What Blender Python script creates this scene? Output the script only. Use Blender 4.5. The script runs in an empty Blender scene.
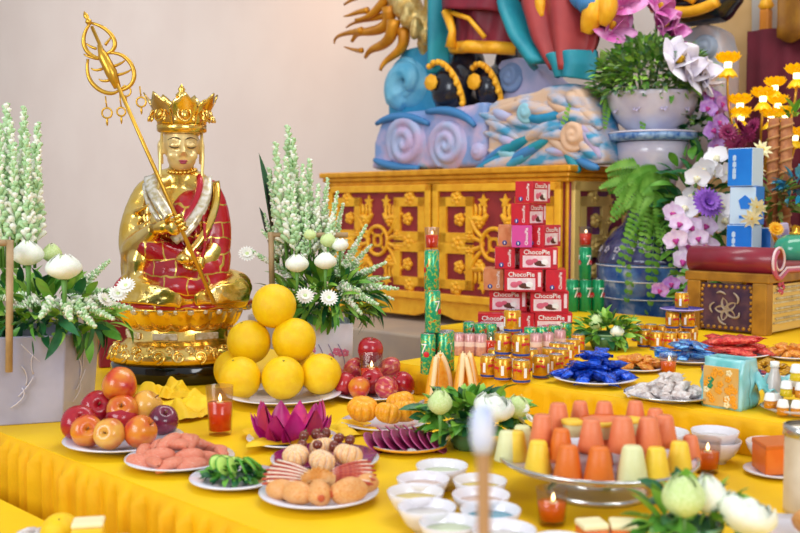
import bpy, bmesh, math, random
from mathutils import Vector, Matrix, noise as mnoise
PI = math.pi
S = bpy.context.scene
COL = S.collection
random.seed(7)

# ------------------------------------------------------------------ camera, world, light, exposure
FPX = 1000.0
CAM = Vector((0, 0, 1.40))
PITCH = math.atan(0.0615)
cam_data = bpy.data.cameras.new('camera')
cam_data.sensor_width = 36.0
cam_data.lens = 45.0
cam_data.clip_start = 0.05
cam_data.dof.use_dof = True
cam_data.dof.focus_distance = 3.1
cam_data.dof.aperture_fstop = 3.2
cam = bpy.data.objects.new('camera', cam_data)
cam.location = CAM
cam.rotation_euler = (PI / 2 - PITCH, 0, 0)
COL.objects.link(cam)
S.camera = cam

S.view_settings.view_transform = 'Standard'
S.view_settings.look = 'None'
S.view_settings.gamma = 1.0
S.view_settings.use_curve_mapping = False
S.view_settings.exposure = 0.0

def lin(c):
    if isinstance(c, str):
        c = c.lstrip('#')
        c = tuple(int(c[i:i + 2], 16) / 255 for i in (0, 2, 4))
    return tuple((x / 12.92 if x <= 0.04045 else ((x + 0.055) / 1.055) ** 2.4) for x in c[:3])

world = bpy.data.worlds.new('world')
S.world = world
world.use_nodes = True
wn = world.node_tree
bg = wn.nodes['Background']
tc = wn.nodes.new('ShaderNodeTexCoord')
sp = wn.nodes.new('ShaderNodeSeparateXYZ')
wn.links.new(tc.outputs['Generated'], sp.inputs[0])
mr = wn.nodes.new('ShaderNodeMapRange')
mr.inputs['From Min'].default_value = -0.6
mr.inputs['From Max'].default_value = 0.9
wn.links.new(sp.outputs['Z'], mr.inputs['Value'])
cr = wn.nodes.new('ShaderNodeValToRGB')
cr.color_ramp.elements[0].position = 0.0
cr.color_ramp.elements[0].color = (0.27, 0.22, 0.18, 1)
cr.color_ramp.elements[1].position = 1.0
cr.color_ramp.elements[1].color = (0.90, 0.95, 1.0, 1)
e = cr.color_ramp.elements.new(0.42); e.color = (0.55, 0.56, 0.58, 1)
wn.links.new(mr.outputs[0], cr.inputs[0])
wn.links.new(cr.outputs[0], bg.inputs['Color'])
bg.inputs['Strength'].default_value = 0.72

def area(name, loc, target, size, size_y, power, color):
    d = bpy.data.lights.new(name, 'AREA')
    d.shape = 'RECTANGLE'; d.size = size; d.size_y = size_y
    d.energy = power; d.color = color
    o = bpy.data.objects.new(name, d)
    o.location = loc
    o.rotation_euler = (Vector(target) - Vector(loc)).to_track_quat('-Z', 'Y').to_euler()
    COL.objects.link(o)
    return o
area('window_daylight', (-3.6, -1.0, 3.0), (0, 3.4, 1.0), 2.6, 2.4, 160, (0.87, 0.94, 1.0))
area('front_daylight', (2.4, -2.2, 3.0), (0.4, 3.5, 1.0), 2.4, 2.2, 120, (0.95, 0.97, 1.0))  # off-camera area light for daylight from the front right
area('overhead_fill', (0.6, 3.6, 4.3), (0.6, 3.9, 0), 2.4, 1.2, 60, (1.0, 0.97, 0.93))  # added area light, unseen, brightening the tables from above
area('wall_wash_fill', (-6.5, 7.0, 4.4), (-5.5, 13.0, 1.2), 3.0, 1.2, 190, (1.0, 0.96, 0.95))  # added light, unseen, brightens the left part of the back wall
area('warm_wall_fill', (-1.3, 7.6, 3.6), (-1.9, 9.9, 1.7), 0.8, 0.5, 14, (1.0, 0.62, 0.36))  # added light, unseen, gives the wall behind the statue its orange tint

# ------------------------------------------------------------------ pixel -> place
RT = Vector((1, 0, 0)); FW = Vector((0, math.cos(PITCH), -math.sin(PITCH))); UP = Vector((0, math.sin(PITCH), math.cos(PITCH)))
def ray(px, py):
    return FW + RT * ((px - 400) / FPX) + UP * ((266.5 - py) / FPX)
def at(px, py, z):
    r = ray(px, py)
    return CAM + r * ((z - CAM.z) / r.z)
def atd(px, py, d):
    r = ray(px, py)
    return CAM + r * (d / r.y)
T0, T1 = 0.80, 0.89
R2 = math.sqrt(0.5)
def uv(u, v, z=0.0):            # altar axes: u runs along the altar front to the right, v runs back
    return Vector(((u + v) * R2, (v - u) * R2, z))
ALT = -PI / 4                   # altar rotation

# ------------------------------------------------------------------ materials
MATS = {}
def mat(name, c, rough=0.5, metal=0.0, c2=None, nscale=8.0, lo=0.4, hi=0.62, bump=0.0, bscale=30.0, trans=0.0, ior=1.45,
        emit=None, estr=0.0, coat=0.0, sss=0.0, spec=0.5, c3=None, alpha=1.0, stretch=None, detail=4.0, coord='Object'):
    if name in MATS: return MATS[name]
    m = bpy.data.materials.new(name); m.use_nodes = True
    nt = m.node_tree; b = nt.nodes['Principled BSDF']
    b.inputs['Base Color'].default_value = (*lin(c), 1)
    b.inputs['Roughness'].default_value = rough
    b.inputs['Metallic'].default_value = metal
    b.inputs['IOR'].default_value = ior
    b.inputs['Transmission Weight'].default_value = trans
    b.inputs['Coat Weight'].default_value = coat
    b.inputs['Coat Roughness'].default_value = 0.12
    b.inputs['Specular IOR Level'].default_value = spec
    b.inputs['Alpha'].default_value = alpha
    if sss:
        b.inputs['Subsurface Weight'].default_value = sss
        b.inputs['Subsurface Radius'].default_value = (0.02, 0.012, 0.008)
        b.inputs['Subsurface Scale'].default_value = 0.4
    if emit:
        b.inputs['Emission Color'].default_value = (*lin(emit), 1)
        b.inputs['Emission Strength'].default_value = estr
    if c2 or bump:
        t = nt.nodes.new('ShaderNodeTexCoord'); src = t.outputs[coord]
        if stretch:
            mp = nt.nodes.new('ShaderNodeMapping'); mp.inputs['Scale'].default_value = stretch
            nt.links.new(src, mp.inputs[0]); src = mp.outputs[0]
    if c2:
        n = nt.nodes.new('ShaderNodeTexNoise'); n.inputs['Scale'].default_value = nscale; n.inputs['Detail'].default_value = detail
        nt.links.new(src, n.inputs['Vector'])
        r = nt.nodes.new('ShaderNodeValToRGB')
        r.color_ramp.elements[0].position = lo; r.color_ramp.elements[0].color = (*lin(c), 1)
        r.color_ramp.elements[1].position = hi; r.color_ramp.elements[1].color = (*lin(c2), 1)
        if c3:
            el = r.color_ramp.elements.new(min(0.99, hi + 0.1)); el.color = (*lin(c3), 1)
        nt.links.new(n.outputs['Fac'], r.inputs[0]); nt.links.new(r.outputs[0], b.inputs['Base Color'])
    if bump:
        n2 = nt.nodes.new('ShaderNodeTexNoise'); n2.inputs['Scale'].default_value = bscale; n2.inputs['Detail'].default_value = 3
        nt.links.new(src, n2.inputs['Vector'])
        bp = nt.nodes.new('ShaderNodeBump'); bp.inputs['Strength'].default_value = bump; bp.inputs['Distance'].default_value = 0.01
        nt.links.new(n2.outputs['Fac'], bp.inputs['Height']); nt.links.new(bp.outputs[0], b.inputs['Normal'])
    MATS[name] = m
    return m

# ------------------------------------------------------------------ mesh building
def rotz(a): return Matrix.Rotation(a, 4, 'Z')
def rotx(a): return Matrix.Rotation(a, 4, 'X')
def roty(a): return Matrix.Rotation(a, 4, 'Y')
def tr(x, y=None, z=None):
    return Matrix.Translation(Vector(x) if y is None else Vector((x, y, z)))
def sc(x, y=None, z=None):
    if y is None: y = z = x
    return Matrix.Diagonal((x, y, z, 1))
def aim(d, upv=(0, 0, 1)):      # local +Z -> d
    d = Vector(d).normalized()
    return d.to_track_quat('Z', 'Y').to_matrix().to_4x4()

class MB:
    def __init__(s): s.v = []; s.f = []; s.m = []; s.s = []
    def add(s, vs, fs, mi=0, smooth=True, M=None):
        o = len(s.v)
        s.v += [tuple(M @ Vector(p)) if M is not None else tuple(p) for p in vs]
        for f in fs:
            s.f.append([i + o for i in f]); s.m.append(mi); s.s.append(smooth)
        return s
    def box(s, c, d, M=None, mi=0):
        x, y, z = c; a, b, h = d[0] / 2, d[1] / 2, d[2] / 2
        vs = [(x + i * a, y + j * b, z + k * h) for i in (-1, 1) for j in (-1, 1) for k in (-1, 1)]
        return s.add(vs, [(0, 1, 3, 2), (4, 6, 7, 5), (0, 4, 5, 1), (2, 3, 7, 6), (0, 2, 6, 4), (1, 5, 7, 3)], mi, False, M)
    def lathe(s, pr, n=32, M=None, mi=0, smooth=True, mod=None):
        vs = []; fs = []; k = len(pr)
        for i in range(n):
            a = 2 * PI * i / n
            for j, (r, z) in enumerate(pr):
                q = mod(a, j, k) if mod else 1.0
                vs.append((r * q * math.cos(a), r * q * math.sin(a), z))
        for i in range(n):
            i2 = (i + 1) % n
            for j in range(k - 1):
                if pr[j][0] < 1e-6 and pr[j + 1][0] < 1e-6: continue
                fs.append((i * k + j, i2 * k + j, i2 * k + j + 1, i * k + j + 1))
        return s.add(vs, fs, mi, smooth, M)
    def ell(s, c, r, M=None, mi=0, nu=20, nv=12):
        if not hasattr(r, '__len__'): r = (r, r, r)
        vs = []; fs = []
        for j in range(nv + 1):
            t = PI * j / nv
            for i in range(nu):
                p = 2 * PI * i / nu
                vs.append((c[0] + r[0] * math.sin(t) * math.cos(p), c[1] + r[1] * math.sin(t) * math.sin(p), c[2] - r[2] * math.cos(t)))
        for j in range(nv):
            for i in range(nu):
                i2 = (i + 1) % nu
                fs.append((j * nu + i, j * nu + i2, (j + 1) * nu + i2, (j + 1) * nu + i))
        return s.add(vs, fs, mi, True, M)
    def tube(s, pts, rad, n=8, M=None, mi=0, closed=False, flat=1.0):
        pts = [Vector(p) for p in pts]; k = len(pts)
        if not hasattr(rad, '__len__'): rad = [rad] * k
        vs = []; fs = []; up = None
        for i in range(k):
            if closed: t = pts[(i + 1) % k] - pts[i - 1]
            else: t = pts[min(i + 1, k - 1)] - pts[max(i - 1, 0)]
            if t.length < 1e-9: t = Vector((0, 0, 1))
            t.normalize()
            if up is None:
                up = Vector((0, 0, 1)) if abs(t.z) < 0.9 else Vector((1, 0, 0))
            x = up - t * up.dot(t)
            if x.length < 1e-6: x = t.orthogonal()
            x.normalize(); up = x; y = t.cross(x)
            for j in range(n):
                a = 2 * PI * j / n
                vs.append(pts[i] + x * (rad[i] * math.cos(a)) + y * (rad[i] * flat * math.sin(a)))
        for i in range(k if closed else k - 1):
            i2 = (i + 1) % k
            for j in range(n):
                j2 = (j + 1) % n
                fs.append((i * n + j, i * n + j2, i2 * n + j2, i2 * n + j))
        if not closed:
            fs.append(tuple(range(n))[::-1]); fs.append(tuple((k - 1) * n + j for j in range(n)))
        return s.add(vs, fs, mi, True, M)
    def grid(s, fn, nu, nv, M=None, mi=0, smooth=True, thick=0.0):
        vs = [Vector(fn(i / nu, j / nv)) for j in range(nv + 1) for i in range(nu + 1)]
        fs = [(j * (nu + 1) + i, j * (nu + 1) + i + 1, (j + 1) * (nu + 1) + i + 1, (j + 1) * (nu + 1) + i) for j in range(nv) for i in range(nu)]
        return s.add(vs, fs, mi, smooth, M)
    def prism(s, poly, z0, z1, M=None, mi=0, smooth=False):
        n = len(poly)
        vs = [(x, y, z0) for x, y in poly] + [(x, y, z1) for x, y in poly]
        fs = [tuple(range(n))[::-1], tuple(range(n, 2 * n))] + [(i, (i + 1) % n, n + (i + 1) % n, n + i) for i in range(n)]
        return s.add(vs, fs, mi, smooth, M)
    def build(s, name, mats, parent=None, bevel=0.0, solid=0.0, sub=0, remesh=0.0, smooth_it=0, seg=2):
        me = bpy.data.meshes.new(name)
        me.from_pydata([tuple(v) for v in s.v], [], s.f)
        if not isinstance(mats, (list, tuple)): mats = [mats]
        for m in mats: me.materials.append(m)
        me.polygons.foreach_set('material_index', s.m)
        me.polygons.foreach_set('use_smooth', s.s)
        me.update()
        o = bpy.data.objects.new(name, me); COL.objects.link(o)
        if parent is not None: o.parent = parent
        if remesh:
            md = o.modifiers.new('remesh', 'REMESH'); md.mode = 'VOXEL'; md.voxel_size = remesh; md.use_smooth_shade = True
        if smooth_it:
            md = o.modifiers.new('smooth', 'SMOOTH'); md.iterations = smooth_it; md.factor = 0.5
        if solid:
            md = o.modifiers.new('solid', 'SOLIDIFY'); md.thickness = solid; md.offset = 0
        if bevel:
            md = o.modifiers.new('bevel', 'BEVEL'); md.width = bevel; md.segments = seg; md.limit_method = 'ANGLE'; md.angle_limit = 0.7
        if sub:
            md = o.modifiers.new('sub', 'SUBSURF'); md.levels = sub; md.render_levels = sub
        return o

def tag(o, label=None, cat=None, group=None, kind=None):
    if label: o['label'] = label
    if cat: o['category'] = cat
    if group: o['group'] = group
    if kind: o['kind'] = kind
    return o
def T(name, label, cat, loc=(0, 0, 0), rz=0.0, group=None, scale=None, rot=None):
    o = bpy.data.objects.new(name, None); COL.objects.link(o)
    o.empty_display_size = 0.05
    o.location = loc; o.rotation_euler = rot if rot else (0, 0, rz)
    if scale: o.scale = (scale,) * 3 if not hasattr(scale, '__len__') else scale
    return tag(o, label, cat, group)
def structure(name, mb, m, **k):
    o = mb.build(name, m, **k); o['kind'] = 'structure'; return o
def dup(root, label=None, loc=None, rz=None, group=None, scale=None, rot=None, parent=None):
    c = root.copy(); COL.objects.link(c)
    if parent is not None: c.parent = parent
    if loc is not None: c.location = loc
    if rz is not None: c.rotation_euler = (0, 0, rz)
    if rot is not None: c.rotation_euler = rot
    if scale is not None: c.scale = (scale,) * 3 if not hasattr(scale, '__len__') else scale
    if label: c['label'] = label
    if group: c['group'] = group
    for ch in list(root.children):
        dup(ch, parent=c)
    return c
ORD = ['first', 'second', 'third', 'fourth', 'fifth', 'sixth', 'seventh', 'eighth', 'ninth', 'tenth', 'eleventh', 'twelfth', 'thirteenth', 'fourteenth']
class Kind:                      # the first call places the prototype, later calls copy it
    def __init__(s, make): s.make = make; s.p = None
    def __call__(s, label, loc, rz=0.0, group=None, scale=None, rot=None):
        if s.p is None:
            s.p = s.make(); o = s.p
            o.location = loc; o.rotation_euler = rot if rot else (0, 0, rz)
            if scale is not None: o.scale = (scale,) * 3 if not hasattr(scale, '__len__') else scale
            o['label'] = label
            if group: o['group'] = group
            return o
        return dup(s.p, label, loc, rz if rot is None else None, group, scale if scale is not None else (1, 1, 1), rot)

def text_mb(mb, txt, size, M=None, mi=0, wrap=None, depth=0.0, bold=0.0):
    cu = bpy.data.curves.new('t', 'FONT'); cu.body = txt; cu.size = size; cu.align_x = 'CENTER'; cu.align_y = 'CENTER'
    cu.resolution_u = 2; cu.extrude = depth; cu.offset = bold
    o = bpy.data.objects.new('t', cu); COL.objects.link(o)
    dg = bpy.context.evaluated_depsgraph_get()
    me = bpy.data.meshes.new_from_object(o.evaluated_get(dg))
    vs = [v.co.copy() for v in me.vertices]; fs = [tuple(p.vertices) for p in me.polygons]
    bpy.data.objects.remove(o); bpy.data.curves.remove(cu); bpy.data.meshes.remove(me)
    if wrap:
        bm = bmesh.new(); bv_ = [bm.verts.new(v) for v in vs]
        for f in fs:
            try: bm.faces.new([bv_[i] for i in f])
            except ValueError: pass
        xs = [v.x for v in vs]; x = math.floor(min(xs) / 0.12) * 0.12
        while x < max(xs):
            bmesh.ops.bisect_plane(bm, geom=bm.verts[:] + bm.edges[:] + bm.faces[:], plane_co=(x, 0, 0), plane_no=(1, 0, 0)); x += 0.12
        bm.verts.index_update(); vs = [v.co.copy() for v in bm.verts]; fs = [tuple(v.index for v in f.verts) for f in bm.faces]; bm.free()
    if wrap:                     # text stands on the side of a cylinder, facing -Y
        vs = [Vector((wrap * math.sin(v.x / wrap), -(wrap + v.z) * math.cos(v.x / wrap), v.y)) for v in vs]
    mb.add(vs, fs, mi, False, M)
def spiral(cx, cy, r0, r1, turns, n=40, a0=0.0, z=0.0, dirn=1):
    return [(cx + (r0 + (r1 - r0) * i / n) * math.cos(a0 + dirn * turns * 2 * PI * i / n), cy + (r0 + (r1 - r0) * i / n) * math.sin(a0 + dirn * turns * 2 * PI * i / n), z) for i in range(n + 1)]
def bez(p, n=12):
    p = [Vector(q) for q in p]; out = []
    for i in range(n + 1):
        t = i / n; q = list(p)
        while len(q) > 1: q = [q[k].lerp(q[k + 1], t) for k in range(len(q) - 1)]
        out.append(q[0])
    return out
def petal(L, W, cup=0.3, bend=0.4, tip=1.0, base=0.25, ruffle=0.0):   # grows along +Z from origin, faces -Y, bends to -Y
    def f(u, v):
        s = (u - 0.5) * 2
        w = W * 0.5 * (base * (1 - v) + math.sin(PI * min(1, v * 0.93 + 0.07)) ** 0.75 * (1 - 0.15 * v)) * (1.0 if v < 0.97 else tip)
        a = bend * v
        y = -L * (v * math.sin(a)) * 0.8
        z = L * (v * math.cos(a * 0.6))
        return (s * w, y - cup * w * s * s + ruffle * W * math.sin(s * 7) * v, z)
    return f
def leaf_on(mb, p, d, L, W, roll=0.0, bend=0.5, fold=0.25, mi=0, nu=2, nv=5):
    M = tr(p) @ aim(d) @ rotz(roll)
    def f(u, v):
        s = (u - 0.5) * 2
        w = W * 0.5 * math.sin(PI * (0.04 + 0.96 * v)) ** 0.8
        return (s * w, -L * bend * v * v + fold * abs(s) * w, L * v * (1 - 0.25 * bend * v))
    mb.grid(f, nu, nv, M, mi)
def rnd(a, b): return random.uniform(a, b)

# ================================================================== SETTING
m_wall = mat('wall_paint', '#e6dad2', 0.9, c2='#e2d5cd', nscale=1.2, bump=0.05, bscale=60)
m_floor = mat('floor_tile', '#9a8473', 0.35, c2='#8b7565', nscale=3)
m_plinth = mat('plinth_stone', '#a8988a', 0.7, c2='#b3a08c', nscale=5)
m_gold = mat('gold_leaf', '#f3c456', 0.2, 1.0, c2='#fbd988', nscale=14, bump=0.12, bscale=40)
m_goldp = mat('gold_paint', '#fbbb2a', 0.42, 0.08, c2='#f0a81e', nscale=18, bump=0.15, bscale=50)
m_redpanel = mat('red_lacquer', '#9a3030', 0.45, c2='#862629', nscale=10)
m_cloth = mat('yellow_satin', '#f6c802', 0.55, c2='#f1bf02', nscale=5, bump=0.06, bscale=120, spec=0.35)
m_skirt = mat('yellow_pleated_satin', '#eeb403', 0.6, c2='#e6a903', nscale=9, bump=0.06, bscale=120, spec=0.3)
m_wood = mat('plain_wood', '#8a5a33', 0.6, c2='#6f4526', nscale=12, stretch=(1, 8, 1))

MA = rotz(ALT)
fl = MB().box((-2, 6, -0.05), (34, 22, 0.1)); structure('floor', fl, m_floor)
wb = MB().box((-3.0, 5.75 + 0.1, 2.6), (30, 0.2, 5.2), MA); structure('wall_back', wb, m_wall)
bb = MB().box((-3.0, 5.735, 0.08), (30, 0.03, 0.16), MA); structure('baseboard_back', bb, m_plinth)
# stone plinth carrying the cabinet
pl = MB().box((-2.95, 4.45, 0.365), (4.1, 1.56, 0.73), MA)
o = pl.build('trim_2', m_plinth, bevel=0.012); o['kind'] = 'structure'

# ---------------------------------------------------------------- tables under the cloths
def table(name, label, u0, u1, v0, v1, top):
    c = uv((u0 + u1) / 2, (v0 + v1) / 2)
    t = T(name, label, 'table', c, ALT)
    w, d = u1 - u0, v1 - v0
    MB().box((0, 0, top - 0.02), (w, d, 0.04)).build('tabletop', m_wood, t)
    for sx in (-1, 1):
        for sy in (-1, 1):
            MB().box((sx * (w / 2 - 0.06), sy * (d / 2 - 0.06), (top - 0.04) / 2), (0.06, 0.06, top - 0.04)).build('leg', m_wood, t)
    return t
def pleat(mb, a, b, top, bottom, spacing=0.055, amp=0.011, lip=0.035, nrm=None, seed=1):
    a = Vector(a); b = Vector(b); L = (b - a).length; t = (b - a) / L
    n = Vector((t.y, -t.x, 0)) if nrm is None else Vector(nrm)
    rr = random.Random(seed); NU = int(L / 0.008); NV = 9
    offs = [rr.uniform(-0.3, 0.3) for _ in range(int(L / spacing) + 3)]
    amps = [rr.uniform(0.6, 1.4) for _ in range(int(L / spacing) + 3)]
    def prof(s):
        q = s / spacing; k = int(q); f = q - k + offs[k] * 0.35
        f -= math.floor(f)
        return (f ** 0.8 if f < 0.86 else (1 - f) / 0.14) * amps[k]
    def fn(u, v):
        s = u * L
        if v < 0.34:                                   # rounded cloth edge
            a_ = v / 0.34 * PI / 2
            off = lip * 0.6 * math.sin(a_); z = top - lip * (1 - math.cos(a_)); w = max(0, (v - 0.2) / 0.14)
        else:
            k = (v - 0.34) / 0.66
            off = lip * 0.6; z = top - lip - (top - lip - bottom) * k ** 1.5; w = 1
        p = a + t * s + n * (off - 0.004 + w * (prof(s) - 0.35) * amp * 1.6)
        return (p.x, p.y, z)
    mb.grid(fn, NU, NV)
table('altar_table', 'wooden offering table under the lower yellow cloth', -4.15, 0.15, 1.16, 2.24, T0 - 0.012)
tc0 = T('tablecloth', 'yellow satin cloth with pleated skirt over the lower front offering table', 'tablecloth', uv(0, 0))
poly0 = [uv(-4.2, 1.10), uv(0.25, 1.10), uv(0.25, 2.30), uv(-2.31, 2.30), uv(-2.31, 2.55), uv(-4.2, 2.55)]
def clothtop(mb, poly, z, th=0.006):
    mb.prism([(p.x, p.y) for p in poly], z - th, z)
b = MB(); clothtop(b, poly0, T0); b.build('cloth_top', m_cloth, tc0)
b = MB(); pleat(b, uv(-4.2, 1.10), uv(0.25, 1.10), T0, 0.03, seed=3, spacing=0.06, amp=0.022)
b.build('pleated_skirt', m_skirt, tc0)
b = MB(); pleat(b, uv(-2.31, 2.55), uv(-4.2, 2.55), T0, 0.03, seed=5); b.build('back_skirt', m_skirt, tc0)

table('altar_table', 'wooden offering table under the raised yellow cloth behind', -2.2, 0.2, 2.34, 3.62, T1 - 0.012)
tc1 = T('tablecloth', 'yellow satin cloth with pleated skirt over the raised rear offering table', 'tablecloth', uv(0, 0))
poly1 = [uv(-2.30, 2.27), uv(0.3, 2.27), uv(0.3, 5.05), uv(-2.22, 5.05), uv(-2.22, 4.04), uv(-2.86, 4.04), uv(-2.86, 3.06), uv(-2.30, 3.06)]
b = MB(); clothtop(b, poly1, T1); b.build('cloth_top', m_cloth, tc1)
b = MB(); pleat(b, uv(-2.30, 2.27), uv(0.3, 2.27), T1, T0 + 0.001, seed=8, spacing=0.07, amp=0.007, lip=0.022)
b.build('pleated_skirt', m_skirt, tc1)
b = MB(); pleat(b, uv(-2.30, 3.06), uv(-2.30, 2.27), T1, T0 - 0.2, seed=9, amp=0.006, lip=0.02); pleat(b, uv(-2.86, 3.06), uv(-2.30, 3.06), T1, 0.05, seed=10, amp=0.006, lip=0.02); pleat(b, uv(-2.86, 4.04), uv(-2.86, 3.06), T1, 0.05, seed=11, amp=0.006, lip=0.02)
b.build('side_skirt', m_skirt, tc1)

# low table in front of everything, at the left edge of the picture
T3 = 0.70
table('side_table', 'low wooden table under the nearest yellow cloth', -2.9, 0.1, 0.25, 0.95, T3 - 0.012)
tc3 = T('tablecloth', 'plain yellow cloth over the low near table', 'tablecloth', uv(0, 0))
b = MB(); clothtop(b, [uv(-2.95, 0.2), uv(0.15, 0.2), uv(0.15, 0.985), uv(-2.95, 0.985)], T3); b.build('cloth_top', m_cloth, tc3)
b = MB(); pleat(b, uv(0.15, 0.985), uv(-2.95, 0.985), T3, 0.1, seed=13, lip=0.02, amp=0.006); b.build('pleated_skirt', m_skirt, tc3)

# ================================================================== GOLD CABINET
CAB_U0 = None
cr_ = Vector((0.835, 5.0, 0)); cu1 = (cr_.x - cr_.y) * R2; cvf = (cr_.x + cr_.y) * R2      # right front corner
CW, CD, CZ0, CZ1 = 1.81, 0.86, 0.735, 1.600
cab = T('cabinet', 'carved gold and red altar cabinet carrying the painted cloud sculpture', 'cabinet', uv(cu1 - CW / 2, cvf, CZ0), ALT)
H = CZ1 - CZ0                                                          # local: x along front, y=0 front face, z from bottom
MB().box((0, CD / 2 + 0.01, H / 2 + 0.05), (CW - 0.02, CD - 0.02, H - 0.14)).build('carcass', m_goldp, cab, bevel=0.006)
b = MB()
for (z0, z1, ov) in ((H - 0.035, H, 0.045), (H - 0.06, H - 0.035, 0.03), (H - 0.085, H - 0.06, 0.015)):
    b.box((0, CD / 2, (z0 + z1) / 2), (CW + 2 * ov, CD + 2 * ov, z1 - z0 - 0.001))
b.build('top_moulding', mat('gold_moulding', '#eda828', 0.35, 0.2, c2='#dc941a', nscale=20), cab, bevel=0.008)
# wavy apron and feet
ap = []
for i in range(61):
    t = i / 60; x = (t - 0.5) * CW
    e = abs(t - 0.5) * 2
    z = 0.028 + 0.03 * max(0, math.cos((t - 0.5) * 2 * PI * 3)) if e < 0.8 else (0.06 - (e - 0.8) / 0.2 * 0.06 if e < 0.9 else 0.0)
    ap.append((x, z))
poly = ap + [(CW / 2, 0.13), (-CW / 2, 0.13)]
b = MB(); b.prism(poly, 0.0, 0.05, tr(0, 0.045, 0) @ rotx(PI / 2)); b.build('apron', m_goldp, cab, bevel=0.004)
for y in (0.1, CD - 0.06):
    for x in (-CW / 2 + 0.06, CW / 2 - 0.06): MB().box((x, y, 0.065), (0.1, 0.1, 0.13)).build('foot', m_goldp, cab, bevel=0.01)

def bar(mb, p, q, w, M, h=0.014, mi=0):
    p = Vector((p[0], p[1], 0)); q = Vector((q[0], q[1], 0)); d = q - p
    a = math.atan2(d.y, d.x)
    mb.box((d.length / 2, 0, h / 2), (d.length + w, w, h), M @ tr(p) @ rotz(a), mi)
def sqring(mb, cx, cz, a, w, M, b_=None, h=0.018):
    b_ = b_ or a
    for s in (-1, 1):
        bar(mb, (cx - a, cz + s * b_), (cx + a, cz + s * b_), w, M, h); bar(mb, (cx + s * a, cz - b_), (cx + s * a, cz + b_), w, M, h)
def blob(mb, x, z, r, M, n=5, h=0.02):
    for k in range(n):
        a = 2 * PI * k / n
        mb.ell((x + r * 0.55 * math.cos(a), z + r * 0.55 * math.sin(a), 0.004), (r * 0.5, r * 0.5, h), M, 0, 8, 6)
    mb.ell((x, z, 0.008), (r * 0.35, r * 0.35, h * 1.2), M, 0, 8, 6)
def star(mb, x, z, r, M, a0=PI / 2):
    p = []
    for k in range(10):
        a = a0 + k * PI / 5; q = r if k % 2 == 0 else r * 0.45
        p.append((x + q * math.cos(a), z + q * math.sin(a)))
    mb.prism(p, 0, 0.014, M)
def curl(mb, pts, w, M): mb.tube([(p[0], p[1], 0.006) for p in bez([(a, b_, 0) for a, b_ in pts], 12)], [w * (0.55 + 0.45 * math.sin(PI * i / 12)) for i in range(13)], 7, M)
def fret(w, h, M, rings=True):
    mb = MB(); hw, hh = w / 2, h / 2
    a = 0.098; ox, oz = hw - 0.13, hh - 0.155
    for sx in (-1, 1):
        for sz in (-1, 1):
            cx, cz = sx * ox, sz * oz
            sqring(mb, cx, cz, a, 0.052, M)
            blob(mb, cx - sx * 0.02, cz + 0.0, 0.038, M); blob(mb, cx, cz + sz * (a + 0.018), 0.045, M)
            blob(mb, cx - sx * a, cz - sz * (a * 0.9), 0.03, M, 4)
            # beast / scroll shapes reaching to the middle
            curl(mb, [(cx - sx * a, cz), (cx - sx * 0.18, cz + sz * 0.03), (sx * 0.10, cz - sz * 0.04), (sx * 0.05, cz + sz * 0.03)], 0.022, M)
            for k in range(3):
                curl(mb, [(cx - sx * (0.13 + 0.03 * k), cz + sz * 0.01), (cx - sx * (0.15 + 0.03 * k), cz + sz * 0.05), (cx - sx * (0.13 + 0.03 * k), cz + sz * 0.085)], 0.011, M)
            curl(mb, [(sx * 0.075, sz * 0.03), (sx * 0.17, sz * 0.09), (sx * 0.13, sz * 0.14), (sx * 0.21, sz * 0.16)], 0.017, M)
            blob(mb, sx * 0.10, sz * 0.115, 0.033, M, 4)
            curl(mb, [(sx * 0.07, 0), (sx * 0.15, sz * 0.06), (sx * 0.22, sz * 0.0), (sx * 0.27, sz * 0.05)], 0.016, M)
            star(mb, sx * 0.075, sz * (hh - 0.055), 0.04, M, PI / 2 if sz > 0 else -PI / 2)
        bar(mb, (sx * ox, -oz + a), (sx * ox, oz - a), 0.03, M)
        bar(mb, (sx * (hw + 0.0), 0), (sx * ox, 0), 0.025, M)
        blob(mb, sx * (ox - 0.01), 0, 0.05, M)
        bar(mb, (sx * hw, oz), (sx * (ox + a), oz), 0.025, M); bar(mb, (sx * hw, -oz), (sx * (ox + a), -oz), 0.025, M)
    mb.tube([(0.085 * math.cos(2 * PI * k / 28), 0.085 * math.sin(2 * PI * k / 28), 0.01) for k in range(28)], 0.012, 7, M, closed=True)
    sqring(mb, 0, 0, 0.03, 0.016, M, h=0.014)
    for k in range(4):
        q = k * PI / 2 + PI / 4; bar(mb, (0.03 * math.cos(q), 0.03 * math.sin(q)), (0.08 * math.cos(q), 0.08 * math.sin(q)), 0.013, M, 0.012)
    return mb
fw = CW / 2
zc = 0.13 + (H - 0.085 - 0.13) / 2; dh = H - 0.085 - 0.13
FM = lambda x, y, z: tr(x, y, z) @ rotx(PI / 2)                      # local x, z-up pattern standing on the front face
for s in (-1, 1):
    dw = fw - 0.03
    cx = s * (fw / 2 - 0.005)
    d = MB().box((cx, 0.0, zc), (dw, 0.02, dh)).build('door', m_redpanel, cab)
    fb = MB(); M = FM(cx, -0.008, zc)
    sqring(fb, 0, 0, dw / 2 - 0.02, 0.042, M, dh / 2 - 0.02, 0.024)
    fb.build('door_frame', m_goldp, d, bevel=0.005)
    fret(dw - 0.08, dh - 0.08, M).build('fretwork', m_goldp, d, bevel=0.004)
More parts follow.
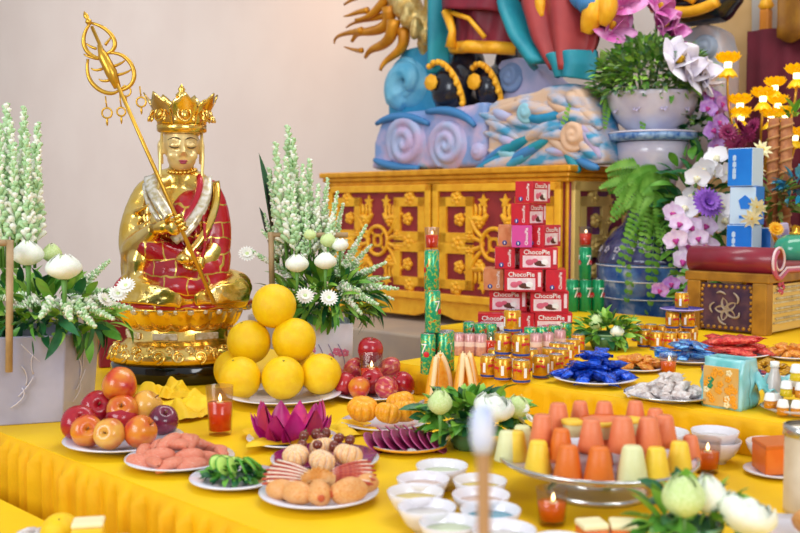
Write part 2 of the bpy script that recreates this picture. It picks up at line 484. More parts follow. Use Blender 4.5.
# end panel
M = tr(CW / 2, CD / 2, zc) @ rotz(PI / 2) @ rotx(PI / 2)
sp_ = MB().box((0, 0, -0.004), (CD - 0.06, dh, 0.016), M).build('end_panel', mat('violet_lacquer', '#6a3f96', 0.4, c2='#8a2d4a', nscale=4), cab)
M2 = M @ tr(0, 0, 0.004)
fb = MB(); sqring(fb, 0, 0, CD / 2 - 0.05, 0.05, M2, dh / 2 - 0.02, 0.024); fb.build('panel_frame', mat('pale_gold', '#e8c876', 0.4, 0.2), sp_, bevel=0.005)
fret(CD - 0.16, dh - 0.08, M2).build('fretwork', mat('pale_gold', '#e8c876'), sp_, bevel=0.004)

# ================================================================== GILDED SEATED MONK STATUE
m_pearl = mat('pearl_inlay', '#efe8dc', 0.25, 0.35, c2='#c9b98f', nscale=60)
m_face = mat('pale_gold_face', '#f6d795', 0.3, 0.45)
m_black = mat('black_gloss', '#0d0b0c', 0.08, 0.0, coat=0.5)
m_lip = mat('rose_lips', '#b04a5e', 0.4)
m_dark = mat('dark_brown_paint', '#3b2412', 0.5)
def robe_material():
    m = mat('red_patchwork_robe', '#b31224', 0.22, 0.15, coat=0.5)
    nt = m.node_tree; b = nt.nodes['Principled BSDF']
    t = nt.nodes.new('ShaderNodeTexCoord'); mp = nt.nodes.new('ShaderNodeMapping')
    mp.inputs['Rotation'].default_value = (PI / 2, 0.15, 0.0); mp.inputs['Scale'].default_value = (1, 1, 1)
    br = nt.nodes.new('ShaderNodeTexBrick'); br.inputs['Scale'].default_value = 1.0
    br.inputs['Brick Width'].default_value = 0.074; br.inputs['Row Height'].default_value = 0.058; br.inputs['Mortar Size'].default_value = 0.0028
    br.inputs['Color1'].default_value = (*lin('#b80f22'), 1); br.inputs['Color2'].default_value = (*lin('#a30c1e'), 1); br.inputs['Mortar'].default_value = (*lin('#e8bb55'), 1)
    n = nt.nodes.new('ShaderNodeTexNoise'); n.inputs['Scale'].default_value = 9.0
    ad = nt.nodes.new('ShaderNodeVectorMath'); ad.operation = 'MULTIPLY_ADD'; ad.inputs[1].default_value = (0.075, 0.075, 0.075)
    nt.links.new(t.outputs['Object'], n.inputs['Vector']); nt.links.new(n.outputs['Color'], ad.inputs[0]); nt.links.new(t.outputs['Object'], ad.inputs[2])
    nt.links.new(ad.outputs[0], mp.inputs[0]); nt.links.new(mp.outputs[0], br.inputs['Vector']); nt.links.new(br.outputs['Color'], b.inputs['Base Color'])
    mx = nt.nodes.new('ShaderNodeMath'); mx.operation = 'MULTIPLY'; mx.inputs[1].default_value = 0.8
    nt.links.new(br.outputs['Fac'], mx.inputs[0]); nt.links.new(mx.outputs[0], b.inputs['Metallic'])
    return m
m_robe = robe_material()
SX, SD = -0.766, 3.48
st = T('buddhist_statue', 'gilded seated monk statue in red robe and tall gold crown on lotus throne', 'statue', (SX, SD, T0))
def L(px, py, d):                       # pixel + depth -> statue-local point
    return atd(px, py, d) - Vector((SX, SD, T0))
ov = sc(1, 0.82, 1)
# --- throne
MB().lathe([(0, 0), (0.235, 0), (0.243, 0.008), (0.243, 0.056), (0.232, 0.068), (0, 0.068)], 48, ov).build('black_base', m_black, st)
b = MB()
b.lathe([(0, 0.068), (0.245, 0.068), (0.25, 0.085), (0.235, 0.115), (0.20, 0.134), (0.178, 0.15), (0.178, 0.172), (0.165, 0.19), (0.185, 0.24), (0.245, 0.244), (0.245, 0.256), (0, 0.257)], 48, ov)
for k in range(22):                     # curled cloud carving of the lower ring
    a = 2 * PI * k / 22
    M = ov @ rotz(a) @ tr(0.243, 0, 0.096) @ roty(PI / 2 - 0.35)
    b.tube(spiral(0, 0, 0.024, 0.004, 1.4, 18, a0=PI * (k % 2)), 0.006, 6, M)
    M = ov @ rotz(a + 0.14) @ tr(0.228, 0, 0.118) @ roty(PI / 2 - 0.75)
    b.tube(spiral(0, 0, 0.018, 0.003, 1.3, 14), 0.005, 6, M)
b.build('throne_core', m_gold, st)
b = MB()
for row, (n, r, z, Lp, W, tilt) in enumerate(((18, 0.165, 0.168, 0.115, 0.088, 1.05), (18, 0.172, 0.18, 0.105, 0.082, 0.8), (18, 0.185, 0.195, 0.085, 0.075, 0.6))):
    for k in range(n):
        a = 2 * PI * (k + 0.5 * (row % 2)) / n
        M = ov @ rotz(a + PI / 2) @ tr(0, -r, z) @ rotx(tilt)
        b.grid(petal(Lp, W, cup=-0.5, bend=-0.75, base=0.5), 6, 6, M)
b.build('lotus_petals', m_gold, st, solid=0.005)
b = MB()
for k in range(30):
    a = 2 * PI * k / 30
    b.ell((0.236 * math.cos(a), 0.236 * 0.82 * math.sin(a), 0.247), 0.010 if k % 2 else 0.013, None, 0, 10, 7)
b.build('pearl_beads', m_pearl, st)
for k in range(8):
    b = MB()
    a = -PI / 2 + k * PI / 4 - 0.12
    b.box((0.182, 0, 0.158), (0.01, 0.085, 0.022), ov @ rotz(a))
    b.build('inlaid_plaque', m_pearl, st, bevel=0.002)
# --- body: one continuous surface
VX = 0.0075
b = MB()
b.ell((0.0, 0.04, 0.34), (0.165, 0.13, 0.11)); b.ell((-0.012, 0.035, 0.53), (0.132, 0.10, 0.16))
b.tube([(-0.125, 0.035, 0.635), (-0.06, 0.03, 0.672), (0.0, 0.03, 0.69), (0.05, 0.03, 0.67), (0.098, 0.035, 0.635)], [0.05, 0.054, 0.052, 0.052, 0.045], 14)
b.tube([(0.0, 0.025, 0.66), (0.006, 0.012, 0.72), (0.01, 0.0, 0.76)], [0.052, 0.043, 0.043], 14)
b.tube(bez([(-0.115, 0.035, 0.64), (-0.16, 0.02, 0.56), (-0.155, -0.02, 0.45), (-0.14, -0.03, 0.43)], 8), [0.052, 0.054, 0.056, 0.058, 0.06, 0.06, 0.06, 0.058, 0.056], 14)
b.tube(bez([(-0.14, -0.03, 0.43), (-0.11, -0.10, 0.46), (-0.045, -0.15, 0.525)], 8), [0.062, 0.062, 0.06, 0.056, 0.05, 0.045, 0.038, 0.032, 0.027], 14)
b.tube(bez([(-0.14, -0.02, 0.42), (-0.155, -0.04, 0.34), (-0.145, -0.05, 0.27)], 8), [0.06, 0.058, 0.055, 0.05, 0.047, 0.044, 0.042, 0.04, 0.03], 14)   # hanging sleeve
b.tube(bez([(-0.10, -0.1, 0.44), (-0.13, -0.11, 0.37), (-0.12, -0.10, 0.31)], 8), [0.04, 0.045, 0.045, 0.04, 0.038, 0.034, 0.03, 0.026, 0.02], 12)
b.tube(bez([(-0.06, 0.02, 0.31), (-0.13, -0.06, 0.33), (-0.125, -0.11, 0.315)], 6), [0.075, 0.072, 0.07, 0.07, 0.068, 0.066, 0.064], 14)   # knee
b.tube(bez([(-0.12, -0.11, 0.31), (-0.02, -0.19, 0.30), (0.08, -0.17, 0.285)], 8), [0.064, 0.06, 0.056, 0.052, 0.048, 0.044, 0.04, 0.036, 0.03], 14)
b.tube(bez([(0.07, 0.02, 0.31), (0.18, -0.03, 0.325), (0.215, -0.075, 0.31)], 6), [0.075, 0.07, 0.068, 0.066, 0.064, 0.062, 0.058], 14)
b.tube(bez([(0.215, -0.075, 0.305), (0.17, -0.15, 0.30), (0.06, -0.17, 0.285)], 8), [0.06, 0.058, 0.055, 0.052, 0.048, 0.044, 0.04, 0.036, 0.03], 14)
b.tube(bez([(0.10, 0.035, 0.63), (0.13, 0.01, 0.55), (0.125, -0.03, 0.45)], 6), [0.045, 0.046, 0.046, 0.046, 0.046, 0.045, 0.044], 14)
b.tube(bez([(0.125, -0.03, 0.45), (0.12, -0.12, 0.40), (0.075, -0.16, 0.395)], 6), [0.05, 0.046, 0.042, 0.038, 0.032, 0.027, 0.022], 12)
for k in range(6):                      # drapery folds of the big sleeve
    z = 0.62 - 0.055 * k
    b.tube(bez([(-0.168 + 0.006 * (k % 2), 0.02 - 0.01 * k, z - 0.03), (-0.14, -0.07, z - 0.06), (-0.07, -0.10 - 0.008 * k, z - 0.01)], 8), [0.004, 0.007, 0.009, 0.01, 0.01, 0.01, 0.009, 0.007, 0.004], 6)
for k in range(4):
    b.tube(bez([(-0.17 + 0.02 * k, -0.075 - 0.008 * k, 0.42), (-0.165 + 0.02 * k, -0.095, 0.34), (-0.155 + 0.02 * k, -0.09, 0.265)], 6), 0.008, 6)
for k in range(4):
    b.tube(bez([(-0.165, -0.13 - 0.012 * k, 0.335 - 0.018 * k), (-0.06, -0.225, 0.345 - 0.022 * k), (0.05, -0.215, 0.315 - 0.016 * k)], 8), 0.007, 6)
    b.tube(bez([(0.245, -0.09 - 0.01 * k, 0.335 - 0.018 * k), (0.19, -0.20, 0.345 - 0.022 * k), (0.09, -0.21, 0.305 - 0.01 * k)], 8), 0.007, 6)
b.build('body', m_gold, st, remesh=VX, smooth_it=3)
# --- head
HX, HY, HZ = 0.012, -0.012, 0.80
HM = tr(HX, HY, HZ) @ rotz(0.30) @ rotx(0.10)
b = MB()
b.ell((0, 0.012, 0.012), (0.063, 0.072, 0.078), HM); b.ell((0, -0.012, -0.035), (0.05, 0.055, 0.05), HM); b.ell((0, -0.035, -0.062), (0.022, 0.022, 0.018), HM)
b.tube([(0, -0.058, 0.022), (0, -0.068, 0.0), (0, -0.078, -0.018)], [0.006, 0.0085, 0.012], 10, HM)
for s in (-1, 1):
    b.ell((s * 0.009, -0.068, -0.02), (0.008, 0.009, 0.007), HM); b.ell((s * 0.026, -0.050, 0.008), (0.018, 0.012, 0.012), HM)
    b.ell((s * 0.03, -0.04, -0.028), (0.022, 0.02, 0.02), HM)
    b.tube(bez([(s * 0.062, 0.012, 0.022), (s * 0.078, 0.014, 0.0), (s * 0.066, 0.006, -0.06)], 6), [0.008, 0.012, 0.012, 0.01, 0.009, 0.010, 0.007], 8, HM)
head = b.build('head', m_face, st, remesh=0.0045, smooth_it=3)
b = MB()
for s in (-1, 1):
    b.tube(bez([(s * 0.009, -0.0615, 0.028), (s * 0.028, -0.066, 0.042), (s * 0.05, -0.046, 0.024)], 8), [0.0012, 0.002, 0.0022, 0.0022, 0.002, 0.0018, 0.0016, 0.0012, 0.0008], 6, HM)
b.build('eyebrows', m_dark, head)
b = MB()
for s in (-1, 1):
    b.tube(bez([(s * 0.013, -0.0625, 0.003), (s * 0.028, -0.066, -0.006), (s * 0.045, -0.050, 0.004)], 8), [0.001, 0.0018, 0.002, 0.002, 0.002, 0.002, 0.002, 0.0016, 0.001], 6, HM)
b.build('closed_eyelids', m_dark, head)
b = MB(); b.ell((-0.006, -0.064, -0.0445), (0.0095, 0.006, 0.0038), HM, 0, 12, 8); b.ell((0.006, -0.064, -0.0445), (0.0095, 0.006, 0.0038), HM, 0, 12, 8); b.ell((0, -0.0635, -0.051), (0.012, 0.006, 0.0045), HM, 0, 12, 8)
b.build('lips', m_lip, head)
# --- crown
CM = tr(HX, HY + 0.012, 0.862) @ rotz(0.30) @ rotx(0.06)
b = MB(); b.ell((0, 0, 0.012), (0.072, 0.075, 0.06), CM); b.tube([(0, 0, 0.06), (0, 0, 0.085)], [0.03, 0.024], 14, CM); b.build('hair_cap', m_gold, st)
b = MB()
b.lathe([(0.074, -0.012), (0.082, -0.008), (0.083, 0.012), (0.078, 0.018), (0.072, 0.016)], 40, CM)
def crown_leaf(a0, wd):
    def f(u, v):
        s = (u - 0.5) * 2
        top = 0.105 * (1 - 0.42 * abs(s) ** 1.3 + 0.05 * math.cos(s * 9))
        z = 0.012 + v * top
        r = 0.080 + 0.046 * (v * top / 0.105) ** 1.4
        a = a0 + s * wd * (0.5 + 0.06 * v)
        return (r * math.sin(a), -r * math.cos(a), z)
    return f
for k in range(7):
    b.grid(crown_leaf(2 * PI * k / 7, 2 * PI / 7 * 0.98), 10, 6, CM)
b.build('crown', m_gold, st, solid=0.005)
for k in range(7):
    b = MB()
    a = 2 * PI * k / 7; M = CM @ rotz(a) @ tr(0, -0.099, 0.05) @ rotx(-0.32)
    b.ell((0, -0.003, 0), (0.013, 0.007, 0.017), M, 0, 10, 8)
    b.tube([(0.022 * math.cos(t * PI / 8), -0.002, 0.026 * math.sin(t * PI / 8)) for t in range(16)], 0.0035, 6, M, closed=True)
    b.ell((0, -0.004, 0.038), 0.006, M, 0, 8, 6)
    for s in (-1, 1): b.ell((s * 0.03, -0.002, -0.018), (0.006, 0.005, 0.012), M, 0, 8, 6)
    b.build('crown_ornament', m_gold, st)
MB().lathe([(0, 0.078), (0.016, 0.08), (0.022, 0.088), (0.012, 0.097), (0.02, 0.108), (0.021, 0.117), (0.01, 0.128), (0.013, 0.136), (0.005, 0.148), (0, 0.155)], 18, CM).build('crown_finial', m_gold, st)
for s, x in ((-1, -0.062), (1, 0.062)):
    b = MB(); p0 = HM @ Vector((s * 0.066, -0.022, 0.05)); 
    b.tube([p0, p0 + Vector((s * 0.006, -0.01, -0.08)), p0 + Vector((s * 0.004, -0.02, -0.15)), p0 + Vector((s * 0.012, -0.036, -0.225))], [0.005, 0.0055, 0.0055, 0.006], 6, flat=0.5)
    b.build('crown_ribbon', mat('ribbon_gold', '#edd07f', 0.35, 0.5), st)
# --- robe
b = MB()
b.tube(bez([(0.085, 0.025, 0.672), (0.128, 0.0, 0.60), (0.128, -0.01, 0.50), (0.125, -0.04, 0.43)], 8), [0.038, 0.045, 0.05, 0.053, 0.055, 0.057, 0.057, 0.056, 0.052], 14)
b.ell((0.05, -0.01, 0.51), (0.098, 0.098, 0.145)); b.ell((0.03, -0.075, 0.37), (0.15, 0.115, 0.085)); b.ell((0.045, -0.14, 0.325), (0.095, 0.085, 0.06))
b.tube(bez([(0.13, -0.04, 0.43), (0.145, -0.09, 0.36), (0.12, -0.13, 0.31)], 6), [0.055, 0.052, 0.05, 0.05, 0.048, 0.044, 0.036], 12)
b.tube(bez([(-0.09, -0.11, 0.47), (-0.05, -0.13, 0.44), (0.02, -0.12, 0.42)], 6), 0.045, 12)
b.tube(bez([(-0.03, -0.09, 0.375), (-0.14, -0.075, 0.385), (-0.205, -0.08, 0.31), (-0.19, -0.11, 0.255)], 8), [0.03, 0.032, 0.034, 0.034, 0.034, 0.034, 0.032, 0.03, 0.028], 10)
for k in range(4):
    b.tube(bez([(0.10 - 0.03 * k, -0.10, 0.57 - 0.03 * k), (0.13 - 0.03 * k, -0.14, 0.45), (0.09 - 0.03 * k, -0.19, 0.36)], 8), 0.008, 6)
b.lathe([(0, 0.252), (0.228, 0.252), (0.236, 0.262), (0.225, 0.276), (0, 0.285)], 40, tr(0.02, -0.01, 0) @ sc(1, 0.86, 1))
robe = b.build('red_robe', m_robe, st, remesh=0.007, smooth_it=3)
b = MB()
b.tube(bez([(0.078, -0.03, 0.70), (0.095, -0.085, 0.62), (0.05, -0.125, 0.54), (-0.01, -0.125, 0.50)], 12), [0.012] * 13, 8)
b.build('red_collar_band', mat('crimson_gloss', '#b5142a', 0.25, 0.1, coat=0.4), st)
b = MB()
b.tube(bez([(-0.075, -0.02, 0.695), (-0.06, -0.085, 0.64), (0.0, -0.125, 0.57), (0.04, -0.13, 0.52)], 12), [0.012] * 13, 8)
b.tube(bez([(0.105, -0.02, 0.68), (0.125, -0.075, 0.61), (0.085, -0.125, 0.53), (0.03, -0.14, 0.485)], 12), [0.012] * 13, 8)
b.tube(bez([(-0.11, -0.03, 0.67), (-0.10, -0.085, 0.61), (-0.04, -0.115, 0.545)], 12), [0.010] * 13, 8)
b.build('pearl_collar', m_pearl, st)
b = MB()
for k in range(12):
    a = PI + PI * k / 11
    b.ell((0.008 + 0.047 * math.cos(a), 0.012 + 0.052 * math.sin(a), 0.722 - 0.012 * math.sin(PI * k / 11)), 0.0075, None, 0, 8, 6)
b.build('necklace', m_gold, st)
# lap jewel and hand
b = MB(); b.lathe([(0, 0), (0.03, 0.004), (0.036, 0.018), (0.028, 0.034), (0.008, 0.048), (0, 0.055)], 20, tr(0.06, -0.185, 0.405)); b.build('jewel', m_gold, st)
def ribbon(mb, ctrl, w, n=16):
    P = bez(ctrl, n)
    for side in (0,):
        def f(u, v):
            i = min(n - 1, int(v * n)); q = v * n - i; p = P[i].lerp(P[i + 1], q); t = (P[i + 1] - P[i]).normalized()
            c = t.cross(Vector((0, -1, 0.25)).normalized()).normalized()
            return p + c * (u - 0.5) * w + Vector((0, -0.006 * (1 - (2 * u - 1) ** 2), 0))
        mb.grid(f, 4, 20)
b = MB()
ribbon(b, [(-0.095, -0.015, 0.70), (-0.085, -0.10, 0.66), (-0.02, -0.125, 0.58), (0.03, -0.137, 0.51)], 0.042)
ribbon(b, [(0.10, -0.02, 0.695), (0.125, -0.09, 0.62), (0.075, -0.13, 0.54), (0.01, -0.142, 0.48)], 0.034)
b.build('pearl_lapel', m_pearl, st, solid=0.006)
b = MB()
ribbon(b, [(0.128, -0.01, 0.68), (0.155, -0.075, 0.60), (0.12, -0.12, 0.50), (0.06, -0.145, 0.44)], 0.026)
b.build('gold_lapel', m_gold, st, solid=0.006)
def hand(mb, M, curl=1.0, grip=0.012):
    mb.ell((0, 0, 0), (0.026, 0.014, 0.03), M)
    for k in range(4):
        z = 0.022 - 0.0145 * k
        ln = (0.03, 0.034, 0.032, 0.026)[k]
        mb.tube([(0.015, -0.002, z), (0.034, -0.006, z), (0.04, -0.02, z), (0.03, -0.034, z - 0.001), (0.014 + (0.034 - ln), -0.034, z - 0.002)], [0.0078, 0.0076, 0.0072, 0.0068, 0.005], 8, M)
    mb.tube([(-0.012, -0.004, 0.018), (-0.006, -0.022, 0.03), (0.008, -0.034, 0.034), (0.02, -0.036, 0.033)], [0.0095, 0.009, 0.008, 0.0055], 8, M)
# --- ringed staff, held in the raised hand
A_ = L(214.5, 304, 3.235); B_ = L(88, 18, 3.30)
ax = (B_ - A_).normalized()
tt = (L(182, 222, 3.25) - A_).length / (B_ - A_).length
G_ = A_.lerp(B_, tt)
zax = ax; xax = Vector((1, 0, 0)); xax = (xax - zax * xax.dot(zax)).normalized(); yax = zax.cross(xax)
HMx = Matrix((xax, yax, zax)).transposed().to_4x4()
b = MB(); hand(b, tr(G_) @ HMx @ tr(-0.024, 0.022, 0)); 
b.tube([(-0.06, -0.14, 0.515), G_ + Vector((-0.03, 0.03, -0.005))], [0.026, 0.022], 10)
b.build('gripping_hand', m_gold, st)
b = MB(); hand(b, tr(0.068, -0.165, 0.40) @ rotx(-1.2) @ rotz(0.4)); b.build('resting_hand', m_gold, st)
sf = T('ringed_staff', 'thin gold staff with looped head and hanging rings held by the statue', 'staff', (SX, SD, T0))
m_staff = mat('staff_gold', '#d9a63a', 0.3, 0.7)
MB().tube([A_, A_.lerp(B_, 0.5), A_.lerp(B_, 0.97)], [0.0072, 0.0068, 0.006], 10).build('shaft', m_staff, sf)
def S_(x, y): return L(x / 4, y / 4, 3.29)
loops = [[(362, 92), (300, 170), (352, 236), (408, 232)], [(366, 92), (450, 110), (500, 190), (440, 212), (425, 214)],
         [(352, 236), (335, 330), (380, 355), (440, 395), (474, 362)], [(435, 212), (520, 200), (570, 300), (540, 350), (478, 364)]]
for lp in loops:
    pts = bez([S_(*q) for q in lp], 16)
    MB().tube(pts, [0.0045 + 0.003 * math.sin(PI * i / 16) for i in range(17)], 8).build('loop', m_staff, sf)
b = MB()
b.tube([S_(395, 180), S_(415, 230), S_(445, 290), S_(470, 350)], [0.006, 0.018, 0.02, 0.012], 10)
for (x, y, dx, dy) in ((385, 195, -40, -8), (420, 180, 25, -20), (410, 275, -45, 12), (455, 265, 45, -10), (440, 320, -45, 10), (470, 300, 55, -8), (395, 235, -60, -5)):
    b.tube(bez([S_(x, y), S_(x + dx * 0.7, y + dy), S_(x + dx, y + dy - 14)], 6), [0.005, 0.005, 0.0045, 0.004, 0.0035, 0.003, 0.002], 6)
b.build('thorned_spine', m_staff, sf)
MB().lathe([(0, -0.005), (0.008, 0), (0.011, 0.01), (0.005, 0.016), (0.009, 0.026), (0.007, 0.034), (0, 0.045)], 14, tr(S_(358, 95)) @ HMx).build('finial', m_staff, sf)
for (x, y, r, y0) in ((428, 452, 20, 385), (485, 447, 17, 370), (565, 408, 19, 345), (503, 365, 20, 340)):
    c = S_(x, y); rr = r / 4 * 3.29 / 1000
    rg = MB().tube([c + Vector((rr * math.cos(2 * PI * k / 20), 0, rr * math.sin(2 * PI * k / 20))) for k in range(20)], 0.0032, 6, closed=True).build('ring', m_staff, sf)
    b = MB(); b.tube([S_(x - 6, y0), S_(x - 4, (y0 + y - r) / 2), S_(x, y - r)], 0.0025, 6); b.build('link', m_staff, rg)
    b = MB(); b.ell(c + Vector((0, 0, -rr - 0.012)), (0.004, 0.004, 0.014), None, 0, 8, 6); b.build('pendant', m_staff, rg)
# crimson wooden stand behind the throne
p = uv(-3.28, 2.0, T0)
cs = T('backing_box', 'dark crimson lacquered box standing behind the statue throne', 'box', atd(118, 380, 3.72).to_2d().to_3d() + Vector((0, 0, T0)), 0.35)
MB().box((0, 0, 0.10), (0.14, 0.10, 0.20)).build('box_body', mat('crimson_lacquer', '#7c1a2b', 0.35, c2='#8f2233', nscale=8), cs, bevel=0.006)
MB().box((0, 0, 0.207), (0.155, 0.115, 0.014)).build('box_lid', mat('crimson_lacquer', '#7c1a2b'), cs, bevel=0.004)

# ================================================================== FLOWER MATERIALS AND KINDS
m_leaf = mat('leaf_green', '#4d8a2c', 0.45, c2='#6aa53a', nscale=20, sss=0.0)
m_leafd = mat('leaf_dark_green', '#1f5a33', 0.4, c2='#2f6f3f', nscale=20)
m_leafb = mat('leaf_bright_green', '#7fb53c', 0.45, c2='#9cc650', nscale=20)
m_budw = mat('tuberose_white', '#eef0dc', 0.5, c2='#f8f6ea', nscale=40)
m_budg = mat('tuberose_green', '#a9cf95', 0.5, c2='#c4deb0', nscale=40)
m_lotw = mat('lotus_white', '#f3f3ec', 0.5, c2='#e6efda', nscale=14)
m_lotg = mat('lotus_green', '#c3d98a', 0.5, c2='#d6e4a8', nscale=10)
m_lotcore = mat('lotus_core', '#d8e3b4', 0.6)
m_stem = mat('stem_green', '#5f8f3f', 0.5)
m_yel = mat('stamen_yellow', '#f0c020', 0.6)

def lotus_mb(R=1.0, Hh=1.35, opening=0.0, rows=((6, 1.0, 0.0), (6, 0.94, 0.5), (5, 0.86, 0.2)), tipout=0.0):
    mb = MB()
    mb.lathe([(0, 0.06)] + [(0.82 * R * math.sin(PI * (0.06 + 0.9 * t)) ** 0.8 * (1 - 0.35 * t), Hh * t * 0.93 + 0.03) for t in [i / 10 for i in range(11)]] + [(0, Hh * 0.97)], 16, None, 1)
    for n, rr, off in rows:
        for k in range(n):
            a0 = 2 * PI * (k + off) / n + random.uniform(-0.1, 0.1)
            wd = 2 * PI / n * 0.78
            hh = Hh * random.uniform(0.93, 1.05) * (0.9 + 0.1 * rr)
            op = opening * random.uniform(0.7, 1.2)
            def f(u, v, a0=a0, wd=wd, rr=rr, hh=hh, op=op):
                s = (u - 0.5) * 2
                prof = math.sin(PI * (0.05 + 0.87 * v)) ** 0.72 * (1 - 0.38 * v)
                r = R * rr * prof + op * R * v * v + 0.04 * R * (1 - s * s) * v + 0.10 * R * tipout * v ** 4
                a = a0 + s * wd * (math.sin(PI * (0.10 + 0.86 * v)) ** 0.6) * (0.75 if v > 0.99 else 1) * (1 - v ** 6)
                return (r * math.cos(a), r * math.sin(a), hh * v * (1 - 0.15 * op * v))
            mb.grid(f, 6, 9, None, 0)
    return mb
def make_lotus(mats, name='lotus_flower', cat='flower', **kw):
    def mk():
        t = T(name, 'lotus', cat)
        lotus_mb(**kw).build('petals', mats, t)
        MB().tube([(0, 0, 0.1), (0.02, 0, -0.8), (0.0, 0.05, -1.9)], [0.16, 0.11, 0.10], 8).build('stem', m_stem, t)
        return t
    return mk
lotus_w = Kind(make_lotus([m_lotw, m_lotcore]))
lotus_g = Kind(make_lotus([m_lotg, m_lotcore], Hh=1.55))
lotus_open = Kind(make_lotus([m_lotw, m_lotw], opening=0.42, Hh=1.2, rows=((6, 1.0, 0.0), (6, 0.95, 0.5), (6, 0.85, 0.2), (5, 0.72, 0.6))))
def make_tuberose(seed, n=60, h=1.0):
    def mk():
        rr = random.Random(seed)
        t = T('tuberose_stalk', 'tuberose', 'flower')
        lean = rr.uniform(-0.03, 0.03)
        MB().tube([(0, 0, 0), (lean * 0.4, 0, h * 0.5), (lean, 0.01, h)], [0.011, 0.009, 0.004], 6).build('stem', m_stem, t)
        b = MB()
        for k in range(n):
            q = k / (n - 1); z = h * (0.22 + 0.78 * q ** 0.95); a = k * 2.4 + rr.uniform(-0.3, 0.3)
            x0 = lean * z
            ln = (0.112 * (1 - 0.55 * q)) * rr.uniform(0.85, 1.15); r = 0.027 * (1 - 0.45 * q)
            tilt = 0.62 - 0.42 * q + rr.uniform(-0.1, 0.1)
            M = tr(x0, 0, z - 0.01) @ rotz(a) @ roty(tilt)
            mi = 0 if rr.random() < 0.62 - 0.45 * q else 1
            b.lathe([(0, 0), (r * 0.45, ln * 0.15), (r * 0.6, ln * 0.5), (r, ln * 0.8), (r * 0.7, ln * 0.95), (0, ln)], 7, M, mi)
        b.build('buds', [m_budw, m_budg], t)
        return t
    return mk
tub = [Kind(make_tuberose(s)) for s in (1, 2, 3)]
def place_tub(base, tip, label, group, i):
    base = Vector(base); tip = Vector(tip); d = tip - base
    e = (aim(d) @ rotz(i * 1.3)).to_euler()
    s = d.length
    tub[i % 3](label, base, group=group, scale=(max(s, 0.24) * 1.2, max(s, 0.24) * 1.2, s), rot=e)
def daisy_mk(m_pet, m_ctr, n=18, cat='flower', name='chrysanthemum', rows=2):
    def mk():
        t = T(name, 'flower', cat)
        b = MB()
        for rw in range(rows):
            for k in range(n - 4 * rw):
                a = 2 * PI * (k + 0.5 * rw) / (n - 4 * rw)
                b.grid(petal(1.0 - 0.25 * rw, 0.30, cup=0.3, bend=0.25, base=0.4), 2, 4, rotz(a) @ rotx(1.25 - 0.45 * rw), 0)
        b.build('petals', m_pet, t)
        MB().ell((0, 0, 0.1), (0.22, 0.22, 0.14), None, 0, 10, 6).build('flower_centre', m_ctr, t)
        return t
    return mk
mum_w = Kind(daisy_mk(mat('petal_white', '#f4f2ea', 0.5), m_lotg))
def foliage(name, label, cat, c, rx, ry, rz_, n, Lr, Wr, mats, weights=None, up=0.3, droop=0.0, seed=0, bend=0.5, kind='stuff', parent=None, zmin=None):
    rr = random.Random(seed); mb = MB(); c = Vector(c)
    for k in range(n):
        th = rr.uniform(0, 2 * PI); ph = math.acos(rr.uniform(-0.55, 1.0)); rad = rr.uniform(0.35, 1.0) ** 0.6
        nd = Vector((math.sin(ph) * math.cos(th), math.sin(ph) * math.sin(th), math.cos(ph)))
        p = c + Vector((nd.x * rx, nd.y * ry, nd.z * rz_)) * rad
        d = nd + Vector((rr.uniform(-0.5, 0.5), rr.uniform(-0.5, 0.5), up - droop * (1 - nd.z) + rr.uniform(-0.4, 0.4)))
        Ln = rr.uniform(*Lr)
        if zmin is not None and p.z + d.normalized().z * Ln < zmin: d.z = abs(d.z) * 0.2; p.z = max(p.z, zmin + 0.01)
        mi = rr.choices(range(len(mats)), weights)[0] if weights else rr.randrange(len(mats))
        leaf_on(mb, p, d, Ln, rr.uniform(*Wr), rr.uniform(-0.8, 0.8), bend * rr.uniform(0.3, 1.2), 0.25, mi)
    o = mb.build(name, mats, parent)
    if parent is None: tag(o, label, cat, kind=kind)
    return o
def frond_on(mb, base, d, Ln, W, droop, mi=0, n=16, up=(0, 0, 1)):
    base = Vector(base); d = Vector(d).normalized(); pts = []
    for i in range(n + 1):
        t = i / n
        pts.append(base + d * (Ln * t) + Vector((0, 0, -droop * Ln * t * t)))
    mb.tube(pts, [0.0022 * (1.2 - t / n) for t in range(n + 1)], 5, None, mi)
    for i in range(1, n):
        t = (pts[i + 1] - pts[i - 1]).normalized(); side = t.cross(Vector(up))
        if side.length < 0.1: side = t.orthogonal()
        side.normalize()
        w = W * math.sin(PI * (0.12 + 0.86 * i / n)) ** 0.7
        for s in (-1, 1):
            leaf_on(mb, pts[i], side * s + t * 0.35, w, max(0.012, Ln / n * 1.25), (0.0 if up == (0, 0, 1) else PI / 2 + 0.25 * s), 0.22, 0.1, mi, 2, 4)

